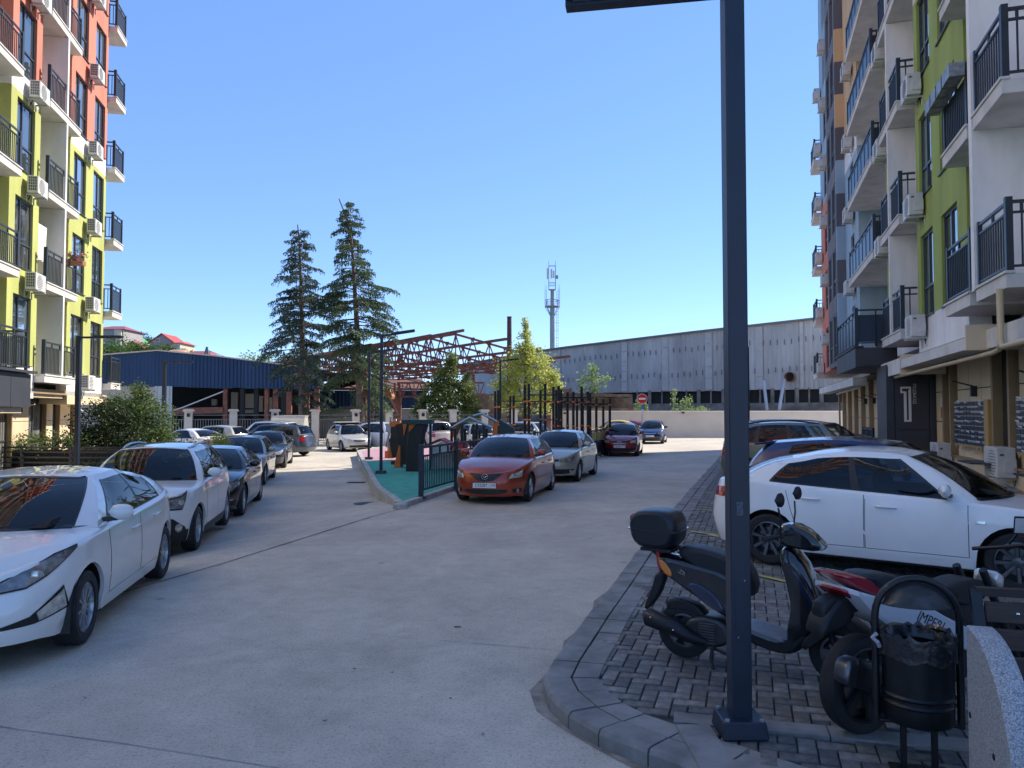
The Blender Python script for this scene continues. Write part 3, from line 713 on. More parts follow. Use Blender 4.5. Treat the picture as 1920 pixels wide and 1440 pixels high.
for i in range(6):
    t = 30 + i * 2.4; panels(t, t + 1.5, 1, rowsz)
    q = MB().mat(brown); fac.box(q, t + 1.5, t + 1.75, GP, GP + 0.22, 0.1, 3.4); q.build('pilaster', RB)
    window(fac, RB, t + 1.78, t + 2.35, 1.0, 3.3, p=GP - 0.1, glass=wg3, transom=0.3, split=0.5)
q = MB().mat(brown); fac.box(q, 6, 23.6, GP - 0.1, 0.02, 3.36, 3.5); fac.box(q, 29.2, 44.5, GP - 0.1, 0.02, 3.36, 3.5); q.build('soffit', RB)
q = MB().mat(slabm)
fac.box(q, 14.2, 20.75, 0.0, 0.44, 3.14, 3.36); fac.box(q, 6, 14.1, 0.021, 0.2, 3.12, 3.45); fac.box(q, 20.8, 24.0, 0.05, 0.44, 3.02, 3.42); fac.box(q, 30.0, 44.5, 0.021, 0.5, 3.0, 3.3); q.build('cornice', RB)
for a_, c_ in (((14.1, 14.19), (-0.4, 0.52, 3.1, 3.55)), ((20.76, 20.79), (-0.6, 0.46, 2.98, 3.5))): q = MB().mat(beige); fac.box(q, *a_, *c_); q.build('cornice_end', RB)
# number pillar and dark entrance canopy
pl = MB().mat(darkc)
pz = ((0.1, 0.62), (0.63, 1.5), (1.51, 2.35), (2.36, 3.3))
for (z0_, z1_) in pz:
    for a, c in ((GP, GP + 0.2), (GP + 0.21, 0.28), (0.29, 0.5)):
        q = MB().mat(darkc); fac.box(q, 22.7, 22.74, a + 0.006, c - 0.006, z0_ + 0.006, z1_ - 0.006); q.build('cladding_panel', RB)
q = MB().mat(darkc); fac.box(q, 22.76, 24.4, GP, 0.49, 0.1, 3.35); q.build('entrance_pillar', RB)
q = MB().mat(darkc)
fac.box(q, 23.9, 29.2, -0.8, 1.1, 3.40, 3.42)
for i in range(4): fac.box(q, 24.0 + i * 1.3, 24.0 + i * 1.3 + 1.285, 1.1, 1.13, 3.36, 3.95)
fac.box(q, 23.95, 23.985, -0.02, 1.12, 3.36, 3.95); fac.box(q, 23.99, 29.2, 0.0, 1.095, 3.43, 3.94); fac.box(q, 23.9, 29.25, 0.9, 1.18, 3.955, 4.0); q.build('entrance_canopy', RB)
railing(fac, RB, 24.05, 29.1, 0.0, 1.08, 4.0, solid=True)
# white numeral and the vertical word beside it
sg = mat('sign_white', (0.72, 0.72, 0.73), 0.5)
one = empty('entrance_number_sign', (0, 0, 0), label='large outlined white numeral 1 on the dark entrance pillar', cat='sign')
q = MB().mat(sg); T = 22.68
def pbar(a, c, z0_, z1_): fac.box(q, T, T + 0.015, a * .62 - .02, c * .62 - .02, 2.72 - (2.72 - z0_) * .72, 2.72 - (2.72 - z1_) * .72)
# p grows to the street (left in the picture)
pbar(-0.19, -0.12, 1.35, 2.72); pbar(0.04, 0.11, 1.35, 2.47); pbar(-0.12, 0.04, 1.35, 1.42); pbar(-0.119, 0.25, 2.65, 2.72); pbar(0.18, 0.25, 2.47, 2.649); pbar(0.04, 0.18, 2.471, 2.54)
pbar(-0.119, -0.08, 1.421, 2.60); pbar(0.0, 0.039, 1.421, 2.53)
q.build('numeral', one)
M = Matrix.Translation(fac(22.68, -0.22, 2.52)) @ Matrix(((-NR.x, 0, -UR.x, 0), (-NR.y, 0, -UR.y, 0), (0, 1, 0, 0), (0, 0, 0, 1))) @ Matrix.Rotation(R(-90), 4, 'Z')
text_obj('lettering', 'ПОДЪЕЗД', 0.11, sg, one, M)
# entrance gate beside the pillar
gt = empty('metal_gate', (0, 0, 0), label='dark metal railing gate beside the numbered entrance pillar', cat='gate')
q = MB().mat(rail_m)
for t in (25.6, 26.6, 27.8): q.bar(fac(t, 0.45, 0.1), fac(t, 0.45, 1.5), 0.07)
for z_ in (0.25, 1.2, 1.45): q.bar(fac(25.6, 0.45, z_), fac(27.8, 0.45, z_), 0.04)
q.build('gate_frame', gt); q = MB().mat(rail_m)
for i in range(1, 22): q.bar(fac(25.6 + 0.1 * i, 0.45, 0.25), fac(25.6 + 0.1 * i, 0.45, 1.45 if i % 3 else 1.5), 0.022)
q.build('bars', gt, kind='stuff')
# mailboxes
def mailboxes(t0, t1, nc, nr, z0_, z1_, label):
    e = empty('mailbox_bank', (0, 0, 0), label=label, cat='mailboxes', group='mailbox banks on the beige wall')
    q = MB().mat(mat('mailbox_frame', (0.55, 0.55, 0.56), 0.4, 0.5))
    fac.box(q, t0, t1, GP + 0.06, GP + 0.2, z0_, z1_); q.build('cabinet', e)
    d = MB().mat(mat('mailbox_door', (0.035, 0.04, 0.05), 0.35))
    dw = (t1 - t0) / nc; dh = (z1_ - z0_) / nr
    for i in range(nc):
        for j in range(nr):
            fac.box(d, t0 + i*dw + 0.014, t0 + (i+1)*dw - 0.014, GP + 0.201, GP + 0.212, z0_ + j*dh + 0.008, z0_ + (j+1)*dh - 0.03 * (rnd.random() < .5) - 0.008)
    d.build('mailbox_doors', e, kind='stuff')
    q = MB().mat(platem)
    for i in range(10):
        a = t0 + rnd.random() * (t1 - t0 - 0.2); z_ = z0_ + rnd.random() * (z1_ - z0_)
        q.poly([fac(a, GP + 0.23, z_), fac(a + 0.18, GP + 0.24, z_ + 0.02), fac(a + 0.19, GP + 0.25, z_ + 0.05), fac(a + 0.01, GP + 0.23, z_ + 0.04)])
    q.build('paper_slips', e, kind='stuff')
    q = MB().mat(mat('mailbox_hood', (0.45, 0.30, 0.10), 0.6)); fac.box(q, t0 - 0.3, t0 - 0.01, GP + 0.06, GP + 0.24, z0_ - 0.06, z1_ + 0.02)
    for i in range(nc): q.poly([fac(t0 + i*dw, GP + 0.2, z0_ - 0.002), fac(t0 + (i+1)*dw, GP + 0.2, z0_ - 0.002), fac(t0 + (i+0.5)*dw, GP + 0.2, z0_ - 0.12)])
    q.build('side_board', e)
mailboxes(17.35, 20.0, 9, 9, 1.25, 2.25, 'wide bank of dark mailboxes between two tall windows, stuffed with papers')
mailboxes(14.6, 15.4, 3, 9, 1.25, 2.25, 'narrow bank of dark mailboxes nearer the right edge of the wall')
for t, z_, lb in ((15.6, 0.72, 'white air conditioner low on the beige wall between the two mailbox banks'), (20.5, 0.62, 'white air conditioner low on the wall next to the numbered pillar')):
    ac_unit(fac, t, GP + 0.1, z_, lb, 'low air conditioners by the mailboxes', w_=0.85, h=0.6)
# wall lamps
for i, t in enumerate((14.0, 18.6, 31.0, 33.4, 35.8)):
    e = empty('wall_lamp', fac(t, GP + 0.05, 2.62), label='small black angled wall lamp on the beige wall, %s' % ('above the narrow mailboxes', 'above the wide mailbox bank', 'first beyond the numbered pillar', 'second beyond the numbered pillar', 'third beyond the numbered pillar')[i], cat='wall lamp', group='wall lamps of the right building')
    e.rotation_euler = (0, 0, math.atan2(UR.y, UR.x)); q = MB().mat(black); q.box((-0.05, 0, -0.26), (0.07, 0.12, -0.02)); q.build('base', e)
    q = MB().mat(black); q.bar((0, 0.08, -0.02), (0, 0.5, 0.10), 0.07, 0.025); q.build('lamp_head', e)
q = MB().mat(mat('gas_pipe', (0,0,0)))
q.tube([fac(13.0, 0.28, 3.9), fac(13.0, 0.28, 3.15), fac(13.1, 0.28, 3.03), fac(13.4, 0.28, 3.0), fac(22.4, 0.3, 2.98)], 0.045, 8); q.build('gas_pipe', RB, smooth=60)
q = MB().mat(mat('gas_pipe', (0,0,0)))
q.tube([fac(12.2, 0.5, 3.9), fac(12.2, 0.5, 3.1), fac(12.1, 0.5, 3.0), fac(10.0, 0.5, 3.0)], 0.05, 8); q.build('gas_pipe', RB, smooth=60)
q = MB().mat(mat('gas_pipe', (0,0,0))); q.tube([fac(30.0, 0.3, 2.9), fac(37.5, 0.3, 2.85)], 0.04, 6); q.tube([fac(44.3, -0.5, 0.1), fac(44.3, -0.5, 3.2)], 0.05, 6); q.build('gas_pipe', RB, smooth=60)
q = MB().mat(redl); 
e = empty('small_notice', (0, 0, 0), label='small red and white notice between the dark pillar and the first tall window', cat='sign')
q = MB().mat(platem); fac.box(q, 21.8, 22.0, GP + 0.06, GP + 0.07, 2.15, 2.4); q.mat(mat('notice_red', (0.5, 0.05, 0.04), 0.5)); fac.box(q, 21.8, 22.0, GP + 0.06, GP + 0.07, 1.85, 2.13); q.build('notice_board', e)
# planter/grey metal box on one balcony rail (second floor, near the picture edge)
e = empty('window_box', (0, 0, 0), label='grey metal trough hung along the railing of the third floor balcony, right', cat='trough')
q = MB().mat(mat('zinc', (0.30, 0.31, 0.30), 0.5, 0.6, var=0.4, vscale=8)); fac.box(q, 14.2, 16.2, 0.42, 0.68, Z1 + FH2 + 0.95, Z1 + FH2 + 1.2); q.build('box', e)
for k in range(3):
    q = MB().mat(acd); fac.box(q, 14.75 + 0.48 * k, 14.76 + 0.48 * k, 0.415, 0.69, Z1 + FH2 + 0.945, Z1 + FH2 + 1.205); q.build('seam', e)
# ================================================================ background structures
rust = mat('rusty_steel', (0.22, 0.09, 0.065), 0.8, var=0.35, vscale=3, bump=0.2, bscale=30)
# ---- long white wall at the end of the yard
wallm = mat('painted_wall', (0.60, 0.55, 0.49), 0.9, var=0.07, vscale=0.8, bump=0.4, bscale=20)
bw = empty('boundary_wall', (3, 61, 0), label='long cream rendered wall across the far end of the yard', cat='wall')
bw.location = (0, 0, 0)
q = MB().mat(wallm); q.box((3.2, 61.0, -0.2), (27.0, 61.3, 2.02)); q.build('wall', bw)
q = MB().mat(mat('wall_cap', (0.72, 0.68, 0.62), 0.8)); q.box((3.1, 60.93, 2.02), (27.0, 61.37, 2.12)); q.box((3.1, 60.96, -0.2), (3.5, 61.34, 2.019)); q.build('cap', bw)
for px in (1059, 1281):
    e = place('wall_light', None, loc=P(px, 772 if px > 1200 else 773, 60.9), label='small square wall light on the cream wall, %s' % ('behind the climbing frame' if px < 1200 else 'right of the no entry sign'), cat='wall lamp', group='wall lights on the cream wall')
    q = MB().mat(mat('lamp_beige', (0.6, 0.5, 0.4), 0.6)); q.box((-0.1, -0.05, 0.0), (0.1, 0.08, 0.12)); q.mat(black); q.box((-0.09, -0.04, -0.14), (0.09, 0.06, -0.001)); q.build('lamp_body', e)
# ---- fence with white posts
fp = [(-17.5, 49.0), (3.2, 56.5)]
fpx = [354, 438, 516, 591, 667, 729, 792, 849, 908, 963]
post_m = mat('fence_post_plaster', (0.66, 0.62, 0.57), 0.9, var=0.1, vscale=2, bump=0.3, bscale=30)
fence = empty('yard_fence', (0, 0, 0), label='grey metal bar fence between cream pillars along the back of the car park', cat='fence')
pts = []
for px in fpx:
    u = (px - 960) / F; # intersection with the fence line
    (x0, y0), (x1, y1) = fp; dx, dy = x1 - x0, y1 - y0
    s = (u * y0 - x0) / (dx - u * dy); pts.append(Vector((x0 + dx * s, y0 + dy * s, 0)))
fd = (pts[-1] - pts[0]).normalized(); fa = math.atan2(fd.y, fd.x)
allp = [pts[0] - fd * 3.1, pts[0] - fd * 6.2] + pts
pm_ = MB().mat(post_m); pm_.box((-0.23, -0.2, -0.3), (0.23, 0.2, 2.05)); pm_.box((-0.33, -0.3, 2.051), (0.33, 0.3, 2.14)); pm_.box((-0.28, -0.25, 2.141), (0.28, 0.25, 2.2)); pmesh_ = pm_.mesh('pillar')
for i, p in enumerate(sorted(allp, key=lambda v: v.x)):
    e = place('pillar', pmesh_, fence, p, (0, 0, fa))
    if i % 2 == 0: q = MB().mat(black); q.box((-0.09, -0.3, 1.72), (0.09, -0.2, 1.93)); q.build('lamp', e)
fr_m = mat('fence_grey', (0.16, 0.18, 0.19), 0.5); sp = sorted(allp, key=lambda v: v.x)
for a, c in zip(sp, sp[1:]):
    q = MB().mat(fr_m); a = a + fd * 0.24; c = c - fd * 0.24
    for z_ in (0.15, 1.55, 1.82): q.bar(a + Vector((0, 0, z_)), c + Vector((0, 0, z_)), 0.05)
    for e_ in (a, c): q.bar(e_ + Vector((0, 0, -0.2)), e_ + Vector((0, 0, 1.85)), 0.06)
    pa = q.build('fence_panel', fence); q = MB().mat(fr_m); n = int((c - a).length / 0.15)
    for k in range(1, n): t_ = a.lerp(c, k / n); q.bar(t_ + Vector((0, 0, 0.15)), t_ + Vector((0, 0, 1.55)), 0.035)
    q.build('bars', pa, kind='stuff')
# ---- corrugated sheet helper
def corrugated(name, m, A, B, zb, zt, parent, n=None, amp=0.05, pitch=0.35, sheet=1.05, gap=0.0, top=None):
    """sheets standing between ground points A and B, zb..zt functions of 0..1; every sheet an object"""
    A = Vector(A); B = Vector(B); L = (B - A).length; d = (B - A).normalized(); nrm = Vector((d.y, -d.x, 0)); k = max(1, round(L / sheet))
    for i in range(k):
        q = MB().mat(m[i % len(m)] if isinstance(m, list) else m); rows = [[], []]; lo, hi = i / k, (i + 1) / k
        nn = max(4, int(L / k / pitch * 4)); off = rnd.uniform(0, 0.02); jz = rnd.uniform(-0.04, 0.04)
        for j in range(nn + 1):
            t = lo + (hi - lo) * j / nn; s = t * L; w_ = (s / pitch) % 1.0
            dd = amp if w_ < 0.35 else (0.0 if 0.5 < w_ < 0.85 else amp * 0.5)
            p = A + d * s + nrm * (dd + off)
            rows[0].append((p.x, p.y, zb(t) + jz)); rows[1].append((p.x, p.y, zt(t)))
        q.grid(rows, flip=False); q.build(name, parent, smooth=20)
# ---- blue hall on the left
blue = [mat('blue_sheet_%d' % i, c, 0.45, 0.3, var=0.08, vscale=0.5) for i, c in enumerate(((0.007, 0.036, 0.10), (0.008, 0.039, 0.108), (0.0065, 0.033, 0.095)))]
bh = empty('blue_hall', (0, 0, 0), label='low blue corrugated hall with open bays behind the fence on the left', cat='building')
Yb = 62.0
def X(px, Y=Yb): return (px - 960) / F * Y
def Zp(py, Y=Yb): return HC + (773 - py) * Y / F
xa, xr, xb_ = X(120), X(295), X(605)
def ztop(t):
    x = xa + (xb_ - xa) * t
    return lin([(xa, Zp(672)), (xr, Zp(658)), (X(400), Zp(668)), (X(520), Zp(683)), (xb_, Zp(694))], x)
corrugated('blue_sheet', blue, (xa, Yb, 0), (xb_, Yb, 0), lambda t: Zp(723 + 7 * t), ztop, bh, sheet=0.9, amp=0.045, pitch=0.3)
q = MB().mat(mat('eave_beige', (0.55, 0.45, 0.36), 0.7)); 
for a, c in zip([(xa, Zp(672)), (xr, Zp(658)), (X(400), Zp(668)), (X(520), Zp(683))], [(xr, Zp(658)), (X(400), Zp(668)), (X(520), Zp(683)), (xb_, Zp(694))]):
    q.bar((a[0], Yb - 0.06, a[1] + 0.05), (c[0], Yb - 0.06, c[1] + 0.05), 0.3, 0.1)
q.build('eave', bh)
q = MB().mat(mat('hall_roof', (0.22, 0.20, 0.19), 0.7)); q.poly([(xa, Yb, Zp(672)+.02), (xr, Yb, Zp(658)+.02), (xr, Yb+22, Zp(658)+.02), (xa, Yb+22, Zp(672)+.02)]); q.poly([(xr, Yb, Zp(658)+.02), (xb_, Yb, Zp(694)+.02), (xb_, Yb+22, Zp(694)+.02), (xr, Yb+22, Zp(658)+.02)]); q.build('roof', bh)
gw = mat('hall_wall_beige', (0.42, 0.38, 0.32), 0.9, var=0.1, vscale=0.5)
q = MB().mat(gw); q.box((xa, Yb, -0.5), (X(290), Yb + 0.3, Zp(723))); q.build('wall', bh)
corrugated('grey_sheet', [mat('grey_sheet', (0.42, 0.45, 0.47), 0.5, 0.4, var=0.1, vscale=0.5)], (X(291), Yb - .02, 0), (X(323), Yb - .02, 0), lambda t: -0.4, lambda t: Zp(724), bh, sheet=1.3, amp=0.07, pitch=0.5)
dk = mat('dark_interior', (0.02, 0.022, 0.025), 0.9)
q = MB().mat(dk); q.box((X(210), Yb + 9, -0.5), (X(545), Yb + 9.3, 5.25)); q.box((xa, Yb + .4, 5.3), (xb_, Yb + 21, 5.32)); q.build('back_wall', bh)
lw = mat('far_light_wall', (0.5, 0.47, 0.42), 0.9)
for (a, c, z0_, z1_) in ((391, 400, 760, 748), (428, 440, 772, 735), (455, 475, 765, 738), (481, 488, 772, 742), (492, 505, 772, 745), (455, 476, 775, 768)):
    q = MB().mat(lw); q.box((X(a, Yb + 8), Yb + 8.7, Zp(z0_, Yb + 8)), (X(c, Yb + 8), Yb + 8.95, Zp(z1_, Yb + 8))); q.build('pale_opening', bh)  # solid pale boxes in front of the dark back wall
for px in (420, 452, 478, 498, 515, 530, 540, 563, 592):
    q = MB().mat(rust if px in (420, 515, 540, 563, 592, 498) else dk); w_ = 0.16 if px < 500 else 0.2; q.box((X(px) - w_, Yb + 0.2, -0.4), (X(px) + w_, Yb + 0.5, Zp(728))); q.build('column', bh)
q = MB().mat(rust); q.bar((X(322), Yb + 0.1, Zp(771)), (X(418), Yb + 0.1, Zp(769)), 0.25, 0.5); q.build('beam', bh)
q = MB().mat(mat('cable_white', (0.6, 0.6, 0.6), 0.6)); q.tube([(X(326), Yb - .2, Zp(770)), (X(345), Yb - .2, Zp(764)), (X(375), Yb - .2, Zp(752)), (X(400), Yb - .2, Zp(742)), (X(420), Yb - .2, Zp(734))], 0.05, 5); q.build('hanging_cable', bh)
# blue wall further back
q = MB().mat(blue[0])
bh2 = empty('blue_shed', (0, 0, 0), label='second blue sheet wall on a pale base behind the cedar trunks', cat='building')
corrugated('blue_sheet', blue, (X(505, 74), 74, 0), (X(800, 74), 74, 0), lambda t: Zp(766, 74), lambda t: Zp(732, 74), bh2, sheet=1.2, amp=0.045, pitch=0.35)
q = MB().mat(gw); q.box((X(500, 74), 74.1, -0.5), (X(800, 74), 74.4, Zp(766, 74))); q.build('wall', bh2)
q = MB().mat(mat('brown_tile_roof', (0.17, 0.085, 0.065), 0.8, var=0.2, vscale=1.0)); q.poly([(X(600, 74), 73.6, Zp(727, 74)), (X(810, 74), 73.6, Zp(729, 74)), (X(790, 84), 84, Zp(710, 84)), (X(620, 84), 84, Zp(712, 84))][::-1]); q.poly([(X(600, 74), 73.6, Zp(732, 74)), (X(810, 74), 73.6, Zp(732, 74)), (X(810, 74), 73.6, Zp(729, 74)+.01), (X(600, 74), 73.6, Zp(727, 74)+.01)]); q.build('roof', bh2)
# ---- steel truss skeleton
tr = empty('steel_roof_skeleton', (0, 0, 0), label='bare rusty red steel roof trusses of a dismantled hall behind the trees', cat='steel frame')
A0 = Vector((-4.26, 58.0, 0)); da = Vector((-0.542, 0.840, 0)); db = Vector((0.840, 0.542, 0))
zr, HS, sl_, zc = 7.9, 8.9, 0.195, 5.55
for i in range(8):
    o_ = A0 + da * (i * 4.15)
    for sgn in (1, -1):
        q = MB().mat(rust); hs = HS if sgn > 0 else 7.4
        pt = lambda s, zz: Vector((o_.x + db.x * s * sgn, o_.y + db.y * s * sgn, zz))
        q.bar(pt(0, zr), pt(hs, zr - sl_ * hs), 0.12, 0.15); q.bar(pt(0, zc), pt(hs, zc), 0.1, 0.12)
        n = 6
        for k in range(n):
            s0 = hs * k / n; s1 = hs * (k + 1) / n; sm = (s0 + s1) / 2
            q.bar(pt(s0, zr - sl_ * s0), pt(sm, zc), 0.07); q.bar(pt(sm, zc), pt(s1, zr - sl_ * s1), 0.07)
            if k % 2 == 0: q.bar(pt(s0 + 0.01, zc), pt(s0, zr - sl_ * s0), 0.08)
            for ss, zz in ((s1, zr - sl_ * s1), (sm, zc)): q.box(pt(ss, zz) - Vector((.16, .03, .12)), pt(ss, zz) + Vector((.16, .03, .12)))
        q.build('truss', tr)
for s, e0 in ((0, 1.2), (3.0, 2.4), (6.0, 2.6), (8.7, 2.8), (-2.6, 1), (-5.2, 1), (-7.2, 1)):
    p = A0 + db * s; z_ = zr - sl_ * abs(s) + 0.18; q = MB().mat(rust); q.bar(p - da * e0 + Vector((0, 0, z_)), p + da * 30 + Vector((0, 0, z_)), 0.16, 0.2); q.build('purlin', tr)
for s in (8.5, 5.5, 2.5, -1.5, -4.5, -7.2):
    p = A0 + db * s; q = MB().mat(rust); q.bar(p - da * 0.5 + Vector((0, 0, zc + .16)), p + da * 29 + Vector((0, 0, zc + .16)), 0.12, 0.14); q.build('tie_bar', tr)
for i in (0, 3, 7):
    for s in (HS - 0.2, -7.3):
        p = A0 + da * (i * 4.15) + db * s; q = MB().mat(rust); q.box((p.x - .16, p.y - .16, -0.5), (p.x + .16, p.y + .16, zc)); q.build('column', tr)
# front-left lattice girder and column
q = MB().mat(rust); Yt = 60.5
cx0, cx1 = X(745, Yt), X(905, Yt)
q.bar((cx0, Yt, Zp(718, Yt)), (cx1, Yt + 3, Zp(715, Yt)), 0.14); q.bar((cx0, Yt, Zp(744, Yt)), (cx1, Yt + 3, Zp(740, Yt)), 0.14)
for k in range(8):
    x0_, x1_ = cx0 + (cx1-cx0)*k/8, cx0 + (cx1-cx0)*(k+1)/8; xm = (x0_+x1_)/2; y_ = Yt + 3*k/8
    q.bar((x0_, y_, Zp(718, Yt)), (xm, y_, Zp(743, Yt)), 0.09); q.bar((xm, y_, Zp(743, Yt)), (x1_, y_, Zp(718, Yt)), 0.09); q.bar((xm, y_, Zp(743, Yt)), (xm, y_, Zp(718, Yt)), 0.07)
q.build('lattice_girder', tr)
for dx in (0, 0.35): q = MB().mat(rust); q.box((cx0 - 0.28 + dx, Yt - .1, -0.5), (cx0 - 0.12 + dx, Yt + .1, Zp(718, Yt))); q.build('column', tr)
q = MB().mat(rust); q.box((cx0 - 0.1, Yt - .25, -0.5), (cx0 + 0.3, Yt + .25, Zp(745, Yt))); q.build('column', tr)
# orange hopper and leaning beam
hp = empty('orange_hopper', (0, 0, 0), label='faded orange steel hopper standing behind the right cedar trunk', cat='hopper')
q = MB().mat(mat('faded_orange', (0.50, 0.19, 0.08), 0.7, var=0.3, vscale=1.5)); Yh = 58
q.prism([(X(706, Yh), Yh, Zp(729, Yh)), (X(730, Yh), Yh, Zp(729, Yh)), (X(735, Yh), Yh, Zp(743, Yh)), (X(733, Yh), Yh, Zp(748, Yh)), (X(706, Yh), Yh, Zp(738, Yh))], (0, 1.5, 0)); q.build('bin', hp, fix=True)
q = MB().mat(rust); q.bar((X(733, Yh), Yh, Zp(748, Yh)), (X(748, Yh), Yh + .5, Zp(785, Yh)), 0.16); q.bar((X(688, Yh), Yh, -0.3), (X(697, Yh), Yh, Zp(745, Yh)), 0.35); q.bar((X(704, Yh), Yh, -0.3), (X(690, Yh), Yh, Zp(748, Yh)), 0.3); q.build('support_leg', hp)
# ---- large grey metal warehouse
wh = empty('grey_warehouse', (0, 0, 0), label='long tall grey corrugated warehouse across the background', cat='building')
gs = [mat('weathered_sheet_%d' % i, c, 0.65, 0.25, var=0.22, vscale=0.35, stretch=(1, 1, 0.35)) for i, c in enumerate(((0.40, 0.42, 0.44), (0.415, 0.435, 0.455), (0.39, 0.41, 0.435), (0.425, 0.445, 0.465)))]
WA = Vector(((870 - 960) / F * 96, 96, 0)); WB = Vector(((1600 - 960) / F * 69.5, 69.5, 0))
def wt(t):
    p = WA.lerp(WB, t); px = 960 + F * p.x / p.y
    return HC + (773 - lin([(870, 684), (1025, 656), (1300, 623), (1535, 597), (1600, 590)], px)) * p.y / F
def wb_(t):
    p = WA.lerp(WB, t); px = 960 + F * p.x / p.y
    return HC + (773 - lin([(870, 742), (1025, 739), (1200, 735), (1600, 728)], px)) * p.y / F
corrugated('wall_sheet', gs, WA, WB, wb_, wt, wh, sheet=1.15, amp=0.035, pitch=0.42)
d_ = (WB - WA).normalized(); n_ = Vector((d_.y, -d_.x, 0)); LW = (WB - WA).length
q = MB().mat(mat('roof_edge', (0.16, 0.17, 0.19), 0.7))
for k in range(12): q.bar(WA + d_ * LW * k / 12 + n_ * 0.1 + Vector((0, 0, wt(k/12) + .04)), WA + d_ * LW * (k+1) / 12 + n_ * 0.1 + Vector((0, 0, wt((k+1)/12) + .04)), 0.5, 0.16)
q.build('eave', wh)
lp = mat('pale_strip', (0.44, 0.46, 0.48), 0.6, 0.2, var=0.1, vscale=0.6)
for px in (1050, 1172, 1248, 1330, 1425, 1505):
    u = (px - 960) / F; s = (u * WA.y - WA.x) / ((WB.x - WA.x) - u * (WB.y - WA.y)); p = WA.lerp(WB, s) + n_ * 0.13
    w_ = 0.35 if px in (1172, 1248, 1330, 1425) else 0.16
    q = MB().mat(lp); z0_, z1_ = wb_(s) + 0.1, wt(s) - 0.1; nseg = 5
    for j in range(nseg):
        za = z0_ + (z1_ - z0_) * j / nseg; zb2 = z0_ + (z1_ - z0_) * (j + 1) / nseg - 0.06
        q.poly([p - d_*w_ + Vector((0,0,za)), p + d_*w_ + Vector((0,0,za)), p + d_*w_ + Vector((0,0,zb2)), p - d_*w_ + Vector((0,0,zb2))])
    q.build('skylight_strip', wh)
q = MB().mat(mat('slot_dark', (0.14, 0.15, 0.16), 0.8))
for row, fz in enumerate((0.30, 0.72)):
    for k in range(52):
        s = 0.22 + 0.76 * (k + (0.3 * row)) / 52; p = WA.lerp(WB, s) + n_ * 0.12; z_ = wb_(s) + (wt(s) - wb_(s)) * fz + rnd.uniform(-.1, .1)
        q.poly([p - d_*0.045 + Vector((0,0,z_-.28)), p + d_*0.045 + Vector((0,0,z_-.28)), p + d_*0.045 + Vector((0,0,z_+.22)), p - d_*0.045 + Vector((0,0,z_+.22))])
q.build('sheet_overlaps', wh, kind='stuff')
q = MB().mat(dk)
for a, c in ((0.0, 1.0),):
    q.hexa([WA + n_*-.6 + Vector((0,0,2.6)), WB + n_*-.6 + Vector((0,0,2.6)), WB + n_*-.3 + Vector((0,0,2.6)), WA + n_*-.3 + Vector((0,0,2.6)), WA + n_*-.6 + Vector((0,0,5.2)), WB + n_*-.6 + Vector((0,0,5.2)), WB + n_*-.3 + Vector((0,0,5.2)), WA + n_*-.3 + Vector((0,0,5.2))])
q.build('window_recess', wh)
for px in range(1195, 1560, 23):
    u = (px - 960) / F; s = (u * WA.y - WA.x) / ((WB.x - WA.x) - u * (WB.y - WA.y)); p = WA.lerp(WB, s)
    q = MB().mat(mat('bare_concrete', (0.20, 0.19, 0.18), 0.9, var=0.4, vscale=1)); q.bar(p + Vector((0, 0, 2.5)), p + Vector((0, 0, 4.3)), 0.14 if px % 2 else 0.3); q.build('mullion', wh)
q = MB().mat(mat('bare_concrete', (0,0,0))); q.hexa([WA + n_*-.2, WB + n_*-.2, WB + n_*.3, WA + n_*.3, WA + n_*-.2 + Vector((0,0,2.9)), WB + n_*-.2 + Vector((0,0,2.9)), WB + n_*.3 + Vector((0,0,2.9)), WA + n_*.3 + Vector((0,0,2.9))]); q.build('plinth', wh)
q = MB().mat(gs[3]); q.hexa([WA - n_*25, WB - n_*25, WB - n_*.7, WA - n_*.7, WA - n_*25 + Vector((0,0,8)), WB - n_*25 + Vector((0,0,8)), WB - n_*.7 + Vector((0,0,wt(1)-.3)), WA - n_*.7 + Vector((0,0,wt(0)-.3))]); q.build('roof', wh)
# round vent
u = (1484 - 960) / F; s = (u * WA.y - WA.x) / ((WB.x - WA.x) - u * (WB.y - WA.y)); p = WA.lerp(WB, s) + n_ * 0.1; zv = HC + (773 - 707) * p.y / F
M = Matrix.Translation((p.x, p.y, zv)) @ n_.to_track_quat('Z', 'Y').to_matrix().to_4x4()
q = MB().mat(rust); q.lathe([(0.36, -0.1), (0.46, 0.0), (0.48, 0.5), (0.42, 0.5), (0.40, 0.05)], 24, M); q.mat(dk); q.lathe([(0.001, 0.1), (0.41, 0.1)], 24, M); q.build('round_vent', wh, smooth=40)
for px0, px1, y0_, y1_ in ((1432, 1438, 715, 768), (1470, 1461, 712, 768)):
    q = MB().mat(gs[3]); a = P(px0, y0_, 69.5); c = P(px1, y1_, 66.5); q.tube([a, c], 0.14, 8); q.build('prop_pipe', wh, smooth=60)
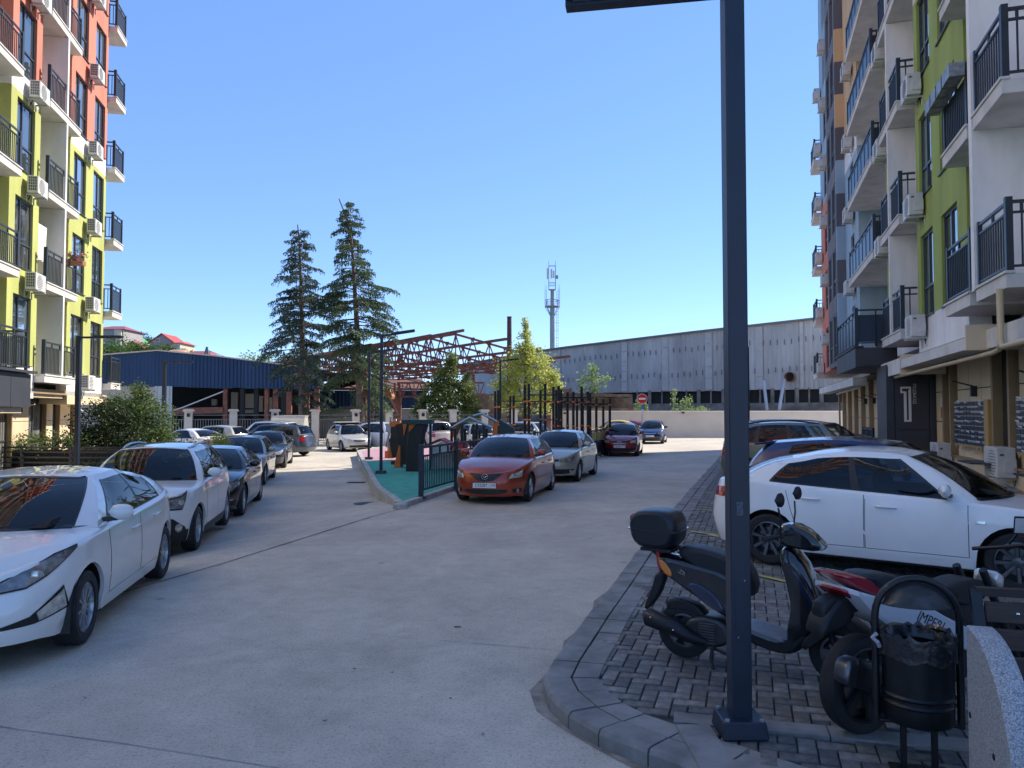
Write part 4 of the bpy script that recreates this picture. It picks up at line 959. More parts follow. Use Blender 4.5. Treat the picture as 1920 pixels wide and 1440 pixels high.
# ---- ruined concrete structure
rc = empty('ruined_concrete_wall', (0, 0, 0), label='crumbling brown concrete remains behind the climbing frame', cat='ruin')
rcm = mat('ruin_concrete', (0.20, 0.155, 0.12), 0.95, var=0.5, vscale=1.2, bump=1.0, bscale=8)
for a, c, yt, yb, Y_ in ((893, 950, 738, 790, 66), (1045, 1072, 728, 775, 65), (1072, 1186, 738, 744, 64.5), (1076, 1100, 744, 775, 64.8), (1100, 1186, 745, 775, 65.5), (1040, 1205, 765, 775, 63.5)):
    q = MB().mat(rcm); n = 8; z0_, z1_ = -0.3 if yb > 770 else Zp(yb, Y_), Zp(yt, Y_)
    xs_ = [X(a, Y_) + (X(c, Y_) - X(a, Y_)) * k / n for k in range(n + 1)]; tops = [z1_ + rnd.uniform(-.08, .05) for _ in xs_]
    for k in range(n):
        q.hexa([(xs_[k], Y_, z0_), (xs_[k+1], Y_, z0_), (xs_[k+1], Y_+.6, z0_), (xs_[k], Y_+.6, z0_), (xs_[k], Y_, tops[k]), (xs_[k+1], Y_, tops[k+1]), (xs_[k+1], Y_+.6, tops[k+1]), (xs_[k], Y_+.6, tops[k])])
    q.build('concrete_block', rc, fix=True)
q = MB().mat(dk); q.box((X(1186, 67), 67, -0.3), (X(1560, 67), 67.2, Zp(770, 67))); q.build('dark_ledge', rc)
# ---- chimney, mast
ch = MB().mat(mat('chimney_brown', (0.10, 0.055, 0.05), 0.8, var=0.3, vscale=2)); c = P(955, 773, 75)
ch.lathe([(0.24, 0), (0.24, 8), (0.22, Zp(595, 75)), (0.24, Zp(595, 75)), (0.24, Zp(593, 75)), (0.18, Zp(593, 75)), (0.17, 10)], 14, Matrix.Translation((c.x, c.y, 0)))
tag(ch.build('chimney', smooth=40), 'slim dark brown steel chimney behind the steel trusses', 'chimney')
mt = empty('telecom_mast', P(1036, 773, 120), label='grey telecom mast with round platform, ladder and antennas above the warehouse', cat='mast'); mt.location.z = 0
gm_ = mat('galvanised', (0.30, 0.33, 0.36), 0.6, 0.3, var=0.12, vscale=1)
z_ = lambda py: Zp(py, 120)
q = MB().mat(gm_); q.lathe([(0.42, 0), (0.38, z_(590)), (0.36, z_(577)), (0.8, z_(574))], 14); q.lathe([(0.3, z_(574)), (0.28, z_(545)), (0.5, z_(542))], 14); q.build('shaft', mt, smooth=50)
q = MB().mat(gm_); 
for zz in (z_(574), z_(562)):
    q.tube([(1.15 * math.cos(k * math.pi / 6), 1.15 * math.sin(k * math.pi / 6), zz) for k in range(13)], 0.05, 5)
q.lathe([(0.3, z_(575)), (1.15, z_(575)), (1.15, z_(574.3)), (0.3, z_(574.3))], 14)
for k in range(8):
    a = k * math.pi / 4; x, y = 1.15 * math.cos(a), 1.15 * math.sin(a); q.bar((x, y, z_(575)), (x, y, z_(561)), 0.06); q.bar((x, y, z_(575)), (0.38 * math.cos(a), 0.38 * math.sin(a), z_(591)), 0.07)
    a2 = a + math.pi / 4; q.bar((x, y, z_(575)), (1.15 * math.cos(a2), 1.15 * math.sin(a2), z_(562)), 0.04)
for k in (0, 3, 4, 7): a = k * math.pi / 4 + 0.1; x, y = 1.15 * math.cos(a), 1.15 * math.sin(a); q.bar((x, y, z_(575)), (x, y, z_(541)), 0.07); q.bar((x, y, z_(541)), (x, y, z_(532)), 0.03)
q.build('platform', mt)
q = MB().mat(gm_)
for sx, sy in ((-.55, -.4), (.5, -.4), (-.55, .4), (.5, .4)):
    q.bar((sx, sy, z_(543)), (sx, sy, z_(497)), 0.07); q.bar((sx, sy, z_(497)), (sx, sy, z_(487)), 0.03)
for yy in (542, 534, 529, 497):
    for a, c in (((-.55, -.4), (.5, -.4)), ((.5, -.4), (.5, .4)), ((.5, .4), (-.55, .4)), ((-.55, .4), (-.55, -.4))): q.bar((*a, z_(yy)), (*c, z_(yy)), 0.06)
q.build('top_frame', mt)
am = mat('antenna_white', (0.55, 0.56, 0.56), 0.6)
for x, y, t_, b_ in ((-.75, -.5, 502, 523), (-.15, -.55, 504, 522), (.2, -.5, 507, 521)): q = MB().mat(am); q.box((x - .14, y - .1, z_(b_)), (x + .14, y + .08, z_(t_))); q.build('antenna', mt, bevel=0.03)
q = MB().mat(gm_); q.box((.5, -.6, z_(522)), (.9, -.2, z_(516))); q.build('equipment_box', mt)
q = MB().mat(am); q.bar((.62, -.2, 0), (.62, -.2, z_(545)), 0.05); q.bar((.9, -.2, 0), (.9, -.2, z_(545)), 0.05)
k = 6.0
while k < z_(545): q.bar((.62, -.2, k), (.9, -.2, k), 0.04); k += 0.45
for k in range(9): q.bar((0.3, -.2, 10 + k * 1.2), (1.0, -.2, 10 + k * 1.2), 0.04)
q.build('ladder', mt)
# ---- hill with houses
hm = mat('hill_green', (0.10, 0.14, 0.05), 0.95, var=0.5, vscale=0.08, col2=(0.05, 0.08, 0.03))
q = MB().mat(hm); rows = []
for j in range(26):
    Y_ = 120 + j * 8; row = []
    for i in range(40):
        x = -190 + i * 4.2; px = 960 + F * x / Y_
        top = lin([(150, 640), (200, 650), (300, 660), (420, 676), (520, 700), (640, 775)], px)
        f_ = min(1, max(0, (Y_ - 120) / 80.0)); row.append((x, Y_, max(-0.5, (HC + (773 - top) * 205 / F - 1.5) * f_ + rnd.uniform(-.4, .4))))
    rows.append(row)
q.grid(rows); q.build('hill', smooth=60, kind='structure')
def house(name, px0, px1, ye, yr, yb, Y_, wm, rm, label, side=0.3, ridge='x', dz=6):
    h = empty('house', (0, 0, 0), label=label, cat='house', group='houses on the hillside')
    x0, x1 = X(px0, Y_), X(px1, Y_); ze, zr_, zb0 = Zp(ye, Y_), Zp(yr, Y_), Zp(yb, Y_) - 6; xm = (x0 + x1) / 2
    q = MB().mat(wm); q.box((x0, Y_, zb0), (x1, Y_ + dz, ze)); 
    if ridge == 'gable': q.prism([(x0, Y_, ze + .01), (x1, Y_, ze + .01), (xm, Y_, zr_)], (0, dz, 0))
    q.build('wall', h, fix=True)
    q = MB().mat(rm); e = 0.5
    if ridge == 'gable':
        t = 0.18
        for sx, a in ((x0 - e, xm), (x1 + e, xm)):
            zz = ze - (zr_ - ze) * e / (xm - x0)
            q.hexa([(sx, Y_ - e, zz), (a, Y_ - e, zr_ + .05), (a, Y_ + dz + e, zr_ + .05), (sx, Y_ + dz + e, zz), (sx, Y_ - e, zz + t), (a, Y_ - e, zr_ + t + .05), (a, Y_ + dz + e, zr_ + t + .05), (sx, Y_ + dz + e, zz + t)])
    else:
        a, c = x0 - e, x1 + e; xi = (x1 - x0) * side
        q.poly([(a, Y_ - e, ze), (c, Y_ - e, ze), (c - xi, Y_ + dz / 2, zr_), (a + xi, Y_ + dz / 2, zr_)]); q.poly([(c, Y_ - e, ze), (c, Y_ + dz + e, ze), (c - xi, Y_ + dz / 2, zr_)])
        q.poly([(a, Y_ + dz + e, ze), (a, Y_ - e, ze), (a + xi, Y_ + dz / 2, zr_)]); q.poly([(c, Y_ + dz + e, ze), (a, Y_ + dz + e, ze), (a + xi, Y_ + dz / 2, zr_), (c - xi, Y_ + dz / 2, zr_)])
    q.build('roof', h, fix=True); return h, x0, x1, ze, zr_
def hwin(h, px0, px1, y0, y1, Y_):
    q = MB().mat(wg3); q.box((X(px0, Y_), Y_ - .12, Zp(y1, Y_)), (X(px1, Y_), Y_ - .05, Zp(y0, Y_))); w_ = q.build('window', h)
    q = MB().mat(platem); q.box((X(px0, Y_) - .12, Y_ - .08, Zp(y1, Y_) - .12), (X(px1, Y_) + .12, Y_ - .02, Zp(y0, Y_) + .12)); q.build('frame', w_)
hw1 = mat('house_wall_grey', (0.36, 0.34, 0.33), 0.9, var=0.1, vscale=0.4); hw2 = mat('house_wall_cream', (0.6, 0.5, 0.38), 0.9)
rf1 = mat('red_metal_roof', (0.42, 0.06, 0.05), 0.6, var=0.1, vscale=0.5); rf2 = mat('green_metal_roof', (0.08, 0.33, 0.13), 0.6); rf3 = mat('maroon_roof', (0.28, 0.07, 0.075), 0.6)
h, *_ = house('a', 279, 325, 642, 626, 660, 200, hw1, rf1, 'grey gabled house with a red roof on the hilltop', ridge='gable', dz=8); hwin(h, 287, 297, 635, 640, 200)
h, *_ = house('b', 322, 336, 643, 638, 656, 198, hw2, rf1, 'cream annex with a red roof beside the gabled house', dz=9); hwin(h, 326, 328, 646, 652, 198); hwin(h, 331, 333, 646, 652, 198)
h, *_ = house('c', 172, 229, 617, 607, 648, 190, hw1, rf3, 'large two storey house with a maroon hipped roof at the left', side=0.35, dz=10); q = MB().mat(hw2); q.box((X(214, 190), 189.4, Zp(647, 190)), (X(227, 190), 190.5, Zp(618, 190))); q.build('annex', h); q = MB().mat(platem); q.box((X(200, 190), 188.6, Zp(632, 190)), (X(230, 190), 189.3, Zp(630, 190))); q.box((X(212, 190), 188.6, Zp(649, 190)), (X(230, 190), 189.4, Zp(647, 190))); q.build('balcony_slab', h); hwin(h, 218, 219.5, 635, 638, 189.2); hwin(h, 221, 222.5, 635, 638, 189.2)
h, *_ = house('d', 218, 266, 646, 629, 658, 205, hw1, rf2, 'dark gabled house with a bright green roof', ridge='gable', dz=6); hwin(h, 238, 243, 637, 640, 205)
house('e', 238, 258, 648, 640, 660, 192, mat('orange_house', (0.65, 0.36, 0.2), 0.9), rf3, 'small orange gabled shed in front of the green roofed house', ridge='gable', dz=5)
house('f', 336, 390, 668, 655, 675, 150, hw2, rf3, 'low building with a maroon hipped roof above the blue hall', side=0.3, dz=8)
house('g', 312, 336, 661, 653, 668, 160, hw1, mat('rusty_tin_roof', (0.42, 0.25, 0.17), 0.8, var=0.4, vscale=0.8), 'shed with a rusty striped tin roof below the red roofed house', side=0.1, dz=6)
house('h', 425, 450, 676, 672, 685, 150, hw1, rf1, 'distant low red roof just above the blue hall', side=0.15, dz=5)
q = MB().mat(mat('pylon_blue', (0.10, 0.15, 0.2), 0.6)); Yp = 130
q.bar((X(381, Yp), Yp, Zp(672, Yp)), (X(386, Yp), Yp, Zp(650, Yp)), 0.18); q.bar((X(389, Yp), Yp, Zp(672, Yp)), (X(387, Yp), Yp, Zp(650, Yp)), 0.25); q.bar((X(383, Yp), Yp, Zp(660, Yp)), (X(388, Yp), Yp, Zp(660, Yp)), 0.12)
tag(q.build('utility_pylon'), 'small A-shaped dark pylon standing above the blue hall roof', 'pylon')
# ================================================================ cars
PF, QF, PR_, QR = 6.0, 2.6, 7.0, 3.0
def paint(name, c, metal=0.0, rough=0.35): return mat(name, c, rough, metal, var=0.05, vscale=1.5, coat=1.0)
class Car:
    def __init__(s, o, **d):
        s.o = o; s.__dict__.update(dict(L=4.5, W=1.78, H=1.45, xf=1.35, xr=-1.32, R=0.315, Ra=0.37, sill=0.20, glassm=cglass,
            nose=[(0.15, 0.10), (0.3, 0.02), (0.5, 0.0), (0.62, 0.04), (0.75, 0.14)], tail=[(0.15, 0.12), (0.35, 0.03), (0.5, 0.0), (0.75, 0.05), (1.0, 0.10)],
            deck=[(-2.2, 0.95), (-1.5, 0.98), (0.9, 0.93), (1.6, 0.85), (2.2, 0.70)], bw=[(0.15, 0.93), (0.3, 0.975), (0.5, 1.0), (0.7, 0.995), (1.05, 0.95)], crown=0.045,
            xwb=1.05, xwc=0.72, xrb=-1.75, xrc=-1.55, xtf=0.30, xtfc=0.18, xtr=-0.95, xtrc=-0.85, rw=0.56, roof=[(-0.95, 1.34), (-0.3, 1.41), (0.3, 1.37)], rcrown=0.045,
            wins=[(0.07, 0.10, 0.46, 0.50), (0.50, 0.54, 0.83, 0.80)], v0=0.05, v1=0.90, doors=[(0.92, -0.10), (-0.12, -0.98)], wsb=.88, ginset=0.05, qf=QF), **d)
        s.half = s.L / 2
    def w(s, x, z=0.6):
        p, q = (PF, s.qf) if x >= 0 else (PR_, QR)
        c = min(1.0, (abs(x) / s.half)) ** p
        return s.W / 2 * lin(s.bw, z) * max(0.0, 1 - c) ** (1 / q)
    def S(s, phi, z, off=0.0, side=1):      # lower body surface, phi 0 nose .. pi tail
        def raw(ph, zz):
            c2, s2 = math.cos(ph) ** 2, math.sin(ph) ** 2; front = ph <= math.pi / 2
            p, q = (PF, s.qf) if front else (PR_, QR); x = s.half * c2 ** (1 / p) * (1 if front else -1)
            y = s.W / 2 * lin(s.bw, zz) * s2 ** (1 / q)
            prof = s.nose if front else s.tail
            x -= crv(prof, zz) * (abs(x) / s.half) ** 4 * (1 if front else -1)
            return Vector((x, y, zz))
        p0 = raw(phi, z)
        if off:
            a = raw(max(phi - 0.004, 0.0), z); b_ = raw(min(phi + 0.004, math.pi), z); t = (b_ - a); t.z = 0
            if t.length < 1e-7: t = Vector((0, 1, 0))
            up = raw(phi, z + 0.01) - raw(phi, z - 0.01); n = t.normalized().cross(up.normalized()); n = -n if n.x * p0.x * abs(math.cos(phi)) + n.y * p0.y < 0 else n
            p0 = p0 + n.normalized() * off
        p0.y *= side; return p0
    def fy(s, y, rear=False, z=0.5):        # phi for a lateral position
        b_ = s.W / 2 * lin(s.bw, z); q = QR if rear else s.qf
        a = math.asin(min(1, math.sqrt(max(0, abs(y) / b_) ** q))); return math.pi - a if rear else a
    def fx(s, x):
        p = PF if x >= 0 else PR_; a = math.acos(min(1, math.sqrt(min(1, abs(x) / s.half) ** p))); return a if x >= 0 else math.pi - a
    def ph(s, k, z=0.5):
        kind, v = k
        return s.fy(v, False, z) if kind == 'y' else s.fy(v, True, z) if kind == 'r' else s.fx(v)
    def dk(s, x): return crv(s.deck, x)
    def G(s, u, v, off=0.0, side=1):        # greenhouse surface, u 0..3, v 0..1
        def raw(u, v):
            if u <= 1:
                t = u; yb = t * (s.w(s.xwc, 0.85) - s.ginset); xb = s.xwb - (s.xwb - s.xwc) * t ** 2.2; xt = s.xtf - (s.xtf - s.xtfc) * t ** 2.2; yt = t * s.rwx(s.xtfc)
            elif u <= 2:
                t = u - 1; xb = s.xwc + (s.xrc - s.xwc) * t; xt = s.xtfc + (s.xtrc - s.xtfc) * t; yb = s.w(xb, 0.9) - s.ginset; yt = s.rwx(xt)
            else:
                t = 3 - u; yb = t * (s.w(s.xrc, 0.9) - s.ginset); xb = s.xrb + (s.xrc - s.xrb) * t ** 2.2; xt = s.xtr + (s.xtrc - s.xtr) * t ** 2.2; yt = t * s.rwx(s.xtrc)
            we = max(0.01, s.w(xb, 0.9)); zb = s.dk(xb) + s.crown * (1 - min(1, (yb / we)) ** 2) - 0.012
            zt = crv(s.roof, xt) + (s.rcrown * (1 - (yt / max(0.01, s.rwx(xt))) ** 2) if (u < 1 or u > 2) else 0)
            bul = math.sin(math.pi * v); k = abs(yb) / max(0.01, s.w(xb, 0.9) - s.ginset)
            x = xb + (xt - xb) * v + (0.035 if u < 1 else (-0.03 if u > 2 else 0)) * bul * (1 - 0.5 * k)
            y = yb + (yt - yb) * v + 0.03 * bul * k * k; z = zb + (zt - zb) * v + (0.045 * bul if (u < 1 or u > 2) else 0.045 * bul * (1 - min(1, min(u - 1, 2 - u) * 6)))
            return Vector((x, y, z))
        p0 = raw(u, v)
        if off:
            e = 0.006; lo, hi = (0, 1) if u <= 1 else (1.0001, 2) if u <= 2 else (2.0001, 3)
            a, b_ = raw(max(lo, u - e), v), raw(min(hi, u + e), v); c, d = raw(u, max(0, v - e)), raw(u, min(1, v + e))
            n = (b_ - a).cross(d - c)
            ref = Vector((1 if u < 1 else (0 if u <= 2 else -1), 0 if (u < 1 or u > 2) else 1, 0.3)); n = -n if n.dot(ref) < 0 else n
            p0 = p0 + n.normalized() * off
        p0.y *= side; return p0
    def rwx(s, x): 
        t = (x - s.xtrc) / (s.xtfc - s.xtrc); return s.rw * (1 - 0.10 * (2 * t - 1) ** 2)
    def patchS(s, mb, lower, upper, off=0.006, n=10, m=4, sides=(1, -1), skirt=0.0):
        def at(lst, t):
            k = t * (len(lst) - 1); i = min(len(lst) - 2, int(k)); f = k - i; (a, za), (b_, zb) = lst[i], lst[i + 1]
            return s.ph(a, za) * (1 - f) + s.ph(b_, zb) * f, za * (1 - f) + zb * f
        for sd in sides:
            rows = []
            for i in range(m + 1):
                f = i / m; row = []
                for j in range(n + 1):
                    (p0, z0_), (p1, z1_) = at(lower, j / n), at(upper, j / n); row.append(s.S(p0 * (1 - f) + p1 * f, z0_ * (1 - f) + z1_ * f, off, sd))
                rows.append(row)
            mb.grid(rows, flip=(sd > 0))
    def patchG(s, mb, u0b, u0t, u1b, u1t, v0, v1, off=0.006, n=8, m=6, sides=(1, -1), mode=0):
        for sd in sides:
            rows = []
            for i in range(m + 1):
                f = i / m; row = []
                for j in range(n + 1):
                    g = j / n; a = u0b * (1 - g) + u1b * g; b_ = u0t * (1 - g) + u1t * g; dv = min(.3, 0.30 * max(0, (b_ - 1.70) / .25) ** 2) if 1 < b_ <= 2 else 0; v = (v0 + (v1 - v0 - dv) * f) if mode == 0 else (v0 - dv + (1 - v0 + dv) * f) if mode == 1 else (v0 + (v1 - v0) * f)
                    row.append(s.G(a * (1 - f) + b_ * f, v, off, sd))
                rows.append(row)
            mb.grid(rows, flip=(sd < 0))
inm = mat('car_interior', (.012, .012, .013), .9); seatf = mat('car_seat_fabric', (.05, .05, .052), .9)
wheel_cache = {}
def wheel_meshes(R_, spokes, rimmat, wid=0.21, rimr=0.66, style=0):
    key = (R_, spokes, rimmat.name, wid, rimr, style)
    if key in wheel_cache: return wheel_cache[key]
    h = wid / 2; rr = R_ * rimr
    t = MB().mat(rubber); t.lathe([(rr, h * 0.82), (rr + 0.012, h), (R_ * 0.90, h * 1.02), (R_ * 0.975, h * 0.86), (R_ * 0.99, h*0.6), (R_*0.985, h * 0.57), (R_, h * 0.3), (R_*0.985, 0.0), (R_, -h * 0.3), (R_ * 0.975, -h * 0.86), (R_ * 0.9, -h), (rr, -h * 0.8)], 40)
    r = MB().mat(rimmat); r.lathe([(rr + 0.004, h * 0.86), (rr - 0.012, h * 0.90), (rr - 0.018, h * 0.72), (rr - 0.03, 0), (rr - 0.02, -h * 0.8)], 36)
    r.mat(black); r.lathe([(rr - 0.02, h * 0.05), (0.001, h * 0.05)], 24)
    r.mat(mat('brake_disc', (0.25, 0.25, 0.26), 0.4, 0.8)); r.lathe([(rr * 0.68, h * 0.12), (rr * 0.66, h * 0.16), (0.06, h * 0.16)], 24)
    r.mat(rimmat)
    for k in range(spokes):
        a = 2 * math.pi * k / spokes; ca, sa = math.cos(a), math.sin(a)
        def q(x, y, z): return (ca * x - sa * y, sa * x + ca * y, z)
        w0, w1 = 0.026 if spokes < 8 else 0.02, 0.045 if spokes <= 6 else 0.027
        if style == 1:
            for sg in (-1, 1):
                o0, o1 = sg * 0.018, sg * (rr * math.sin(math.pi / spokes) * 0.55)
                r.hexa([q(0.04, o0 - .011, h*.55), q(rr - .01, o1 - .014, h*.62), q(rr - .01, o1 + .014, h*.62), q(0.04, o0 + .011, h*.55), q(0.04, o0 - .008, h*.78), q(rr - .01, o1 - .010, h*.88), q(rr - .01, o1 + .010, h*.88), q(0.04, o0 + .008, h*.78)])
        else:
            r.hexa([q(0.04, -w0, h*.5), q(rr - .008, -w1, h*.6), q(rr - .008, w1, h*.6), q(0.04, w0, h*.5), q(0.04, -w0*.7, h*.78), q(rr - .008, -w1*.7, h*.9), q(rr - .008, w1*.7, h*.9), q(0.04, w0*.7, h*.78)])
    r.lathe([(0.001, h * 0.84), (0.028, h * 0.84), (0.06, h * 0.76), (0.062, h * 0.4)], 16)
    for k in range(5):
        a = 2 * math.pi * (k + .5) / 5; r.mat(black); r.lathe([(0.0085, h * .80), (0.001, h * .80)], 6, Matrix.Translation((0.045 * math.cos(a), 0.045 * math.sin(a), 0)))
    wheel_cache[key] = (t.mesh('wheel', 35), r.mesh('rim', 30)); return wheel_cache[key]
def add_wheel(parent, x, y, R_, side, spokes=10, rimmat=alu, wid=0.21, rimr=0.66, steer=0, style=0, zc=None):
    t, r = wheel_meshes(R_, spokes, rimmat, wid, rimr, style)
    w_ = place('wheel', t, parent, (x, y, zc if zc else R_), (R(-90) * side, rnd.uniform(0, 1), R(steer)))
    w_.rotation_euler = (Matrix.Rotation(R(steer), 3, 'Z') @ Matrix.Rotation(R(-90) * side, 3, 'X') @ Matrix.Rotation(rnd.uniform(0, 6), 3, 'Z')).to_euler()
    place('rim', r, w_)
def plate(o, x, z, txt, reg, facing=1, y=0.0):
    q = MB().mat(black); q.box((-0.27, -0.062, -0.006), (0.27, 0.062, 0.0)); q.mat(platem); q.box((-0.26, -0.054, 0.0005), (0.26, 0.054, 0.004)); q.mat(inkm); q.box((0.118, -0.045, 0.0042), (0.121, 0.045, 0.0045))
    M = Matrix(((0, 0, facing, x), (facing, 0, 0, y), (0, 1, 0, z), (0, 0, 0, 1)))
    me = q.mesh('number_plate'); me.transform(M); p = place('number_plate', me, o)
    if txt:
        text_obj('lettering', txt, 0.098, inkm, p, M @ Matrix.Translation((-0.07, 0, 0.005)) @ Matrix.Diagonal((0.86, 1, 1, 1)), 0.0008)
        text_obj('lettering', reg, 0.07, inkm, p, M @ Matrix.Translation((0.19, 0.008, 0.005)), 0.0008)
def make_car(name, label, cat, pm_, loc, yaw, feats, detail=1, roofm=None, group=None, **d):
    o = empty(name, (loc[0], loc[1], loc[2]), yaw, label=label, cat=cat, group=group)
    c = Car(o, **d); Ra = c.Ra
    # stations
    ys = [0, .12, .25, .38, .5, .6, .68, .75, .81]; st = [('y', f * c.W / 2) for f in ys]; b_ = c.W / 2
    xs_ = []; x = c.half * 0.93
    arch = []
    for xc in (c.xf, c.xr): arch += [xc + Ra * math.cos(t) for t in [k * math.pi / 14 for k in range(15)]]
    base = [c.half * 0.945, c.half * 0.92, c.half*.89] + [x_ for x_ in [c.half * 0.86 - 0.14 * i for i in range(60)] if -c.half * 0.93 < x_ < c.half * 0.86 and all(abs(x_ - xc) > Ra + 0.03 for xc in (c.xf, c.xr))]
    xs_ = sorted(set([round(v, 4) for v in base + arch + [c.xf + Ra + .012, c.xf - Ra - .012, c.xr + Ra + .012, c.xr - Ra - .012, -c.half*.95]]), reverse=True)
    phis = [c.fy(f * b_) for f in ys]; phx = [c.fx(v) for v in xs_]; phr = [c.fy(f * b_, True) for f in reversed(ys)]
    phx = [p for p in phx if phis[-1] + 0.01 < p < phr[0] - 0.01]; allp = phis + phx + phr
    nr = 12; body = MB().mat(pm_); rad = 0.05
    def zlow(p, x):
        z = c.sill + (0.0 if abs(x) < c.half * 0.8 else 0.02)
        for xc in (c.xf, c.xr):
            if abs(x - xc) < Ra: z = max(z, c.R + math.sqrt(max(0, Ra * Ra - (x - xc) ** 2)))
        return z
    top = {}
    for sd in (1, -1):
        cols = []
        for p in allp:
            x = c.S(p, 0.5).x; zl = zlow(p, x); zt = c.dk(x); col = []
            pl = c.S(p, zl, 0, sd); inn = Vector((pl.x - 0.03 * (abs(x) / c.half) ** 4 * (1 if x > 0 else -1), pl.y - 0.035 * sd * min(1, abs(pl.y) * 3), pl.z + (-0.005 if zl < 0.35 else 0.0))); col.append(inn)
            for k in range(nr + 1): col.append(c.S(p, zl + (zt - rad - zl) * k / nr, 0, sd))
            f4 = (abs(x) / c.half) ** 4
            for k in (1, 2, 3):
                a = k * math.pi / 6; q = c.S(p, zt - rad, 0, sd); ins = rad * (1 - math.cos(a)); yy = abs(q.y); yy = max(0, yy - ins * min(1, yy * 4))
                col.append(Vector((q.x - ins * f4 * (1 if x > 0 else -1), yy * sd, zt - rad + rad * math.sin(a))))
            cols.append(col)
        body.grid(cols, flip=(sd < 0))
        K = 7; deckc = []
        for col in cols:
            e = col[-1]; r_ = []
            for k in range(K + 1):
                f = k / K; r_.append(Vector((e.x, e.y * (1 - f), e.z + c.crown * (1 - (1 - f) ** 2) * min(1, abs(e.y) * 2.2))))
            deckc.append(r_)
        body.grid(deckc, flip=(sd < 0))
    # greenhouse shell and roof
    gm_ = MB().mat(pm_)
    for sd in (1, -1):
        us = [i / 6 for i in range(7)] + [1 + i / 14 for i in range(15)] + [2 + i / 6 for i in range(7)]
        us = [u if u not in (1.0, 2.0) else u for u in us]
        e_ = 1.00001; e2 = 2.00001; va, vb = c.v0 + .01, c.v1 - .01; S1 = (sd,)
        for q_ in ((0, 0, c.wsb, .93, 0, .045), (0, 0, c.wsb, .93, .95, 1), (c.wsb, .93, 1, 1, 0, 1), (e2, e2, 2.16, 2.16, 0, 1), (2.16, 2.16, 3, 3, 0, .09), (2.16, 2.16, 3, 3, .93, 1)): c.patchG(body, *q_, 0.0, n=7, m=4 if q_[5] - q_[4] < .5 else 8, sides=S1, mode=2)
        c.patchG(body, e_, e_, 2, 2, 0, va, 0.0, n=16, m=1, sides=S1, mode=2); c.patchG(body, e_, e_, 2, 2, vb, 1, 0.0, n=24, m=2, sides=S1, mode=1)
        ed = [(e_, e_)] + [p for (x0, x1, x2, x3) in c.wins for p in ((1 + x0, 1 + x1), (1 + x2, 1 + x3))] + [(2, 2)]
        for k in range(0, len(ed), 2):
            if 0 < k < len(ed) - 2: body.mat(black)
            c.patchG(body, *ed[k], *ed[k + 1], va, vb, 0.0, n=4, m=6, sides=S1); body.mat(pm_)
        # roof
        rg = []
        for k in range(6):
            f = k / 5; row = []
            for i, u in enumerate(us):
                e = c.G(u if i < 7 else (max(u, 1.00001) if i < 22 else max(u, 2.00001)), 1.0, 0, sd); xx = e.x; rwx_ = max(0.05, abs(e.y))
                fr = (1 - f) if True else 1
                zc_ = crv(c.roof, xx) + c.rcrown * (1 - (e.y * fr / max(0.05, c.rwx(max(min(xx, c.xtfc), c.xtrc)))) ** 2)
                row.append(Vector((xx, e.y * fr, max(zc_, e.z) if f > 0 else e.z)))
            rg.append(row)
        (body if not roofm else body.mat(roofm)).grid(rg, flip=(sd < 0)); body.mat(pm_)
    bo = body.build('body', o, smooth=38)
    # underside, liners
    ub = MB().mat(black); ub.box((c.xr + c.Ra, -b_ + 0.10, c.sill - 0.03), (c.xf - c.Ra, b_ - 0.10, c.sill + 0.12)); ub.box((-c.half + 0.3, -b_ * .5, c.sill - 0.02), (c.half - 0.3, b_ * .5, c.sill + 0.12))
    for xc in (c.xf, c.xr):
        for sd in (1, -1):
            yo, yi = (c.w(xc, 0.5) - 0.03) * sd, (b_ - 0.42) * sd; rows = [[(xc + Ra * 1.01 * math.cos(math.pi * k / 14), y, c.R + Ra * 1.01 * math.sin(math.pi * k / 14) if 0 < k < 14 else c.R * 0.6) for k in range(15)] for y in (yo, yi)]
            ub.grid(rows); ub.poly([(r_[0], r_[1], r_[2]) for r_ in rows[1]])
    ub.build('underbody', o)
    for xc, stf in ((c.xf, d.get('steer', 0)), (c.xr, 0)):
        for sd in (1, -1): add_wheel(o, xc, (c.w(xc, 0.4) - 0.115) * sd, c.R, sd, feats.get('spokes', 10), feats.get('rim', alu), rimr=feats.get('rimr', 0.66), steer=stf, style=feats.get('style', 0))
    # glazing
    va, vb = c.v0 + .01, c.v1 - .01; w0, w1 = c.wins[0], c.wins[-1]; tm = MB().mat(black)
    c.patchG(tm, 1 + w0[0] - .008, 1 + w0[0] - .008, 1 + w1[2] + .008, 1 + w1[2] + .008, va - .035, va, .003, n=14, m=1, mode=2)
    c.patchG(tm, 1 + w0[0] - .014, 1 + w0[1] - .014, 1 + w0[0], 1 + w0[1], va, vb, .003, n=1); c.patchG(tm, 1 + w1[2], 1 + w1[3], 1 + w1[2] + .012, 1 + w1[3] + .012, va, vb, .003, n=1)
    tm.build('window_trim', o, smooth=40)
    for k_, (a, b2, a1, b3) in enumerate(c.wins):
        for sd in (1, -1):
            g = MB().mat(feats.get('tint', tglass) if k_ else wsglass); c.patchG(g, 1 + a, 1 + b2, 1 + a1, 1 + b3, va, vb, 0.001, n=8, sides=(sd,)); g.build('side_window', o, smooth=60)
    t2 = MB().mat(black); c.patchG(t2, c.wsb, .93, c.wsb + .02, .945, .045, .95, 0.003, n=1, m=8, mode=2); c.patchG(t2, 0, 0, c.wsb, .93, .02, .048, 0.003, n=8, m=1, mode=2); c.patchG(t2, 0, 0, c.wsb, .93, .90, .952, 0.003, n=8, m=1, mode=2); t2.build('windscreen_seal', o, smooth=60)
    g = MB().mat(wsglass); c.patchG(g, 0, 0, c.wsb, 0.93, 0.045, 0.95, 0.001, m=8, mode=2); g.build('windscreen', o, smooth=60)
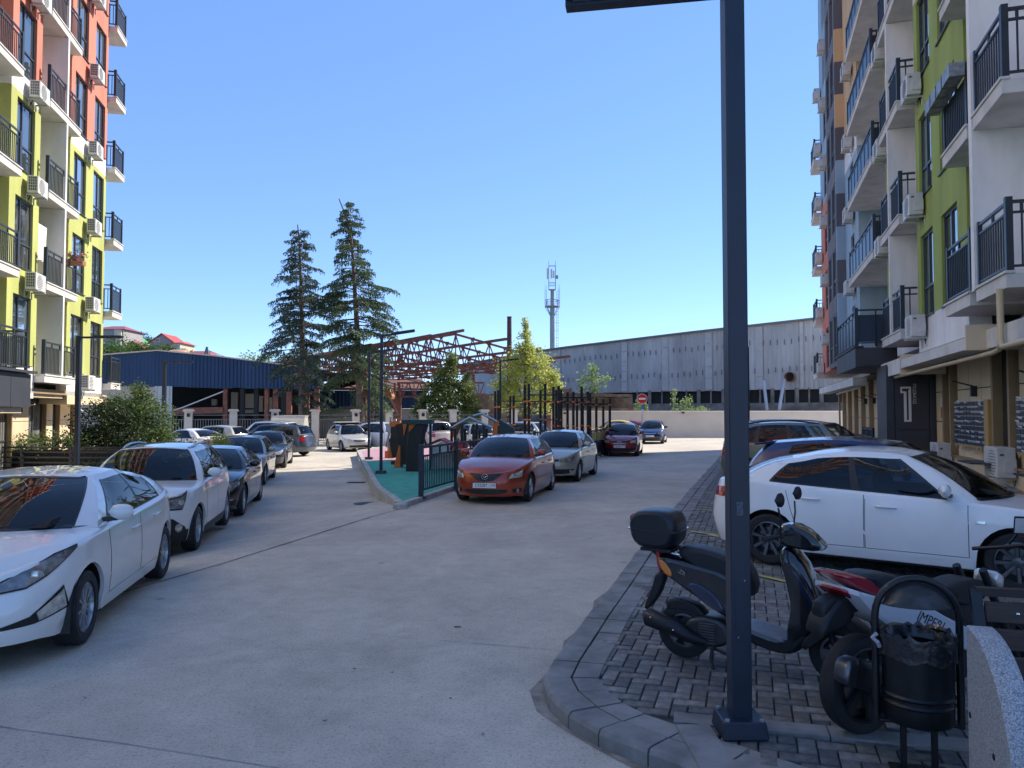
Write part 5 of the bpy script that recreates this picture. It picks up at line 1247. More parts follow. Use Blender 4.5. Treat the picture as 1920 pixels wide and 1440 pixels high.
    g = MB().mat(tglass); c.patchG(g, 2.16, 2.16, 3, 3, 0.09, 0.93, 0.001, mode=2); g.build('rear_window', o, smooth=60)
    it = MB().mat(inm); xs2 = [c.xwb - .04 + (c.xrb + .04 - c.xwb + .04) * k / 12 for k in range(13)]
    it.grid([[(x_, t_ * (c.w(x_, .9) - c.ginset - .03) * min(1, max(.02, (c.xwb - .03 - x_) / (c.xwb - c.xwc)) ** (1 / 2.2)), c.dk(x_) + c.crown * (1 - t_ * t_) + .008) for t_ in (-1, -.6, -.2, .2, .6, 1)] for x_ in xs2])
    zb = c.dk(0) + c.crown * .5; zr = crv(c.roof, 0); it.hexa([(c.xwb - .55, -.6, zb), (c.xwb - .12, -.5, zb), (c.xwb - .12, .5, zb), (c.xwb - .55, .6, zb), (c.xwb - .50, -.58, zb + .085), (c.xwb - .25, -.5, zb + .05), (c.xwb - .25, .5, zb + .05), (c.xwb - .50, .58, zb + .085)])
    it.tube([(c.xwb - .68 + .06 * math.sin(a), .36 + .18 * math.cos(a), zb + .02 + .17 * math.sin(a)) for a in [2 * math.pi * k / 16 for k in range(17)]], .014, 5)
    it.build('interior', o, smooth=30)
    for xs_c, ys_ in ((c.xwc - 1.02, (.35, -.35)), (max(c.xwc - 1.85, c.xtrc - .05), (.36, 0, -.36))):
        for y_ in ys_:
            st_ = MB().mat(seatf); hgt = zr - zb - (.20 if y_ else .26); wd = .23 if xs_c > -.5 else .19
            pts_ = [(-wd, zb - .05), (-wd, zb + hgt * .45), (-wd * .8, zb + hgt * .62), (-.09, zb + hgt * .66), (-.12, zb + hgt * .74), (-.12, zb + hgt * .94), (-.08, zb + hgt)]; pts_ += [(-a_, b_2) for a_, b_2 in reversed(pts_)]
            st_.prism([(xs_c - .10 * (p[1] - zb) / .4, y_ + p[0], p[1]) for p in pts_], (-.10, 0, 0)); st_.build('seat', o, fix=True)
    # wipers
    if detail:
        q = MB().mat(black)
        for y0_, y1_ in ((0.05, 0.55), (-0.55, -0.03)):
            u0_, u1_ = abs(y0_) * 1.2, abs(y1_) * 1.2
            q.tube([c.G(min(.9, u0_), 0.05, 0.015, 1 if y0_ >= 0 else -1), c.G(min(.9, u1_), 0.07, 0.018, 1 if y1_ > 0 else -1)], 0.009, 5)
        q.build('wiper', o)
        # doors with seams
        for i, (xa_, xb2) in enumerate(c.doors):
            for sd in (1, -1):
                zb_ = c.sill + 0.13; zt = c.dk((xa_ + xb2) / 2) - 0.055
                la = c.xr + Ra + 0.06
                low = [(('x', xa_), zb_), (('x', (xa_ + xb2) / 2), zb_), (('x', max(xb2, la if i == len(c.doors) - 1 else -9)), zb_)]
                up = [(('x', xa_), zt), (('x', (xa_ + xb2) / 2), zt), (('x', xb2), zt)]
                s0 = MB().mat(black); ex = 0.007
                l2 = [((k[0], k[1] + (ex if j == 0 else -ex if j == 2 else 0)), z - ex) for j, (k, z) in enumerate(low)]; u2 = [((k[0], k[1] + (ex if j == 0 else -ex if j == 2 else 0)), z) for j, (k, z) in enumerate(up)]
                c.patchS(s0, l2, u2, 0.001, n=8, m=8, sides=(sd,)); 
                dr = MB().mat(pm_); c.patchS(dr, low, up, 0.003, n=8, m=8, sides=(sd,)); do = dr.build('door', o, smooth=60); s0.build('door_seam', do, smooth=60)
                hx = xb2 + (0.22 if i == 0 else 0.30); hz = c.dk(hx) - 0.15
                h = MB().mat(feats.get('handle', pm_)); pa = c.S(c.fx(hx + 0.09), hz, 0.028, sd); pb = c.S(c.fx(hx - 0.09), hz + 0.004, 0.03, sd)
                h.tube([c.S(c.fx(hx + 0.11), hz, 0.004, sd), pa, pb, c.S(c.fx(hx - 0.11), hz, 0.004, sd)], [0.010, 0.015, 0.015, 0.010], 8); h.build('handle', do, smooth=60)
        # mirrors
        for sd in (1, -1):
            mx = c.xwc - 0.10; base = c.G(1.06, 0.12, 0.0, sd); q = MB().mat(feats.get('mirror', pm_)); cx_, cy_, cz_ = base.x - 0.02, base.y + 0.16 * sd, base.z + 0.05; rows = []
            for i in range(7):
                t = -1 + 2 * i / 6; r_ = (1 - abs(t) ** 2.6) ** 0.42 if abs(t) < 1 else 0.02; rows.append([(cx_ + 0.055 * r_ * math.cos(a) + 0.01, cy_ + t * 0.115 , cz_ + (0.075 * r_ * math.sin(a))) for a in [2 * math.pi * k / 12 for k in range(12)]])
            q.grid(rows, closed=True, flip=True); q.mat(chrome); q.poly([(cx_ - 0.05, cy_ - .085, cz_ - .045), (cx_ - 0.05, cy_ - .085, cz_ + .045), (cx_ - 0.05, cy_ + .085, cz_ + .045), (cx_ - 0.05, cy_ + .085, cz_ - .045)])
            q.mat(black); q.hexa([(base.x - .05, base.y - .02*sd, cz_ - .08), (base.x + .04, base.y - .02*sd, cz_ - .08), (cx_ + .04, cy_ - .03 * sd, cz_ - .075), (cx_ - .04, cy_ - .03 * sd, cz_ - .075), (base.x - .05, base.y - .02*sd, cz_ - .045), (base.x + .04, base.y - .02*sd, cz_ - .045), (cx_ + .04, cy_ - .03 * sd, cz_ - .03), (cx_ - .04, cy_ - .03 * sd, cz_ - .03)])
            q.build('mirror', o, smooth=50)
    # features: name, material, lower, upper, offset
    for nm, m, low, up, *r_ in feats.get('patches', []):
        off = r_[0] if r_ else 0.006; sides = r_[1] if len(r_) > 1 else (1, -1)
        if nm in ('grille', 'intake', 'bumper_skirt', 'badge', 'cladding', 'rear_bumper_skirt', 'grille_bar') and sides == (1, -1):
            q = MB().mat(m); c.patchS(q, low, up, off, n=14, m=4); q.build(nm, o, smooth=50)
        else:
            for sd in sides: q = MB().mat(m); c.patchS(q, low, up, off, n=12, m=5, sides=(sd,)); q.build(nm, o, smooth=50)
    for (ky, z, r_, off) in feats.get('lamps', []):       # round lamp lenses
        for sd in (1, -1):
            p = c.S(c.ph(ky, z), z, off, sd); q0 = c.S(c.ph(ky, z), z, off + 0.1, sd); n = (q0 - p).normalized(); n.z = 0
            M = Matrix.Translation(p) @ n.to_track_quat('Z', 'Y').to_matrix().to_4x4(); q = MB().mat(chrome); q.lathe([(r_ * 1.12, -0.01), (r_ * 1.1, 0.006), (r_ * 0.95, 0.004)], 18, M); q.mat(lensb); q.lathe([(r_ * 0.95, 0.002), (r_ * 0.6, 0.008), (0.001, 0.011)], 18, M); q.build('lamp', o, smooth=60)
    if 'rails' in feats:
        for sd in (1, -1):
            q = MB().mat(feats['rails']); n = 10
            pts_ = []
            for k in range(n + 1):
                x = c.xtfc - 0.05 + (c.xtrc + 0.05 - c.xtfc + 0.05) * k / n; lift = 0.035 * min(1, 4 * k / n, 4 * (n - k) / n) + 0.005; pts_.append((x, (c.rwx(x) - 0.03) * sd, crv(c.roof, x) + lift))
            q.tube(pts_, 0.022, 6); q.build('roof_rail', o, smooth=60)
    if 'plate' in feats: 
        t = feats['plate']; x = c.S(0, t[0]).x + (0.02 if len(t) < 4 else t[3]); plate(o, x, t[0], t[1], t[2])
    if 'rplate' in feats: x = c.S(math.pi, feats['rplate']).x - 0.02; plate(o, x, feats['rplate'], '', '', facing=-1)
    if 'antenna' in feats: ax = feats['antenna']; q = MB().mat(black); z_ = crv(c.roof, ax) + c.rcrown; q.tube([(ax, 0, z_ - 0.01), (ax - 0.16, 0, z_ + 0.17)], 0.007, 5, r2=0.004); q.build('antenna', o)
    if 'spoiler' in feats:
        q = MB().mat(pm_); x0_ = c.xtr; zz = crv(c.roof, x0_) + c.rcrown; hw = c.rw * 0.93
        q.hexa([(x0_ + .12, -hw, zz - .05), (x0_ + .12, hw, zz - .05), (x0_ - .20, hw * .96, zz - .075), (x0_ - .20, -hw * .96, zz - .075), (x0_ + .12, -hw, zz + .0), (x0_ + .12, hw, zz + .0), (x0_ - .20, hw * .96, zz - .045), (x0_ - .20, -hw * .96, zz - .045)]); q.build('spoiler', o, fix=True, bevel=0.01)
    return o, c
Yk = lambda v: ('y', v)
Xk = lambda v: ('x', v)
Rk = lambda v: ('r', v)
def std_front(c, zt=0.72, zb=0.56, inn=0.50, back=0.42, L=4.5):
    """generic headlight wrapping round the corner"""
    h = L / 2
    return [('headlight', lens, [(Yk(inn), zb + .02), (Yk(inn + .2), zb), (Xk(h - back), zb + .10)], [(Yk(inn), zt - .05), (Yk(inn + .2), zt - .01), (Xk(h - back), zt + .01)])]
def std_rear(L, zt=0.92, zb=0.72, inn=0.5, back=0.28):
    h = L / 2; return [('tail_light', redl, [(Rk(inn), zb), (Rk(inn + .18), zb), (Xk(-h + back), zb + .03)], [(Rk(inn), zt - .02), (Rk(inn + .18), zt), (Xk(-h + back), zt)])]
def lower_intake(w_=0.55, z0_=0.24, z1_=0.38): return [('intake', black, [(Yk(0), z0_), (Yk(w_), z0_ + .02)], [(Yk(0), z1_), (Yk(w_ + .04), z1_ - .01)])]
def grille(w_=0.42, z0_=0.52, z1_=0.64, m=None): return [('grille', m or black, [(Yk(0), z0_), (Yk(w_ * .8), z0_ + .02)], [(Yk(0), z1_), (Yk(w_), z1_ - .01)])]
def wheel_pose(front, rear, xf, xr, side, W, z):
    """car centre and yaw from the contact points of the two wheels on one side (side +1: its left)"""
    f, r = Vector(front), Vector(rear); d = (f - r).normalized(); n = Vector((-d.y, d.x)); m_ = f * (-xr / (xf - xr)) + r * (xf / (xf - xr)) if True else 0
    ctr = m_ - n * side * (W / 2 - 0.07); return (ctr.x, ctr.y, z), math.atan2(d.y, d.x)
def heading(deg): return math.atan2(math.cos(R(deg)), math.sin(R(deg)))
wpaint = paint('white_car_paint', (0.82, 0.83, 0.84)); wpearl = paint('pearl_white_paint', (0.78, 0.77, 0.755))
# ---- white saloon, nearest on the left
(l_, yw) = wheel_pose((-3.72, 6.75), (-4.24, 9.36), 1.33, -1.37, 1, 1.775, 0.0)
h = 4.53 / 2
make_car('saloon_car', 'white saloon with swept dark headlights, nearest car in the left row', 'car', wpearl, l_, yw, dict(
    spokes=5, style=1, handle=wpearl,
    patches=[('headlight_housing', black, [(Yk(.34), .60), (Yk(.62), .625), (Xk(h - .30), .69), (Xk(h - .66), .865)], [(Yk(.34), .64), (Yk(.58), .765), (Xk(h - .34), .855), (Xk(h - .66), .895)], .006),
             ('headlight', lens, [(Yk(.37), .61), (Yk(.62), .637), (Xk(h - .30), .705), (Xk(h - .63), .86)], [(Yk(.37), .632), (Yk(.58), .753), (Xk(h - .34), .843), (Xk(h - .63), .882)], .010),
             ('fog_intake', black, [(Yk(.45), .345), (Yk(.68), .355), (Yk(.82), .41)], [(Yk(.45), .36), (Yk(.66), .42), (Yk(.80), .60)], .004, (1, -1)),
             ('fog_light', lensb, [(Yk(.70), .375), (Yk(.81), .425)], [(Yk(.69), .44), (Yk(.80), .57)], .010),
             ('grille', black, [(Yk(0), .22), (Yk(.28), .225)], [(Yk(0), .33), (Yk(.26), .32)]), ('upper_grille', black, [(Yk(0), .58), (Yk(.26), .585)], [(Yk(0), .65), (Yk(.28), .64)]),
             ('sill_trim', chrome, [(Xk(.86), .315), (Xk(-.90), .335)], [(Xk(.86), .325), (Xk(-.90), .345)], .006)] + std_rear(4.53, .93, .78, .45, .34),
    lamps=[(Yk(.66), .70, .045, .003)]),wsb=.80,
    L=4.53, W=1.775, xf=1.33, xr=-1.37, R=0.315, Ra=0.375, nose=[(.15, .10), (.3, .02), (.45, 0), (.58, .06), (.70, .20), (.8, .34)],
    deck=[(-2.27, 1.0), (-1.9, 1.04), (-1.2, 1.0), (.6, .95), (1.1, .94), (1.6, .90), (2.0, .82), (2.27, .70)], crown=.07,
    xwb=1.42, xwc=.98, xtf=.38, xtfc=.22, xtr=-.85, xtrc=-.70, xrb=-1.86, xrc=-1.72, rw=.565, roof=[(-.85, 1.33), (-.3, 1.39), (.42, 1.35)],
    wins=[(.11, .12, .50, .55), (.53, .59, .83, .93)], v0=.04, v1=.88, doors=[(.80, -.22), (-.24, -1.14)])
# ---- white SUV with black roof
(l_, yw) = wheel_pose(G(368, 1031).xy, (G(368, 1031) + (Vector((-4.24, 9.36, 0)) - Vector((-3.72, 6.75, 0))).normalized() * 2.64).xy, 1.32, -1.32, 1, 1.855, gz(*G(368, 1031).xy))
h = 4.44 / 2
make_car('sport_utility_car', 'white SUV with glossy black roof and silver roof rails, second in the left row', 'car', wpearl, l_, yw, dict(
    spokes=5, style=1, rails=alu, mirror=wpearl,
    patches=[('headlight_housing', black, [(Yk(.50), .71), (Yk(.76), .70), (Xk(h - .36), .80)], [(Yk(.50), .86), (Yk(.74), .91), (Xk(h - .42), .97)], .006),
             ('headlight', lens, [(Yk(.53), .73), (Yk(.76), .72), (Xk(h - .34), .82)], [(Yk(.53), .84), (Yk(.74), .885), (Xk(h - .40), .945)], .010),
             ('headlight_rim', lensb, [(Yk(.50), .862), (Yk(.74), .912), (Xk(h - .42), .972)], [(Yk(.50), .875), (Yk(.74), .93), (Xk(h - .42), .985)], .009),
             ('grille', black, [(Yk(0), .70), (Yk(.34), .71)], [(Yk(0), .86), (Yk(.38), .85)]),
             ('bumper_skirt', black, [(Yk(0), .20), (Yk(.7), .20), (Xk(h - .45), .23)], [(Yk(0), .38), (Yk(.45), .40), (Xk(h - .46), .40)], .005),
             ('fog_surround', black, [(Yk(.58), .36), (Yk(.70), .36), (Yk(.80), .37)], [(Yk(.54), .62), (Yk(.66), .58), (Yk(.79), .44)], .007),
             ('cladding', black, [(Xk(.92), .21), (Xk(-.92), .21)], [(Xk(.92), .33), (Xk(-.92), .36)], .006)] + std_rear(4.44, 1.0, .78),
    lamps=[(Yk(.72), .44, .058, .008), (Yk(.74), .80, .05, .006)]),
    L=4.44, W=1.855, H=1.64, xf=1.32, xr=-1.32, R=.345, Ra=.40, sill=.22, nose=[(.15, .14), (.35, .02), (.55, 0), (.8, .06), (.95, .16)], tail=[(.2, .1), (.5, 0), (1.1, .12)],
    deck=[(-2.22, 1.08), (-1.6, 1.12), (.5, 1.06), (1.1, 1.03), (1.8, .98), (2.22, .86)], crown=.06, bw=[(.15, .93), (.35, .985), (.6, 1.0), (.85, .99), (1.15, .94)],
    xwb=1.22, xwc=.86, xtf=.50, xtfc=.36, xtr=-1.78, xtrc=-1.62, xrb=-2.05, xrc=-1.90, rw=.60, roof=[(-1.78, 1.50), (-.6, 1.58), (.5, 1.54)], rcrown=.05,
    wins=[(.07, .07, .38, .39), (.415, .425, .69, .71), (.73, .75, .90, .91)], v0=.05, v1=.88, doors=[(.82, -.16), (-.18, -1.05)], roofm=mat('gloss_black_roof', (.01, .011, .013), .1, coat=1.0))
# ---- black saloon
bk = paint('black_car_paint', (.008, .009, .012), 0.2, .25); dl = (Vector((-4.24, 9.36)) - Vector((-3.72, 6.75))).normalized()
def rowcar(px, py, xf, xr, W): 
    g = G(px, py); return wheel_pose(g.xy, (g.xy + dl * (xf - xr)), xf, xr, 1, W, g.z)
(l_, yw) = rowcar(455, 966, 1.42, -1.42, 1.84); h = 4.8 / 2
make_car('saloon_car', 'glossy black saloon with chrome window strip behind the white SUV', 'car', bk, l_, yw, dict(
    spokes=5, style=1,
    patches=[('headlight', lens, [(Yk(.46), .60), (Yk(.70), .58), (Xk(h - .5), .70)], [(Yk(.46), .64), (Yk(.70), .73), (Xk(h - .55), .80)], .008), ('headlight_edge', lensb, [(Yk(.5), .665), (Yk(.72), .735), (Xk(h - .5), .795)], [(Yk(.5), .675), (Yk(.72), .748), (Xk(h - .5), .807)], .010),
             ('grille', black, [(Yk(0), .46), (Yk(.30), .48)], [(Yk(0), .64), (Yk(.36), .62)]), ('grille_bar', chrome, [(Yk(0), .645), (Yk(.36), .625)], [(Yk(0), .66), (Yk(.38), .64)]),
             ('fog_intake', black, [(Yk(.52), .28), (Yk(.78), .29)], [(Yk(.50), .42), (Yk(.79), .40)], .006, (1, -1)), ('intake_trim', chrome, [(Yk(.60), .395), (Yk(.74), .40)], [(Yk(.60), .41), (Yk(.74), .415)], .01),
             ('sill_trim', chrome, [(Xk(.9), .26), (Xk(-.9), .27)], [(Xk(.9), .275), (Xk(-.9), .285)], .006)] + std_rear(4.8), lamps=[(Yk(.66), .34, .035, .008), (Yk(.68), .655, .045, .008)]),
    L=4.8, W=1.84, xf=1.42, xr=-1.42, R=.335, Ra=.385, sill=.19, deck=[(-2.4, .98), (-1.8, 1.02), (.6, .96), (1.2, .93), (1.9, .84), (2.4, .66)], crown=.07, nose=[(.15, .1), (.4, 0), (.6, .05), (.75, .18)],
    xwb=1.15, xwc=.8, xtf=.3, xtfc=.15, xtr=-1.05, xtrc=-.9, xrb=-1.95, xrc=-1.75, rw=.57, roof=[(-1.05, 1.34), (-.4, 1.40), (.3, 1.36)], wins=[(.08, .1, .45, .5), (.48, .54, .82, .90)], doors=[(.85, -.25), (-.27, -1.15)])
# ---- silver hatchback
sv = paint('silver_car_paint', (.36, .38, .38), .5, .35); (l_, yw) = rowcar(496, 909, 1.3, -1.3, 1.74); h = 4.3 / 2
make_car('hatchback_car', 'silver grey hatchback with large windscreen, fourth in the left row', 'car', sv, l_, yw, dict(
    spokes=6, patches=[('headlight', lensb, [(Yk(.44), .60), (Yk(.68), .58), (Xk(h - .42), .66)], [(Yk(.44), .68), (Yk(.66), .78), (Xk(h - .5), .86)], .008)] + grille(.36, .62, .70) + lower_intake() + std_rear(4.3, 1.0, .75)),
    L=4.3, W=1.74, xf=1.3, xr=-1.3, R=.31, Ra=.365, deck=[(-2.15, .98), (.6, .95), (1.2, .93), (1.8, .84), (2.15, .70)], xwb=1.25, xwc=.85, xtf=.38, xtfc=.25, xtr=-1.75, xtrc=-1.6, xrb=-2.0, xrc=-1.85, rw=.57,
    roof=[(-1.75, 1.36), (-.6, 1.44), (.38, 1.40)], wins=[(.07, .08, .38, .39), (.41, .42, .70, .71), (.73, .74, .9, .9)], doors=[(.85, -.15), (-.17, -1.0)], nose=[(.15, .1), (.4, 0), (.65, .05), (.8, .18)])
# ---- dark navy saloon
nv = paint('navy_car_paint', (.012, .02, .04), .3, .3); (l_, yw) = rowcar(535, 877, 1.4, -1.35, 1.79); h = 4.7 / 2
make_car('saloon_car', 'dark navy saloon, farthest parked car in the left row', 'car', nv, l_, yw, dict(
    spokes=10, patches=[('headlight', lensb, [(Yk(.44), .58), (Yk(.68), .56), (Xk(h - .4), .66)], [(Yk(.44), .64), (Yk(.68), .71), (Xk(h - .45), .76)], .008)] + grille(.36, .50, .64) + lower_intake() + std_rear(4.7)),
    L=4.7, W=1.79, xf=1.4, xr=-1.35, R=.32, Ra=.375, xwb=1.15, xwc=.8, xtf=.35, xtfc=.2, xtr=-.95, xtrc=-.8, xrb=-1.85, xrc=-1.7, deck=[(-2.35, .98), (-1.7, 1.0), (.9, .93), (1.7, .82), (2.35, .66)])
def gen(name, label, pm_, x, y, deg, L=4.5, kind='saloon', H=1.45, feats=None, **k):
    """other cars: deg is the heading, clockwise from +Y"""
    h = L / 2; z = gz(x, y) if 'z' not in k else k.pop('z'); f = feats or {}; suv = kind == 'suv'
    dh = H - 1.45 if kind != 'suv' else 0
    p = [('headlight', f.get('hl', lensb), [(Yk(.46), .62 + .14*suv), (Yk(.68), .60 + .14*suv), (Xk(h - .42), .68 + .12*suv)], [(Yk(.46), .70 + .14*suv), (Yk(.68), .76 + .14*suv), (Xk(h - .48), .82 + .12*suv)], .008)] + grille(.38, .56 + .14*suv, .68 + .14*suv) + lower_intake() + std_rear(L, 1.0 if kind != 'saloon' else .94, .78)
    f = dict(f); f['patches'] = p + f.get('patches', []); f.setdefault('spokes', 7)
    b_ = dict(L=L, xf=L * .295, xr=-L * .295, H=H)
    if kind == 'saloon': b_.update(deck=[(-h, .98), (-h + .5, 1.01), (.6, .95), (1.1, .92), (h - .6, .82), (h, .68)], xwb=1.1, xwc=.78, xtf=.32, xtfc=.2, xtr=-.95, xtrc=-.8, xrb=-h + .5, xrc=-h + .66, roof=[(-.95, H - .10), (-.3, H - .04), (.32, H - .08)])
    elif kind == 'hatch': b_.update(deck=[(-h, .98), (.6, .94), (1.1, .92), (h - .5, .82), (h, .70)], xwb=1.15, xwc=.8, xtf=.38, xtfc=.25, xtr=-h + .55, xtrc=-h + .7, xrb=-h + .15, xrc=-h + .32, roof=[(-h + .55, H - .12), (-.5, H - .04), (.38, H - .09)], wins=[(.07, .08, .42, .43), (.46, .47, .78, .79)])
    else: b_.update(R=.35, Ra=.405, sill=.24, W=1.86, deck=[(-h, 1.06), (.6, 1.04), (1.1, 1.01), (h - .5, .96), (h, .85)], xwb=1.2, xwc=.85, xtf=.5, xtfc=.35, xtr=-h + .45, xtrc=-h + .62, xrb=-h + .15, xrc=-h + .32, roof=[(-h + .45, H - .14), (-.5, H - .05), (.5, H - .10)], rw=.6, crown=.055,
                 bw=[(.15, .93), (.35, .985), (.6, 1.0), (.85, .99), (1.15, .94)], nose=[(.15, .14), (.35, .02), (.55, 0), (.8, .06), (.95, .16)], wins=[(.07, .07, .38, .39), (.415, .425, .69, .71), (.73, .75, .90, .91)], doors=[(.82, -.16), (-.18, -1.0)])
    b_.update(k)
    return make_car(name, label, 'car', pm_, (x, y, z), heading(deg), f, **b_)
# ---- orange-red hatchback, centre
org = paint('copper_red_paint', (.36, .045, .014), .35, .3)
mz = {'spokes': 5, 'style': 1}
(l_, yw) = wheel_pose(G(990, 942).xy, G(1037, 917).xy, 1.32, -1.32, 1, 1.755, 0.0); h = 4.42 / 2
cbadge = MB()
oc, cc_ = make_car('hatchback_car', 'copper red hatchback with pentagonal grille and number plate, parked by the black railing', 'car', org, l_, yw, dict(
    spokes=5, style=0, mirror=org, plate=(.42, 'C932BT', '142', .03),
    patches=[('headlight_housing', black, [(Yk(.47), .555), (Yk(.70), .565), (Xk(h - .36), .62)], [(Yk(.53), .66), (Yk(.70), .72), (Xk(h - .42), .76)], .006), ('headlight', lensb, [(Yk(.485), .565), (Yk(.70), .575), (Xk(h - .34), .63)], [(Yk(.54), .65), (Yk(.70), .708), (Xk(h - .40), .748)], .010),
             ('grille', black, [(Yk(0), .50), (Yk(.17), .515), (Yk(.36), .655)], [(Yk(0), .665), (Yk(.17), .665), (Yk(.37), .672)], .008),
             ('intake', black, [(Yk(0), .225), (Yk(.30), .235), (Yk(.46), .27)], [(Yk(0), .335), (Yk(.30), .335), (Yk(.48), .33)], .006),
             ('fog_recess', black, [(Yk(.58), .26), (Yk(.72), .27)], [(Yk(.56), .345), (Yk(.74), .35)], .006, (1, -1)),
             ('bonnet_line', black, [(Yk(.36), .660), (Yk(.50), .70)], [(Yk(.36), .666), (Yk(.50), .706)], .004),
             ('side_strip', org, [(Xk(.85), .46), (Xk(-.85), .47)], [(Xk(.85), .49), (Xk(-.85), .50)], .014)] + std_rear(4.42, 1.0, .78), lamps=[(Yk(.66), .305, .036, .008), (Yk(.60), .615, .05, .007), (Yk(.71), .64, .05, .007)]),
    L=4.42, W=1.755, xf=1.32, xr=-1.32, R=.315, Ra=.365, sill=.16, nose=[(.15, .06), (.25, .0), (.45, .0), (.6, .03), (.68, .08), (.8, .2)], deck=[(-2.21, .97), (.6, .95), (1.1, .93), (1.7, .84), (2.21, .68)], crown=.075, qf=2.3,
    xwb=1.22, xwc=.84, xtf=.36, xtfc=.22, xtr=-1.55, xtrc=-1.4, xrb=-2.02, xrc=-1.85, rw=.565, roof=[(-1.55, 1.32), (-.5, 1.42), (.36, 1.37)], wins=[(.09, .10, .44, .46), (.475, .50, .84, .83)], doors=[(.88, -.12), (-.14, -1.02)])
# winged oval emblem on the grille
bx = cc_.S(0, .60).x + .02; q = MB().mat(chrome)
q.tube([(bx, .072 * math.cos(a), .605 + .055 * math.sin(a)) for a in [2 * math.pi * k / 24 for k in range(25)]], .008, 6)
q.tube([(bx, -.06, .622), (bx, -.03, .61), (bx, 0, .578), (bx, .03, .61), (bx, .06, .622)], .009, 6); q.build('badge', oc, smooth=60)
q = MB().mat(platem)
# ---- beige saloon
bg = paint('champagne_paint', (.42, .42, .36), .45, .35); (l_, yw) = wheel_pose(G(1084, 903).xy, G(1116, 889).xy, 1.27, -1.28, 1, 1.70, 0.0); h = 4.38 / 2
make_car('saloon_car', 'pale champagne saloon parked behind the copper red hatchback', 'car', bg, l_, yw, dict(
    spokes=8, patches=[('headlight', lens, [(Yk(.40), .59), (Yk(.66), .58), (Xk(h - .38), .64)], [(Yk(.40), .68), (Yk(.66), .73), (Xk(h - .42), .76)], .008), ('grille', black, [(Yk(0), .605), (Yk(.38), .61)], [(Yk(0), .675), (Yk(.38), .675)]), ('intake', black, [(Yk(0), .25), (Yk(.62), .27)], [(Yk(0), .40), (Yk(.76), .40)]),
             ('sill_trim', chrome, [(Xk(.86), .27), (Xk(-.86), .28)], [(Xk(.86), .285), (Xk(-.86), .295)], .008)] + std_rear(4.38), lamps=[(Yk(.66), .335, .04, .009), (Yk(.62), .655, .045, .006)]),
    L=4.38, W=1.70, H=1.46, xf=1.27, xr=-1.28, R=.305, Ra=.355, deck=[(-2.19, .98), (-1.7, 1.01), (.6, .95), (1.1, .93), (1.7, .86), (2.19, .72)], xwb=1.18, xwc=.82, xtf=.36, xtfc=.24, xtr=-.95, xtrc=-.8, xrb=-1.72, xrc=-1.55, rw=.55, roof=[(-.95, 1.36), (-.3, 1.42), (.36, 1.38)], wins=[(.08, .1, .46, .5), (.49, .53, .82, .86)])
# ---- red saloon
rd = paint('cherry_red_paint', (.26, .008, .018), .2, .25); (l_, yw) = wheel_pose(G(1200, 855).xy, G(1208, 847).xy, 1.24, -1.24, 1, 1.70, 0.0)
g0 = G(1197, 855).xy; dd = Vector((.22, .975)).normalized(); (l_, yw) = wheel_pose(g0, g0 + dd * 2.48, 1.24, -1.24, 1, 1.70, 0.0); h = 4.27 / 2
oc, cc_ = make_car('saloon_car', 'cherry red saloon with chrome-edged grille parked at the far end of the railing', 'car', rd, l_, yw, dict(
    spokes=8, plate=(.46, 'H829PX', '126', .02), antenna=.2, mirror=rd,
    patches=[('headlight', lensb, [(Yk(.46), .62), (Yk(.68), .62), (Xk(h - .32), .68)], [(Yk(.46), .70), (Yk(.68), .75), (Xk(h - .36), .79)], .008), ('grille', black, [(Yk(0), .60), (Yk(.44), .62)], [(Yk(0), .70), (Yk(.46), .70)]), ('grille_bar', chrome, [(Yk(0), .592), (Yk(.42), .61)], [(Yk(0), .602), (Yk(.43), .62)], .009),
             ('intake', black, [(Yk(0), .25), (Yk(.66), .30)], [(Yk(0), .38), (Yk(.72), .44)])] + std_rear(4.27)),
    L=4.27, W=1.70, H=1.5, xf=1.24, xr=-1.24, R=.30, Ra=.35, deck=[(-2.13, 1.0), (-1.6, 1.02), (.6, .96), (1.1, .94), (1.7, .88), (2.13, .74)], xwb=1.2, xwc=.85, xtf=.4, xtfc=.26, xtr=-.95, xtrc=-.8, xrb=-1.7, xrc=-1.55, rw=.54, roof=[(-.95, 1.38), (-.3, 1.45), (.4, 1.41)])
q = MB().mat(chrome); bx = cc_.S(0, .65).x + .02; q.tube([(bx, .10 * math.cos(a), .65 + .042 * math.sin(a)) for a in [2 * math.pi * k / 20 for k in range(21)]], .008, 5); q.tube([(bx, -.05, .65), (bx, 0, .675), (bx, .05, .65), (bx, 0, .628), (bx, -.05, .65)], .008, 5); q.build('badge', oc)
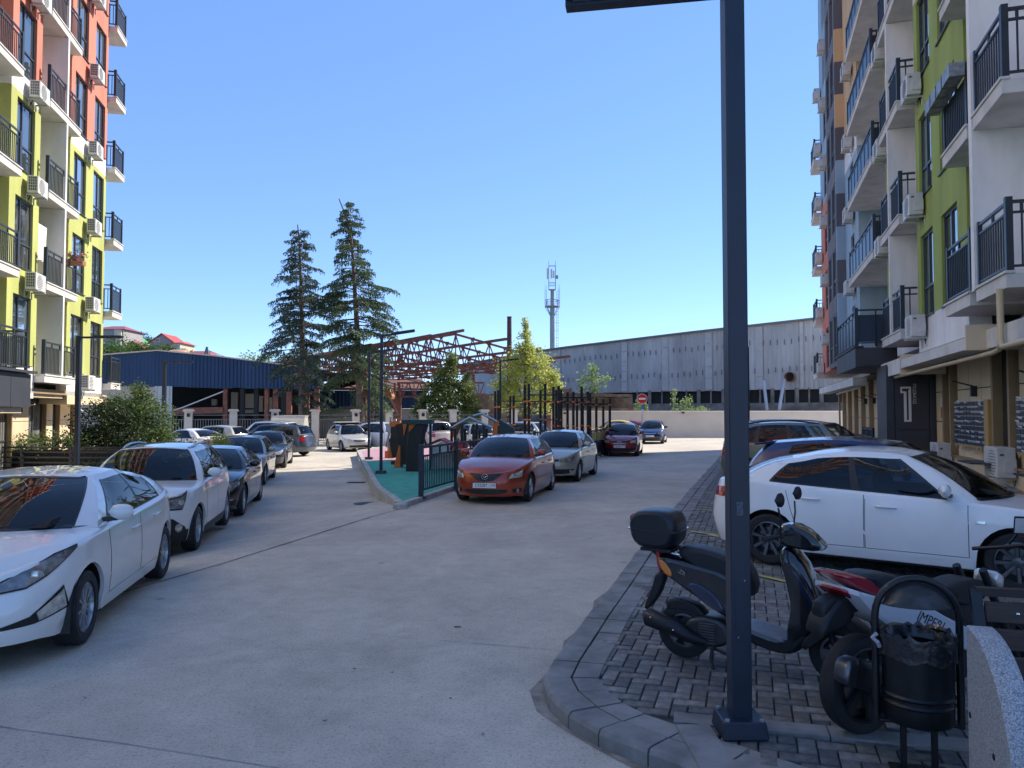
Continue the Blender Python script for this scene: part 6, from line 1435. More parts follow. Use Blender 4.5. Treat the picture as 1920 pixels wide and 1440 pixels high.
# ---- blue hatchback
bl = paint('royal_blue_paint', (.006, .018, .085), .3, .3); g0 = G(1244, 832).xy; dd = Vector((.26, .965)).normalized(); (l_, yw) = wheel_pose(g0, g0 + dd * 2.45, 1.22, -1.23, 1, 1.68, 0.0)
make_car('hatchback_car', 'dark blue hatchback parked by the cream wall near the no entry sign', 'car', bl, l_, yw, dict(spokes=7, plate=(.5, 'A763MK', '93', .02), patches=[('headlight', lens, [(Yk(.45), .62), (Yk(.66), .6), (Xk(h - .36), .68)], [(Yk(.45), .70), (Yk(.66), .76), (Xk(h - .42), .80)], .008), ('grille_bar', chrome, [(Yk(0), .64), (Yk(.38), .66)], [(Yk(0), .67), (Yk(.4), .69)], .009)] + lower_intake() + std_rear(4.1, 1.0, .78)),
    L=4.1, W=1.68, H=1.47, xf=1.22, xr=-1.23, R=.295, Ra=.345, deck=[(-2.05, .98), (.6, .95), (1.0, .93), (1.6, .86), (2.05, .72)], xwb=1.15, xwc=.8, xtf=.34, xtfc=.22, xtr=-1.5, xtrc=-1.35, xrb=-1.9, xrc=-1.72, rw=.54, roof=[(-1.5, 1.33), (-.5, 1.43), (.34, 1.38)], wins=[(.08, .09, .43, .45), (.46, .48, .80, .80)])
# ---- right row, noses to the building; the near white saloon
(l_, yw) = wheel_pose((5.30, 8.10), (3.20, 9.66), 1.30, -1.30, -1, 1.74, KH); h = 4.42 / 2
make_car('saloon_car', 'white saloon seen from the side behind the scooter, nearest car on the right', 'car', wpaint, l_, yw, dict(
    spokes=8, rim=alud, mirror=wpaint, handle=wpaint, rimr=.68,
    patches=[('tail_light', redl, [(Rk(.55), .80), (Rk(.74), .80), (Xk(-h + .30), .83)], [(Rk(.55), .92), (Rk(.74), .93), (Xk(-h + .30), .885)], .008), ('headlight', lens, [(Yk(.40), .62), (Yk(.68), .62), (Xk(h - .55), .72)], [(Yk(.40), .70), (Yk(.66), .76), (Xk(h - .6), .82)], .008),
             ('side_lamp', lensb, [(Xk(1.02), .70), (Xk(.93), .695)], [(Xk(1.03), .73), (Xk(.94), .725)], .010), ('sill_step', wpaint, [(Xk(.9), .215), (Xk(-.9), .215)], [(Xk(.9), .30), (Xk(-.9), .30)], .018)] + lower_intake()),
    L=4.42, W=1.74, H=1.47, xf=1.30, xr=-1.30, R=.315, Ra=.37, sill=.20, deck=[(-2.21, 1.02), (-1.75, 1.06), (-1.2, 1.02), (.6, .93), (1.1, .90), (1.75, .82), (2.21, .68)], crown=.055, tail=[(.15, .12), (.35, .04), (.55, 0), (.8, .03), (1.0, .10)],
    xwb=1.25, xwc=.90, xtf=.30, xtfc=.20, xtr=-1.12, xtrc=-1.02, xrb=-1.84, xrc=-1.64, rw=.57, roof=[(-1.12, 1.30), (-.75, 1.375), (-.3, 1.42), (.0, 1.415), (.30, 1.37)], rcrown=.05, wins=[(.10, .11, .445, .455), (.485, .495, .86, .90)], v0=.03, v1=.87, doors=[(.86, -.17), (-.19, -1.08)])
sd_ = Vector((.80, -.60)); dg = math.degrees(math.atan2(.80, -.60))
gen('hatchback_car', 'dark blue hatchback with roof spoiler and thin aerial, right behind the near white saloon', bl, 5.72, 12.15, dg, 4.2, 'hatch', 1.5, dict(antenna=-1.0, spoiler=1), z=KH)
gen('sport_utility_car', 'grey-green SUV with chrome window line, in the right row', paint('sage_green_paint', (.15, .17, .15), .5, .3), 7.55, 19.3, dg, 4.6, 'suv', 1.69, dict(rails=black), z=KH,
    deck=[(-2.3, 1.10), (-1.5, 1.12), (.6, 1.05), (1.1, 1.03), (1.8, .98), (2.3, .86)])
gen('estate_car', 'silver blue estate car with roof rails, partly hidden by the SUV', paint('silver_blue_paint', (.28, .34, .44), .5, .3), 8.9, 23.9, dg, 4.7, 'suv', 1.66, dict(rails=alu), z=KH)
gen('pickup_car', 'white car with a black rear bumper, only its tail showing beside the lamp post', wpaint, 10.35, 28.9, dg, 4.8, 'suv', 1.75, dict(patches=[('rear_bumper_skirt', black, [(Rk(0), .3), (Rk(.8), .3), (Xk(-2.2), .3)], [(Rk(0), .58), (Rk(.8), .58), (Xk(-2.2), .56)], .03)]), z=0)
# ---- back of the car park, left
gen('sport_utility_car', 'dark blue-grey SUV parked across the end of the left row', paint('slate_paint', (.06, .075, .10), .4, .3), -12.35, 39.6, 286, 4.7, 'suv', 1.64, dict(spokes=5, style=1, handle=chrome))
gen('saloon_car', 'white saloon nose-on behind the round yellow bush', wpearl, -15.6, 37.3, 300, 4.5, 'saloon', 1.45)
gen('saloon_car', 'white saloon at the far left by the palm shrub, half hidden', wpearl, -18.2, 38.0, 320, 4.5, 'saloon', 1.45)
gen('hatchback_car', 'cream car whose roof shows behind the round yellow bush', paint('cream_paint', (.5, .46, .38), .3, .4), -16.4, 42.5, 290, 4.3, 'hatch', 1.52)
gen('sport_utility_car', 'white SUV with roof rails in front of the grey fence, back left', wpearl, -14.6, 45.6, 285, 4.6, 'suv', 1.72, dict(rails=alu))
mv, mc = gen('minivan_car', 'light silver minivan with a roof board, nose to the yard beside the trailer', paint('light_silver_paint', (.58, .58, .55), .3, .4), -9.55, 45.0, 150, 4.2, 'hatch', 1.55, dict(hl=lensb))
q = MB().mat(platem); q.box((-.9, -.62, 1.62), (.35, .62, 1.66)); q.mat(black)
for x_ in (-.7, .15): q.box((x_, -.58, 1.50), (x_ + .05, .58, 1.62))
q.build('roof_rack', mv)
gen('sport_utility_car', 'white SUV parked behind the two playground lamp posts', wpaint, -7.35, 45.2, 128, 4.4, 'suv', 1.67, dict(spokes=10))
gen('estate_car', 'pale van-like car with upright red tail lights, behind the climbing blocks', paint('warm_white_paint', (.62, .60, .55), .1, .4), -5.0, 46.2, 330, 4.4, 'suv', 1.75, dict(patches=[('tail_light', redl, [(Rk(.68), .95), (Rk(.82), .95)], [(Rk(.68), 1.1), (Rk(.82), 1.1)], .012)]))
gen('sport_utility_car', 'black SUV behind the play frames and the child', bk, -2.6, 48.0, 100, 4.3, 'suv', 1.65, dict(spokes=5, style=1))
gen('hatchback_car', 'pale green-white hatchback behind the sloping play roof', paint('mint_white_paint', (.52, .58, .54), .2, .4), -2.0, 45.6, 160, 4.1, 'hatch', 1.55, dict(hl=lens))
gen('sport_utility_car', 'white and pale blue crossover beyond the pull-up bars', paint('ice_blue_paint', (.55, .60, .66), .2, .35), 1.2, 47.6, 115, 4.3, 'suv', 1.66)
gen('saloon_car', 'dark red saloon low behind the cherry red car, by the sign post', paint('wine_red_paint', (.35, .03, .04), .2, .3), 8.1, 55.0, 280, 4.4, 'saloon', 1.45, z=0)
gen('taxi_car', 'yellow car roof showing behind the cherry red saloon', paint('yellow_paint', (.65, .42, .04), .0, .35), 6.8, 51.0, 280, 4.4, 'saloon', 1.48, z=0)
# ================================================================ street furniture
def lamp_post(loc, h, arm, deg, label, group=None, wpost=0.12, base=0.16, lit=False, tilt=0.10, curved=False):
    o = empty('street_lamp', loc, label=label, cat='street lamp', group=group); a = R(deg); dx, dy = math.cos(a), math.sin(a)
    q = MB().mat(pole_m); q.box((-wpost/2, -wpost/2, 0.0), (wpost/2, wpost/2, h)); q.build('post', o, bevel=0.006)
    q = MB().mat(pole_m); b_ = base; q.hexa([(-b_, -b_, 0), (b_, -b_, 0), (b_, b_, 0), (-b_, b_, 0), (-b_*.9, -b_*.9, .10), (b_*.9, -b_*.9, .10), (b_*.9, b_*.9, .10), (-b_*.9, b_*.9, .10)])
    q.build('base_plate', o, bevel=0.008)
    q = MB().mat(pole_m); s = 0.05
    q.bar((dx * wpost/2, dy * wpost/2, h - 0.05), (dx * arm, dy * arm, h - 0.05 + tilt * arm), 0.09, 0.06)
    if curved: q.tube([(dx * .08, dy * .08, h - .55), (dx * .12, dy * .12, h - .3), (dx * .25, dy * .25, h - .15), (dx * .42, dy * .42, h - .08)], .018, 6)
    q.build('arm', o)
    q = MB().mat(pole_m); q.bar((dx * arm * .35, dy * arm * .35, h - 0.02 + tilt * arm * .35), (dx * arm, dy * arm, h - 0.02 + tilt * arm), 0.20, 0.055); hd = q.build('lamp_head', o, bevel=0.008)
    q = MB().mat(mat('lamp_diffuser', (0.10, 0.12, 0.16), 0.3, var=0.3, vscale=20))
    for f0, f1 in ((.42, .66), (.70, .95)): q.bar((dx * arm * f0, dy * arm * f0, h - 0.052 + tilt * arm * f0), (dx * arm * f1, dy * arm * f1, h - 0.052 + tilt * arm * f1), 0.13, 0.02)
    q.build('diffuser', hd); return o
lp_ = G(1387, 1372, KH)
lamp_post((lp_.x, lp_.y, KH), 4.53, 1.02, 170, 'tall square lamp post in the right foreground, standing on the paving by the kerb', wpost=0.118, base=0.135, tilt=0.0)
q = MB().mat(pole_m)
lamp_post((-13.49 * 24 / 24.0, 23.9, gz(-13.49, 23.9)), 4.6, 1.35, 0, 'black lamp post left of the tall round shrub, in front of the beige ground floor', 'lamp posts by the left hedge', tilt=0, wpost=.13)
lamp_post((-16.15, 35.7, gz(-16, 35)), 4.6, 1.3, 0, 'black lamp post right of the palm shrub, in front of the blue hall', 'lamp posts by the left hedge', tilt=0, wpost=.16)
lamp_post((P(715, 773, 24.6).x, 24.6, IZ), 4.45, 1.05, 8, 'lamp post on the green playground surface, nearer of the pair', 'lamp posts on the playground island', tilt=.16, curved=True, wpost=.09)
lamp_post((P(692, 773, 31.9).x, 31.9, IZ), 4.45, 1.05, 8, 'lamp post on the pink playground surface, farther of the pair', 'lamp posts on the playground island', tilt=.16, curved=True, wpost=.09)
lamp_post((P(938, 773, 37.5).x, 37.5, IZ), 4.5, .9, 8, 'lamp post behind the copper red car roof among the play frames', 'lamp posts on the playground island', tilt=.1, wpost=.1)
lamp_post((P(1402, 773, 34).x, 34.0, KH), 4.8, 0.9, 175, 'dark lamp post far down the right pavement, behind the foreground post', wpost=.14, tilt=0)
# ---- black railing round the playground
pr = empty('playground_railing', (0, 0, 0), label='black metal railing along the right side of the playground island', cat='railing')
r0 = Vector((-2.06, 17.5, IZ + .03)); r1 = Vector((-1.44, 20.0, IZ)); rd_ = (r1 - r0).normalized(); rpts = [r0 + rd_ * 2.55 * k for k in range(4)]
rd2 = Vector((.17, .985, 0)); rpts += [rpts[-1] + Vector((.21, .975, 0)) * 2.6 * k for k in range(1, 6)]
for p in rpts: q = MB().mat(pole_m); q.box((p.x - .055, p.y - .055, IZ), (p.x + .055, p.y + .055, 1.27)); q.box((p.x - .11, p.y - .11, IZ), (p.x + .11, p.y + .11, IZ + .02 + .03)); q.build('post', pr)
for a, c in zip(rpts, rpts[1:]):
    d = (c - a).normalized() * .06; a = Vector((*a.xy, 0)) + d; c = Vector((*c.xy, 0)) - d; q = MB().mat(pole_m)
    for z_, hh in ((1.2, .05), (1.0, .04), (.24, .04)): q.bar(a + Vector((0, 0, z_)), c + Vector((0, 0, z_)), .04, hh)
    for k in (1, 2, 3): t_ = a.lerp(c, k / 4); q.bar(t_ + Vector((0, 0, 1.0)), t_ + Vector((0, 0, 1.2)), .05)
    pn = q.build('rail', pr); q = MB().mat(pole_m); n = 20
    for k in range(1, n): t_ = a.lerp(c, k / n); q.bar(t_ + Vector((0, 0, .24)), t_ + Vector((0, 0, 1.0)), .025)
    q.build('bars', pn, kind='stuff')
# yellow boards along the far part of the railing
yb = empty('yellow_barrier', (0, 0, 0), label='low yellow panelled barrier between the play frames and the cherry red car', cat='barrier')
q = MB().mat(paint('yellow_paint', (0, 0, 0))); a = P(1108, 773, 32.5); c = P(1168, 773, 42); q.bar((a.x, a.y, .95), (c.x, c.y, .95), .05, .35); q.build('board', yb); q = MB().mat(pole_m)
for k in range(9): t_ = Vector((a.x, a.y, 0)).lerp(Vector((c.x, c.y, 0)), k / 8); q.bar(t_, t_ + Vector((0, 0, 1.25)), .06)
q.bar((a.x, a.y, 1.2), (c.x, c.y, 1.2), .06); q.bar((a.x, a.y, .4), (c.x, c.y, .4), .05, .7); q.build('frame', yb)
# ---- low fence on the left in front of the shrubs
lf = empty('garden_fence', (0, 0, 0), label='low dark fence with horizontal rails in front of the shrubs, left', cat='fence')
A_, B_ = Vector((-17.6, 25.2, gz(-17, 25))), Vector((-10.9, 24.6, gz(-11, 25)))
for k in range(5): p = A_.lerp(B_, k / 4); q = MB().mat(pole_m); q.bar(p, p + Vector((0, 0, 1.12)), .07); q.build('post', lf)
for z_ in (.25, .42, .59, .76, .93, 1.08): q = MB().mat(pole_m); q.bar(A_ + Vector((0, 0, z_)), B_ + Vector((0, 0, z_)), .03, .05 if z_ < 1 else .06); q.build('rail', lf)
q = MB().mat(dk); q.box((-17.6, 25.5, -.3), (-10.9, 25.7, .75)); q.build('planter_edge', lf)
B2 = Vector((-11.6, 31.5, gz(-12, 31)))
for z_ in (.25, .59, .93, 1.08): q = MB().mat(pole_m); q.bar(B_ + Vector((0, 0, z_)), B2 + Vector((0, 0, z_)), .03, .05); q.build('rail', lf)
# ---- no entry sign
ns = empty('no_entry_sign', (P(1204, 773, 52.5).x, 52.5, 0), label='round red no entry sign on a thin post in front of the cream wall', cat='sign')
q = MB().mat(gs[3]); q.tube([(0, 0, 0), (0, 0, 3.1)], .045, 8); q.build('post', ns, smooth=60)
M = Matrix.Translation((0, -.06, 2.92)) @ Matrix.Rotation(R(90), 4, 'X'); q = MB().mat(platem); q.lathe([(.001, 0), (.35, 0), (.35, -.02)], 32, M); q.mat(mat('sign_red', (.5, .02, .03), .4)); q.lathe([(.001, .004), (.325, .004)], 32, M); q.mat(platem); q.box((-.23, -.071, 2.86), (.23, -.066, 2.98)); q.build('sign_face', ns)
q = MB().mat(mat('blue_tag', (.05, .15, .5), .5)); q.box((-.05, -.07, 2.2), (.1, -.05, 2.52)); q.mat(platem); q.box((-.05, -.07, 1.85), (.12, -.05, 2.19)); q.build('tag', ns)
# ---- light trailer/caravan with angled top
tl = empty('box_trailer', (P(549, 773, 47.5).x - .1, 47.2, gz(-13, 47)), R(4), label='beige box trailer with a sloping canvas top, in front of the grey fence', cat='trailer')
tm1 = mat('trailer_canvas', (.50, .46, .38), .8, var=.15, vscale=2, bump=.3, bscale=12); tm2 = mat('trailer_side', (.40, .40, .36), .7, var=.12, vscale=2)
q = MB().mat(tm2); q.prism([(-1.05, 0, .3), (-1.05, 0, 1.75), (-1.0, 0, 2.0), (-.05, 0, 2.0), (-.05, 0, .3)], (0, 0, 0.001)) if False else None
prof = [(-.85, .32), (-.85, 1.32), (-.35, 1.95), (.75, 1.97), (1.0, 1.4), (1.0, .32)]
q.prism([(-.95, p[0], p[1]) for p in prof], (1.9, 0, 0)); bd = q.build('body', tl, fix=True)
q = MB().mat(tm1)
for a, c in ((1, 2), (2, 3)): q.hexa([(-1.0, prof[a][0]-.03, prof[a][1]), (1.0, prof[a][0]-.03, prof[a][1]), (1.0, prof[c][0], prof[c][1]), (-1.0, prof[c][0], prof[c][1]), (-1.0, prof[a][0]-.03, prof[a][1]+.04), (1.0, prof[a][0]-.03, prof[a][1]+.04), (1.0, prof[c][0], prof[c][1]+.04), (-1.0, prof[c][0], prof[c][1]+.04)])
q.build('canvas_top', tl); q = MB().mat(gs[3])
for k in range(4): q.box((-.6 + .35 * k, -.875, .38), (-.3 + .35 * k, -.851, .62))
q.bar((.8, -.6, .3), (1.7, -1.2, .32), .08); q.build('tow_bar', tl)
add_wheel(tl, .85, -.75, .3, -1, 5, alud, zc=.3); add_wheel(tl, -.85, -.75, .3, -1, 5, alud, zc=.3)
# ================================================================ playground pieces
ob = mat('play_orange', (.60, .16, .03), .5, var=.12, vscale=3); bb = mat('play_black', (.015, .017, .022), .5); tealp = mat('play_dark_teal', (.015, .05, .055), .5)
def climbing_frame(px, Y, w_, n, h, label, depth=1.2, rungs=(0.5, 1.4, 2.1)):
    o = empty('climbing_frame', (P(px, 773, Y).x, Y, IZ), R(8), label=label, cat='climbing frame', group='black pull-up and climbing frames')
    for i in range(n):
        for y in (0, depth):
            x = -w_ / 2 + w_ * i / (n - 1); hh = h + rnd.choice((0, 0, .25)); q = MB().mat(bb); q.box((x - .05, y - .05, 0), (x + .05, y + .05, hh)); p = q.build('post', o)
            q = MB().mat(ob)
            for z_ in rungs: q.lathe([(.075, z_ - .035), (.085, z_), (.075, z_ + .035)], 8, Matrix.Translation((x, y, 0)))
            q.build('clamp', p)
    q = MB().mat(bb)
    for z_ in rungs[1:] + (h - .25,):
        for y in (0, depth): q.tube([(-w_ / 2, y, z_), (w_ / 2, y, z_)], .022, 5)
    for i in (0, n - 1): q.tube([(-w_ / 2 + w_ * i / (n - 1), 0, h - .3), (-w_ / 2 + w_ * i / (n - 1), depth, h - .3)], .025, 5)
    q.build('rungs', o); return o
climbing_frame(925, 33, 1.2, 2, 1.2, 'low climbing frame with orange clamps behind the child', rungs=(.4, .8))
climbing_frame(963, 37, 1.5, 3, 2.75, 'pull-up frame with orange clamps left of the climbing cluster, behind the red car', rungs=(.5, 1.35, 2.2))
climbing_frame(1022, 35, 1.5, 3, 3.0, 'tall black pull-up frame in the middle of the climbing cluster', rungs=(.6, 1.6, 2.45))
climbing_frame(1075, 33.5, 1.3, 3, 2.85, 'tall black pull-up frame above the champagne saloon', rungs=(1.35, 2.4))
climbing_frame(1118, 36, 1.3, 3, 2.6, 'rightmost black climbing frame, in front of the cream wall', rungs=(1.2, 2.3))
bn = empty('play_bench', (P(958, 773, 33).x, 33, IZ), label='pale slatted play bench just above the copper red car roof', cat='bench'); q = MB().mat(mat('pale_wood', (.62, .48, .34), .7)); 
for k in range(3): q.box((-.4, k * .16, .98 + .03 * k), (.4, k * .16 + .13, 1.02 + .03 * k))
q.build('slats', bn); q = MB().mat(bb); q.box((-.35, .1, 0), (-.28, .4, .97)); q.box((.28, .1, 0), (.35, .4, .97)); q.build('legs', bn)
# sculptural table blocks, black with orange
def block(px, Y, outline, w_, label, oo):
    o = empty('play_tower', (P(px, 773, Y).x, Y, IZ), R(-10), label=label, cat='play equipment')
    q = MB().mat(bb); q.prism([(x, -w_ / 2, z_) for x, z_ in outline], (0, w_, 0)); q.build('panel', o, fix=True, bevel=.01)
    for pts in oo: q = MB().mat(ob); q.prism([(x, -w_ / 2 - .03, z_) for x, z_ in pts], (0, w_ + .06, 0)); q.build('orange_panel', o, fix=True)
    return o
block(776, 25.6, [(-.22, 0), (.28, 0), (.30, .9), (.42, 1.55), (-.10, 1.55), (-.18, .8)], .35, 'tall black play tower with a flat dark top and orange corner', [[(-.10, 1.30), (.12, 1.55), (-.12, 1.56)]])
o_ = block(757, 27.4, [(-.10, .1), (.25, .1), (.28, 1.5), (.08, 1.62), (-.28, 1.5), (-.22, .8)], .3, 'narrow black play panel with orange foot left of the tall tower', [[(-.30, 0), (-.06, 0), (-.06, .75), (-.12, .78)], [(.06, 1.1), (.2, 1.64), (.02, 1.63)]])
q = MB().mat(tealp); X0 = P(786, 773, 25.6).x; q.box((X0 - .55, 25.3, IZ + 1.56), (X0 + .45, 26.2, IZ + 1.7)); q.box((X0 + .3, 25.9, IZ), (X0 + .38, 26.0, IZ + 1.56)); q.box((X0 - .45, 25.9, IZ), (X0 - .38, 26.0, IZ + 1.56))
tag(q.build('play_roof'), 'flat dark teal play roof board above the tall black tower', 'play roof')
block(743, 31.5, [(-.22, .12), (.28, .1), (.3, 1.0), (.2, 1.4), (-.18, 1.4), (-.2, .8)], .35, 'short black play block with an orange top, leftmost of the blocks', [[(-.2, 1.36), (.2, 1.36), (.22, 1.62), (-.2, 1.56)], [(-.3, .08), (-.08, .08), (-.2, .6)]])
ps = empty('swing_gym_stand', (P(728, 773, 33).x, 33, IZ), label='grey curved outdoor exercise stand left of the black play blocks', cat='exercise stand'); q = MB().mat(alu); q.tube([(0, 0, 0), (.02, 0, .4), (-.03, 0, .7), (.08, 0, 1.3), (.1, 0, 1.75)], .05, 8); q.tube([(.1, 0, 1.5), (.3, .1, 1.65), (.32, .1, 1.2)], .04, 8); q.box((-.1, -.05, 1.1), (.25, .05, 1.45)); q.build('frame', ps, smooth=50); q = MB().mat(ob); q.box((-.12, -.12, 0), (.12, .12, .3)); q.build('foot', ps)
q = MB().mat(bb); q.lathe([(.3, 0), (.3, .12), (.05, .14), (.04, .3)], 14, Matrix.Translation((P(748, 773, 29).x, 29, IZ))); tag(q.build('spinner_base', smooth=40), 'small dark round spinner base on the pink surface', 'play spinner')
ph_ = empty('playhouse', (P(838, 773, 26).x, 26, IZ), R(-8), label='small playhouse with red roof and white arch behind the railing', cat='playhouse')
q = MB().mat(mat('playhouse_white', (.6, .58, .55), .6)); q.prism([(-.6, 0, .5), (-.6, 0, .75), (-.2, 0, .95), (.1, 0, .78), (.1, 0, .5)], (0, .08, 0)); q.box((-.6, .09, .1), (.5, .6, .6)); q.build('wall', ph_); q = MB().mat(mat('playhouse_red', (.45, .03, .05), .6)); 
q.hexa([(-.75, -.1, .80), (-.22, -.1, 1.02), (-.22, .7, 1.02), (-.75, .7, .80), (-.75, -.1, .84), (-.22, -.1, 1.07), (-.22, .7, 1.07), (-.75, .7, .84)]); q.hexa([(-.22, -.1, 1.02), (.2, -.1, .80), (.2, .7, .80), (-.22, .7, 1.02), (-.22, -.1, 1.07), (.2, -.1, .85), (.2, .7, .85), (-.22, .7, 1.07)]); q.box((.22, 0, .6), (.6, .6, .9)); q.build('roof', ph_)
q = MB().mat(ob); q.box((.2, -.05, .3), (.7, .0, .75)); q.build('orange_panel', ph_)
pw = empty('play_roof_frame', (P(895, 773, 29.5).x, 29.5, IZ), R(-5), label='play structure with slanted grey roof bars and an orange edged dark panel', cat='play equipment')
q = MB().mat(alu); q.tube([(-1.0, 0, 1.35), (-.3, 0, 1.75), (.35, .0, 1.45), (.75, 0, 1.3)], .05, 8); q.tube([(-.25, .6, 1.8), (.1, .6, 1.9), (.75, .6, 1.55)], .05, 8); q.build('roof_bar', pw, smooth=50)
q = MB().mat(bb)
for x in (-1.0, -.6, -.15, .25): q.box((x - .05, 0, 0), (x + .05, .1, 1.5)); q.box((x - .05, .8, 0), (x + .05, .9, 1.3))
q.build('post', pw); q = MB().mat(ob); q.prism([(.55, -.05, .4), (.75, -.05, .4), (.8, -.05, 1.65), (.6, -.05, 1.45)], (0, .1, 0)); q.build('orange_panel', pw, fix=True); q = MB().mat(tealp); q.prism([(.8, -.03, .4), (1.4, -.03, .4), (1.4, -.03, 1.35), (.85, -.03, 1.68)], (0, .5, 0)); q.build('dark_panel', pw, fix=True)
q = MB().mat(pole_m)
# ================================================================ vegetation
import numpy as np
def leafm(name, c, c2, vs=1.2): return mat(name, c, 0.55, col2=c2, vscale=vs, vlo=.35, vhi=.65, spec=.3)
def add_trans(m, f=0.35):
    nt = m.node_tree; b = nt.nodes['Principled BSDF']; out = nt.nodes['Material Output']; t = nt.nodes.new('ShaderNodeBsdfTranslucent'); mx = nt.nodes.new('ShaderNodeMixShader'); mx.inputs[0].default_value = f
    src = b.inputs['Base Color'].links[0].from_socket; nt.links.new(src, t.inputs[0]); nt.links.new(b.outputs[0], mx.inputs[1]); nt.links.new(t.outputs[0], mx.inputs[2]); nt.links.new(mx.outputs[0], out.inputs[0]); return m
rg = np.random.default_rng(5)
def leaves(name, centres, size, m, parent, flat=0.0, aspect=0.5, dirs=None, loc=(0, 0, 0), fold=False):
    n = len(centres); c = np.asarray(centres, float); s = np.asarray(size, float) * np.ones(n)
    d = rg.normal(size=(n, 3)) if dirs is None else np.asarray(dirs, float) + rg.normal(size=(n, 3)) * .25
    if dirs is None: d[:, 2] *= (1 - flat)
    d /= np.linalg.norm(d, axis=1)[:, None] + 1e-9
    r = rg.normal(size=(n, 3)); r[:, 2] *= (1 - flat); e = np.cross(d, r); e = r - (r * d).sum(1)[:, None] * d; e /= np.linalg.norm(e, axis=1)[:, None] + 1e-9
    a = d * s[:, None] * .5; b_ = e * s[:, None] * .5 * aspect
    v = np.stack([c - a, c + b_ * 1.0 - a * .1, c + a, c - b_ - a * .1], 1).reshape(-1, 3)
    me = bpy.data.meshes.new(name); me.vertices.add(4 * n); me.vertices.foreach_set('co', v.ravel()); me.loops.add(4 * n); me.loops.foreach_set('vertex_index', np.arange(4 * n)); me.polygons.add(n); me.polygons.foreach_set('loop_start', np.arange(n) * 4)
    me.materials.append(m); me.update(); me.validate(); return place(name, me, parent, loc, kind='stuff')
bark = mat('bark', (.16, .125, .10), .95, var=.4, vscale=6, bump=1.0, bscale=14)
def cedar(px, Y, ztop, name_label, m, seed, cw=2.4, z0=2.6, lean=0.0, broken=False, tilt_top=(0, 0)):
    r = random.Random(seed); x0 = P(px, 773, Y).x; o = empty('cedar_tree', (x0, Y, -.3), label=name_label, cat='tree', group='tall cedars behind the fence')
    H_ = ztop; pts = [(lean * (k / 12) ** 1.5 + (tilt_top[0] if k == 12 else tilt_top[0] * .3 if k == 11 else 0), 0, H_ * k / 12) for k in range(13)]
    q = MB().mat(bark); q.tube(pts, [.30 * (1 - .93 * k / 12) + .015 for k in range(13)], 10); 
    cen, dr, sz = [], [], []
    lvl = z0; low = [r.uniform(2.2, z0) for _ in range(7)]
    while lvl < H_ - .3:
        if low: lv_, lvl = lvl, low.pop()
        else: lv_ = None
        f = max(0, (lvl - z0) / (H_ - z0)); prof = cw * (min(1, .75 + 1.0 * f) if f < .25 else 1 - .84 * ((f - .25) / .75) ** 1.35) 
        nb = 1 if lv_ is not None else r.choice((3, 4, 5)) if f < .9 else 2
        for _ in range(nb):
            a = r.uniform(0, 2 * math.pi); L = prof * r.uniform(.6, 1.25)
            if r.random() < .15: L *= 1.25
            xx = lean * (lvl / H_) ** 1.5; base = Vector((xx, 0, lvl + r.uniform(-.5, .5) * (1 - f))); up = r.uniform(.05, .35) - .25 * (1 - f); pl = []
            n = max(5, int(L / .16))
            for k in range(n + 1):
                t = k / n; pl.append(base + Vector((math.cos(a) * L * t, math.sin(a) * L * t, L * (up * t - .34 * t ** 2.4) + .05 * math.sin(t * 9 + a))))
            q.tube([pl[0], pl[n // 2], pl[-1]], [.045 * (1 - f) + .02, .02, .008], 4, cap=False)
            side = Vector((-math.sin(a), math.cos(a), 0)); fw = Vector((math.cos(a), math.sin(a), 0))
            for k in range(1, n + 1):
                t = k / n
                if t < .18 + .22 * (1 - f): continue
                hw = L * .25 * math.sin(math.pi * min(1, (t ** .8) * .86 + .12)) + .06
                for sgn in (-1, 1):
                    m_ = int(hw / .055) + 1
                    for j in range(m_):
                        g = (j + r.random()) / m_; c = pl[k] + side * sgn * hw * g + fw * (hw * g * .55) + Vector((r.gauss(0, .03), r.gauss(0, .03), -.22 * g * hw - abs(r.gauss(0, .07)) + .03))
                        cen.append(c); dr.append(side * sgn * .7 + fw * .7 + Vector((0, 0, -.45))); sz.append(r.uniform(.13, .27))
                        if r.random() < .45: cen.append(c + Vector((0, 0, -r.uniform(.05, .2)))); dr.append(Vector((r.gauss(0, .3), r.gauss(0, .3), -1))); sz.append(r.uniform(.13, .27))
        if lv_ is not None: lvl = lv_; continue
        lvl += r.uniform(.24, .40) if f < .85 else .16
    q.build('trunk', o, smooth=60); leaves('crown', [tuple(c) for c in cen], sz, m, o, dirs=[tuple(d) for d in dr], aspect=.33)
    return o
cm1 = add_trans(leafm('cedar_needles_blue', (.10, .145, .105), (.04, .068, .056)), .3); cm2 = add_trans(leafm('cedar_needles_green', (.125, .18, .085), (.045, .08, .05)), .35)
cedar(569, 54.5, 15.7, 'left and shorter of the two tall dark cedars', cm1, 3, cw=2.55, z0=4.3, lean=-.45, tilt_top=(-.1, 0))
cedar(677, 53.2, 17.2, 'right and taller of the two cedars, its tip bent to the left', cm2, 11, cw=2.75, z0=4.2, lean=-1.0, tilt_top=(-.65, 0))
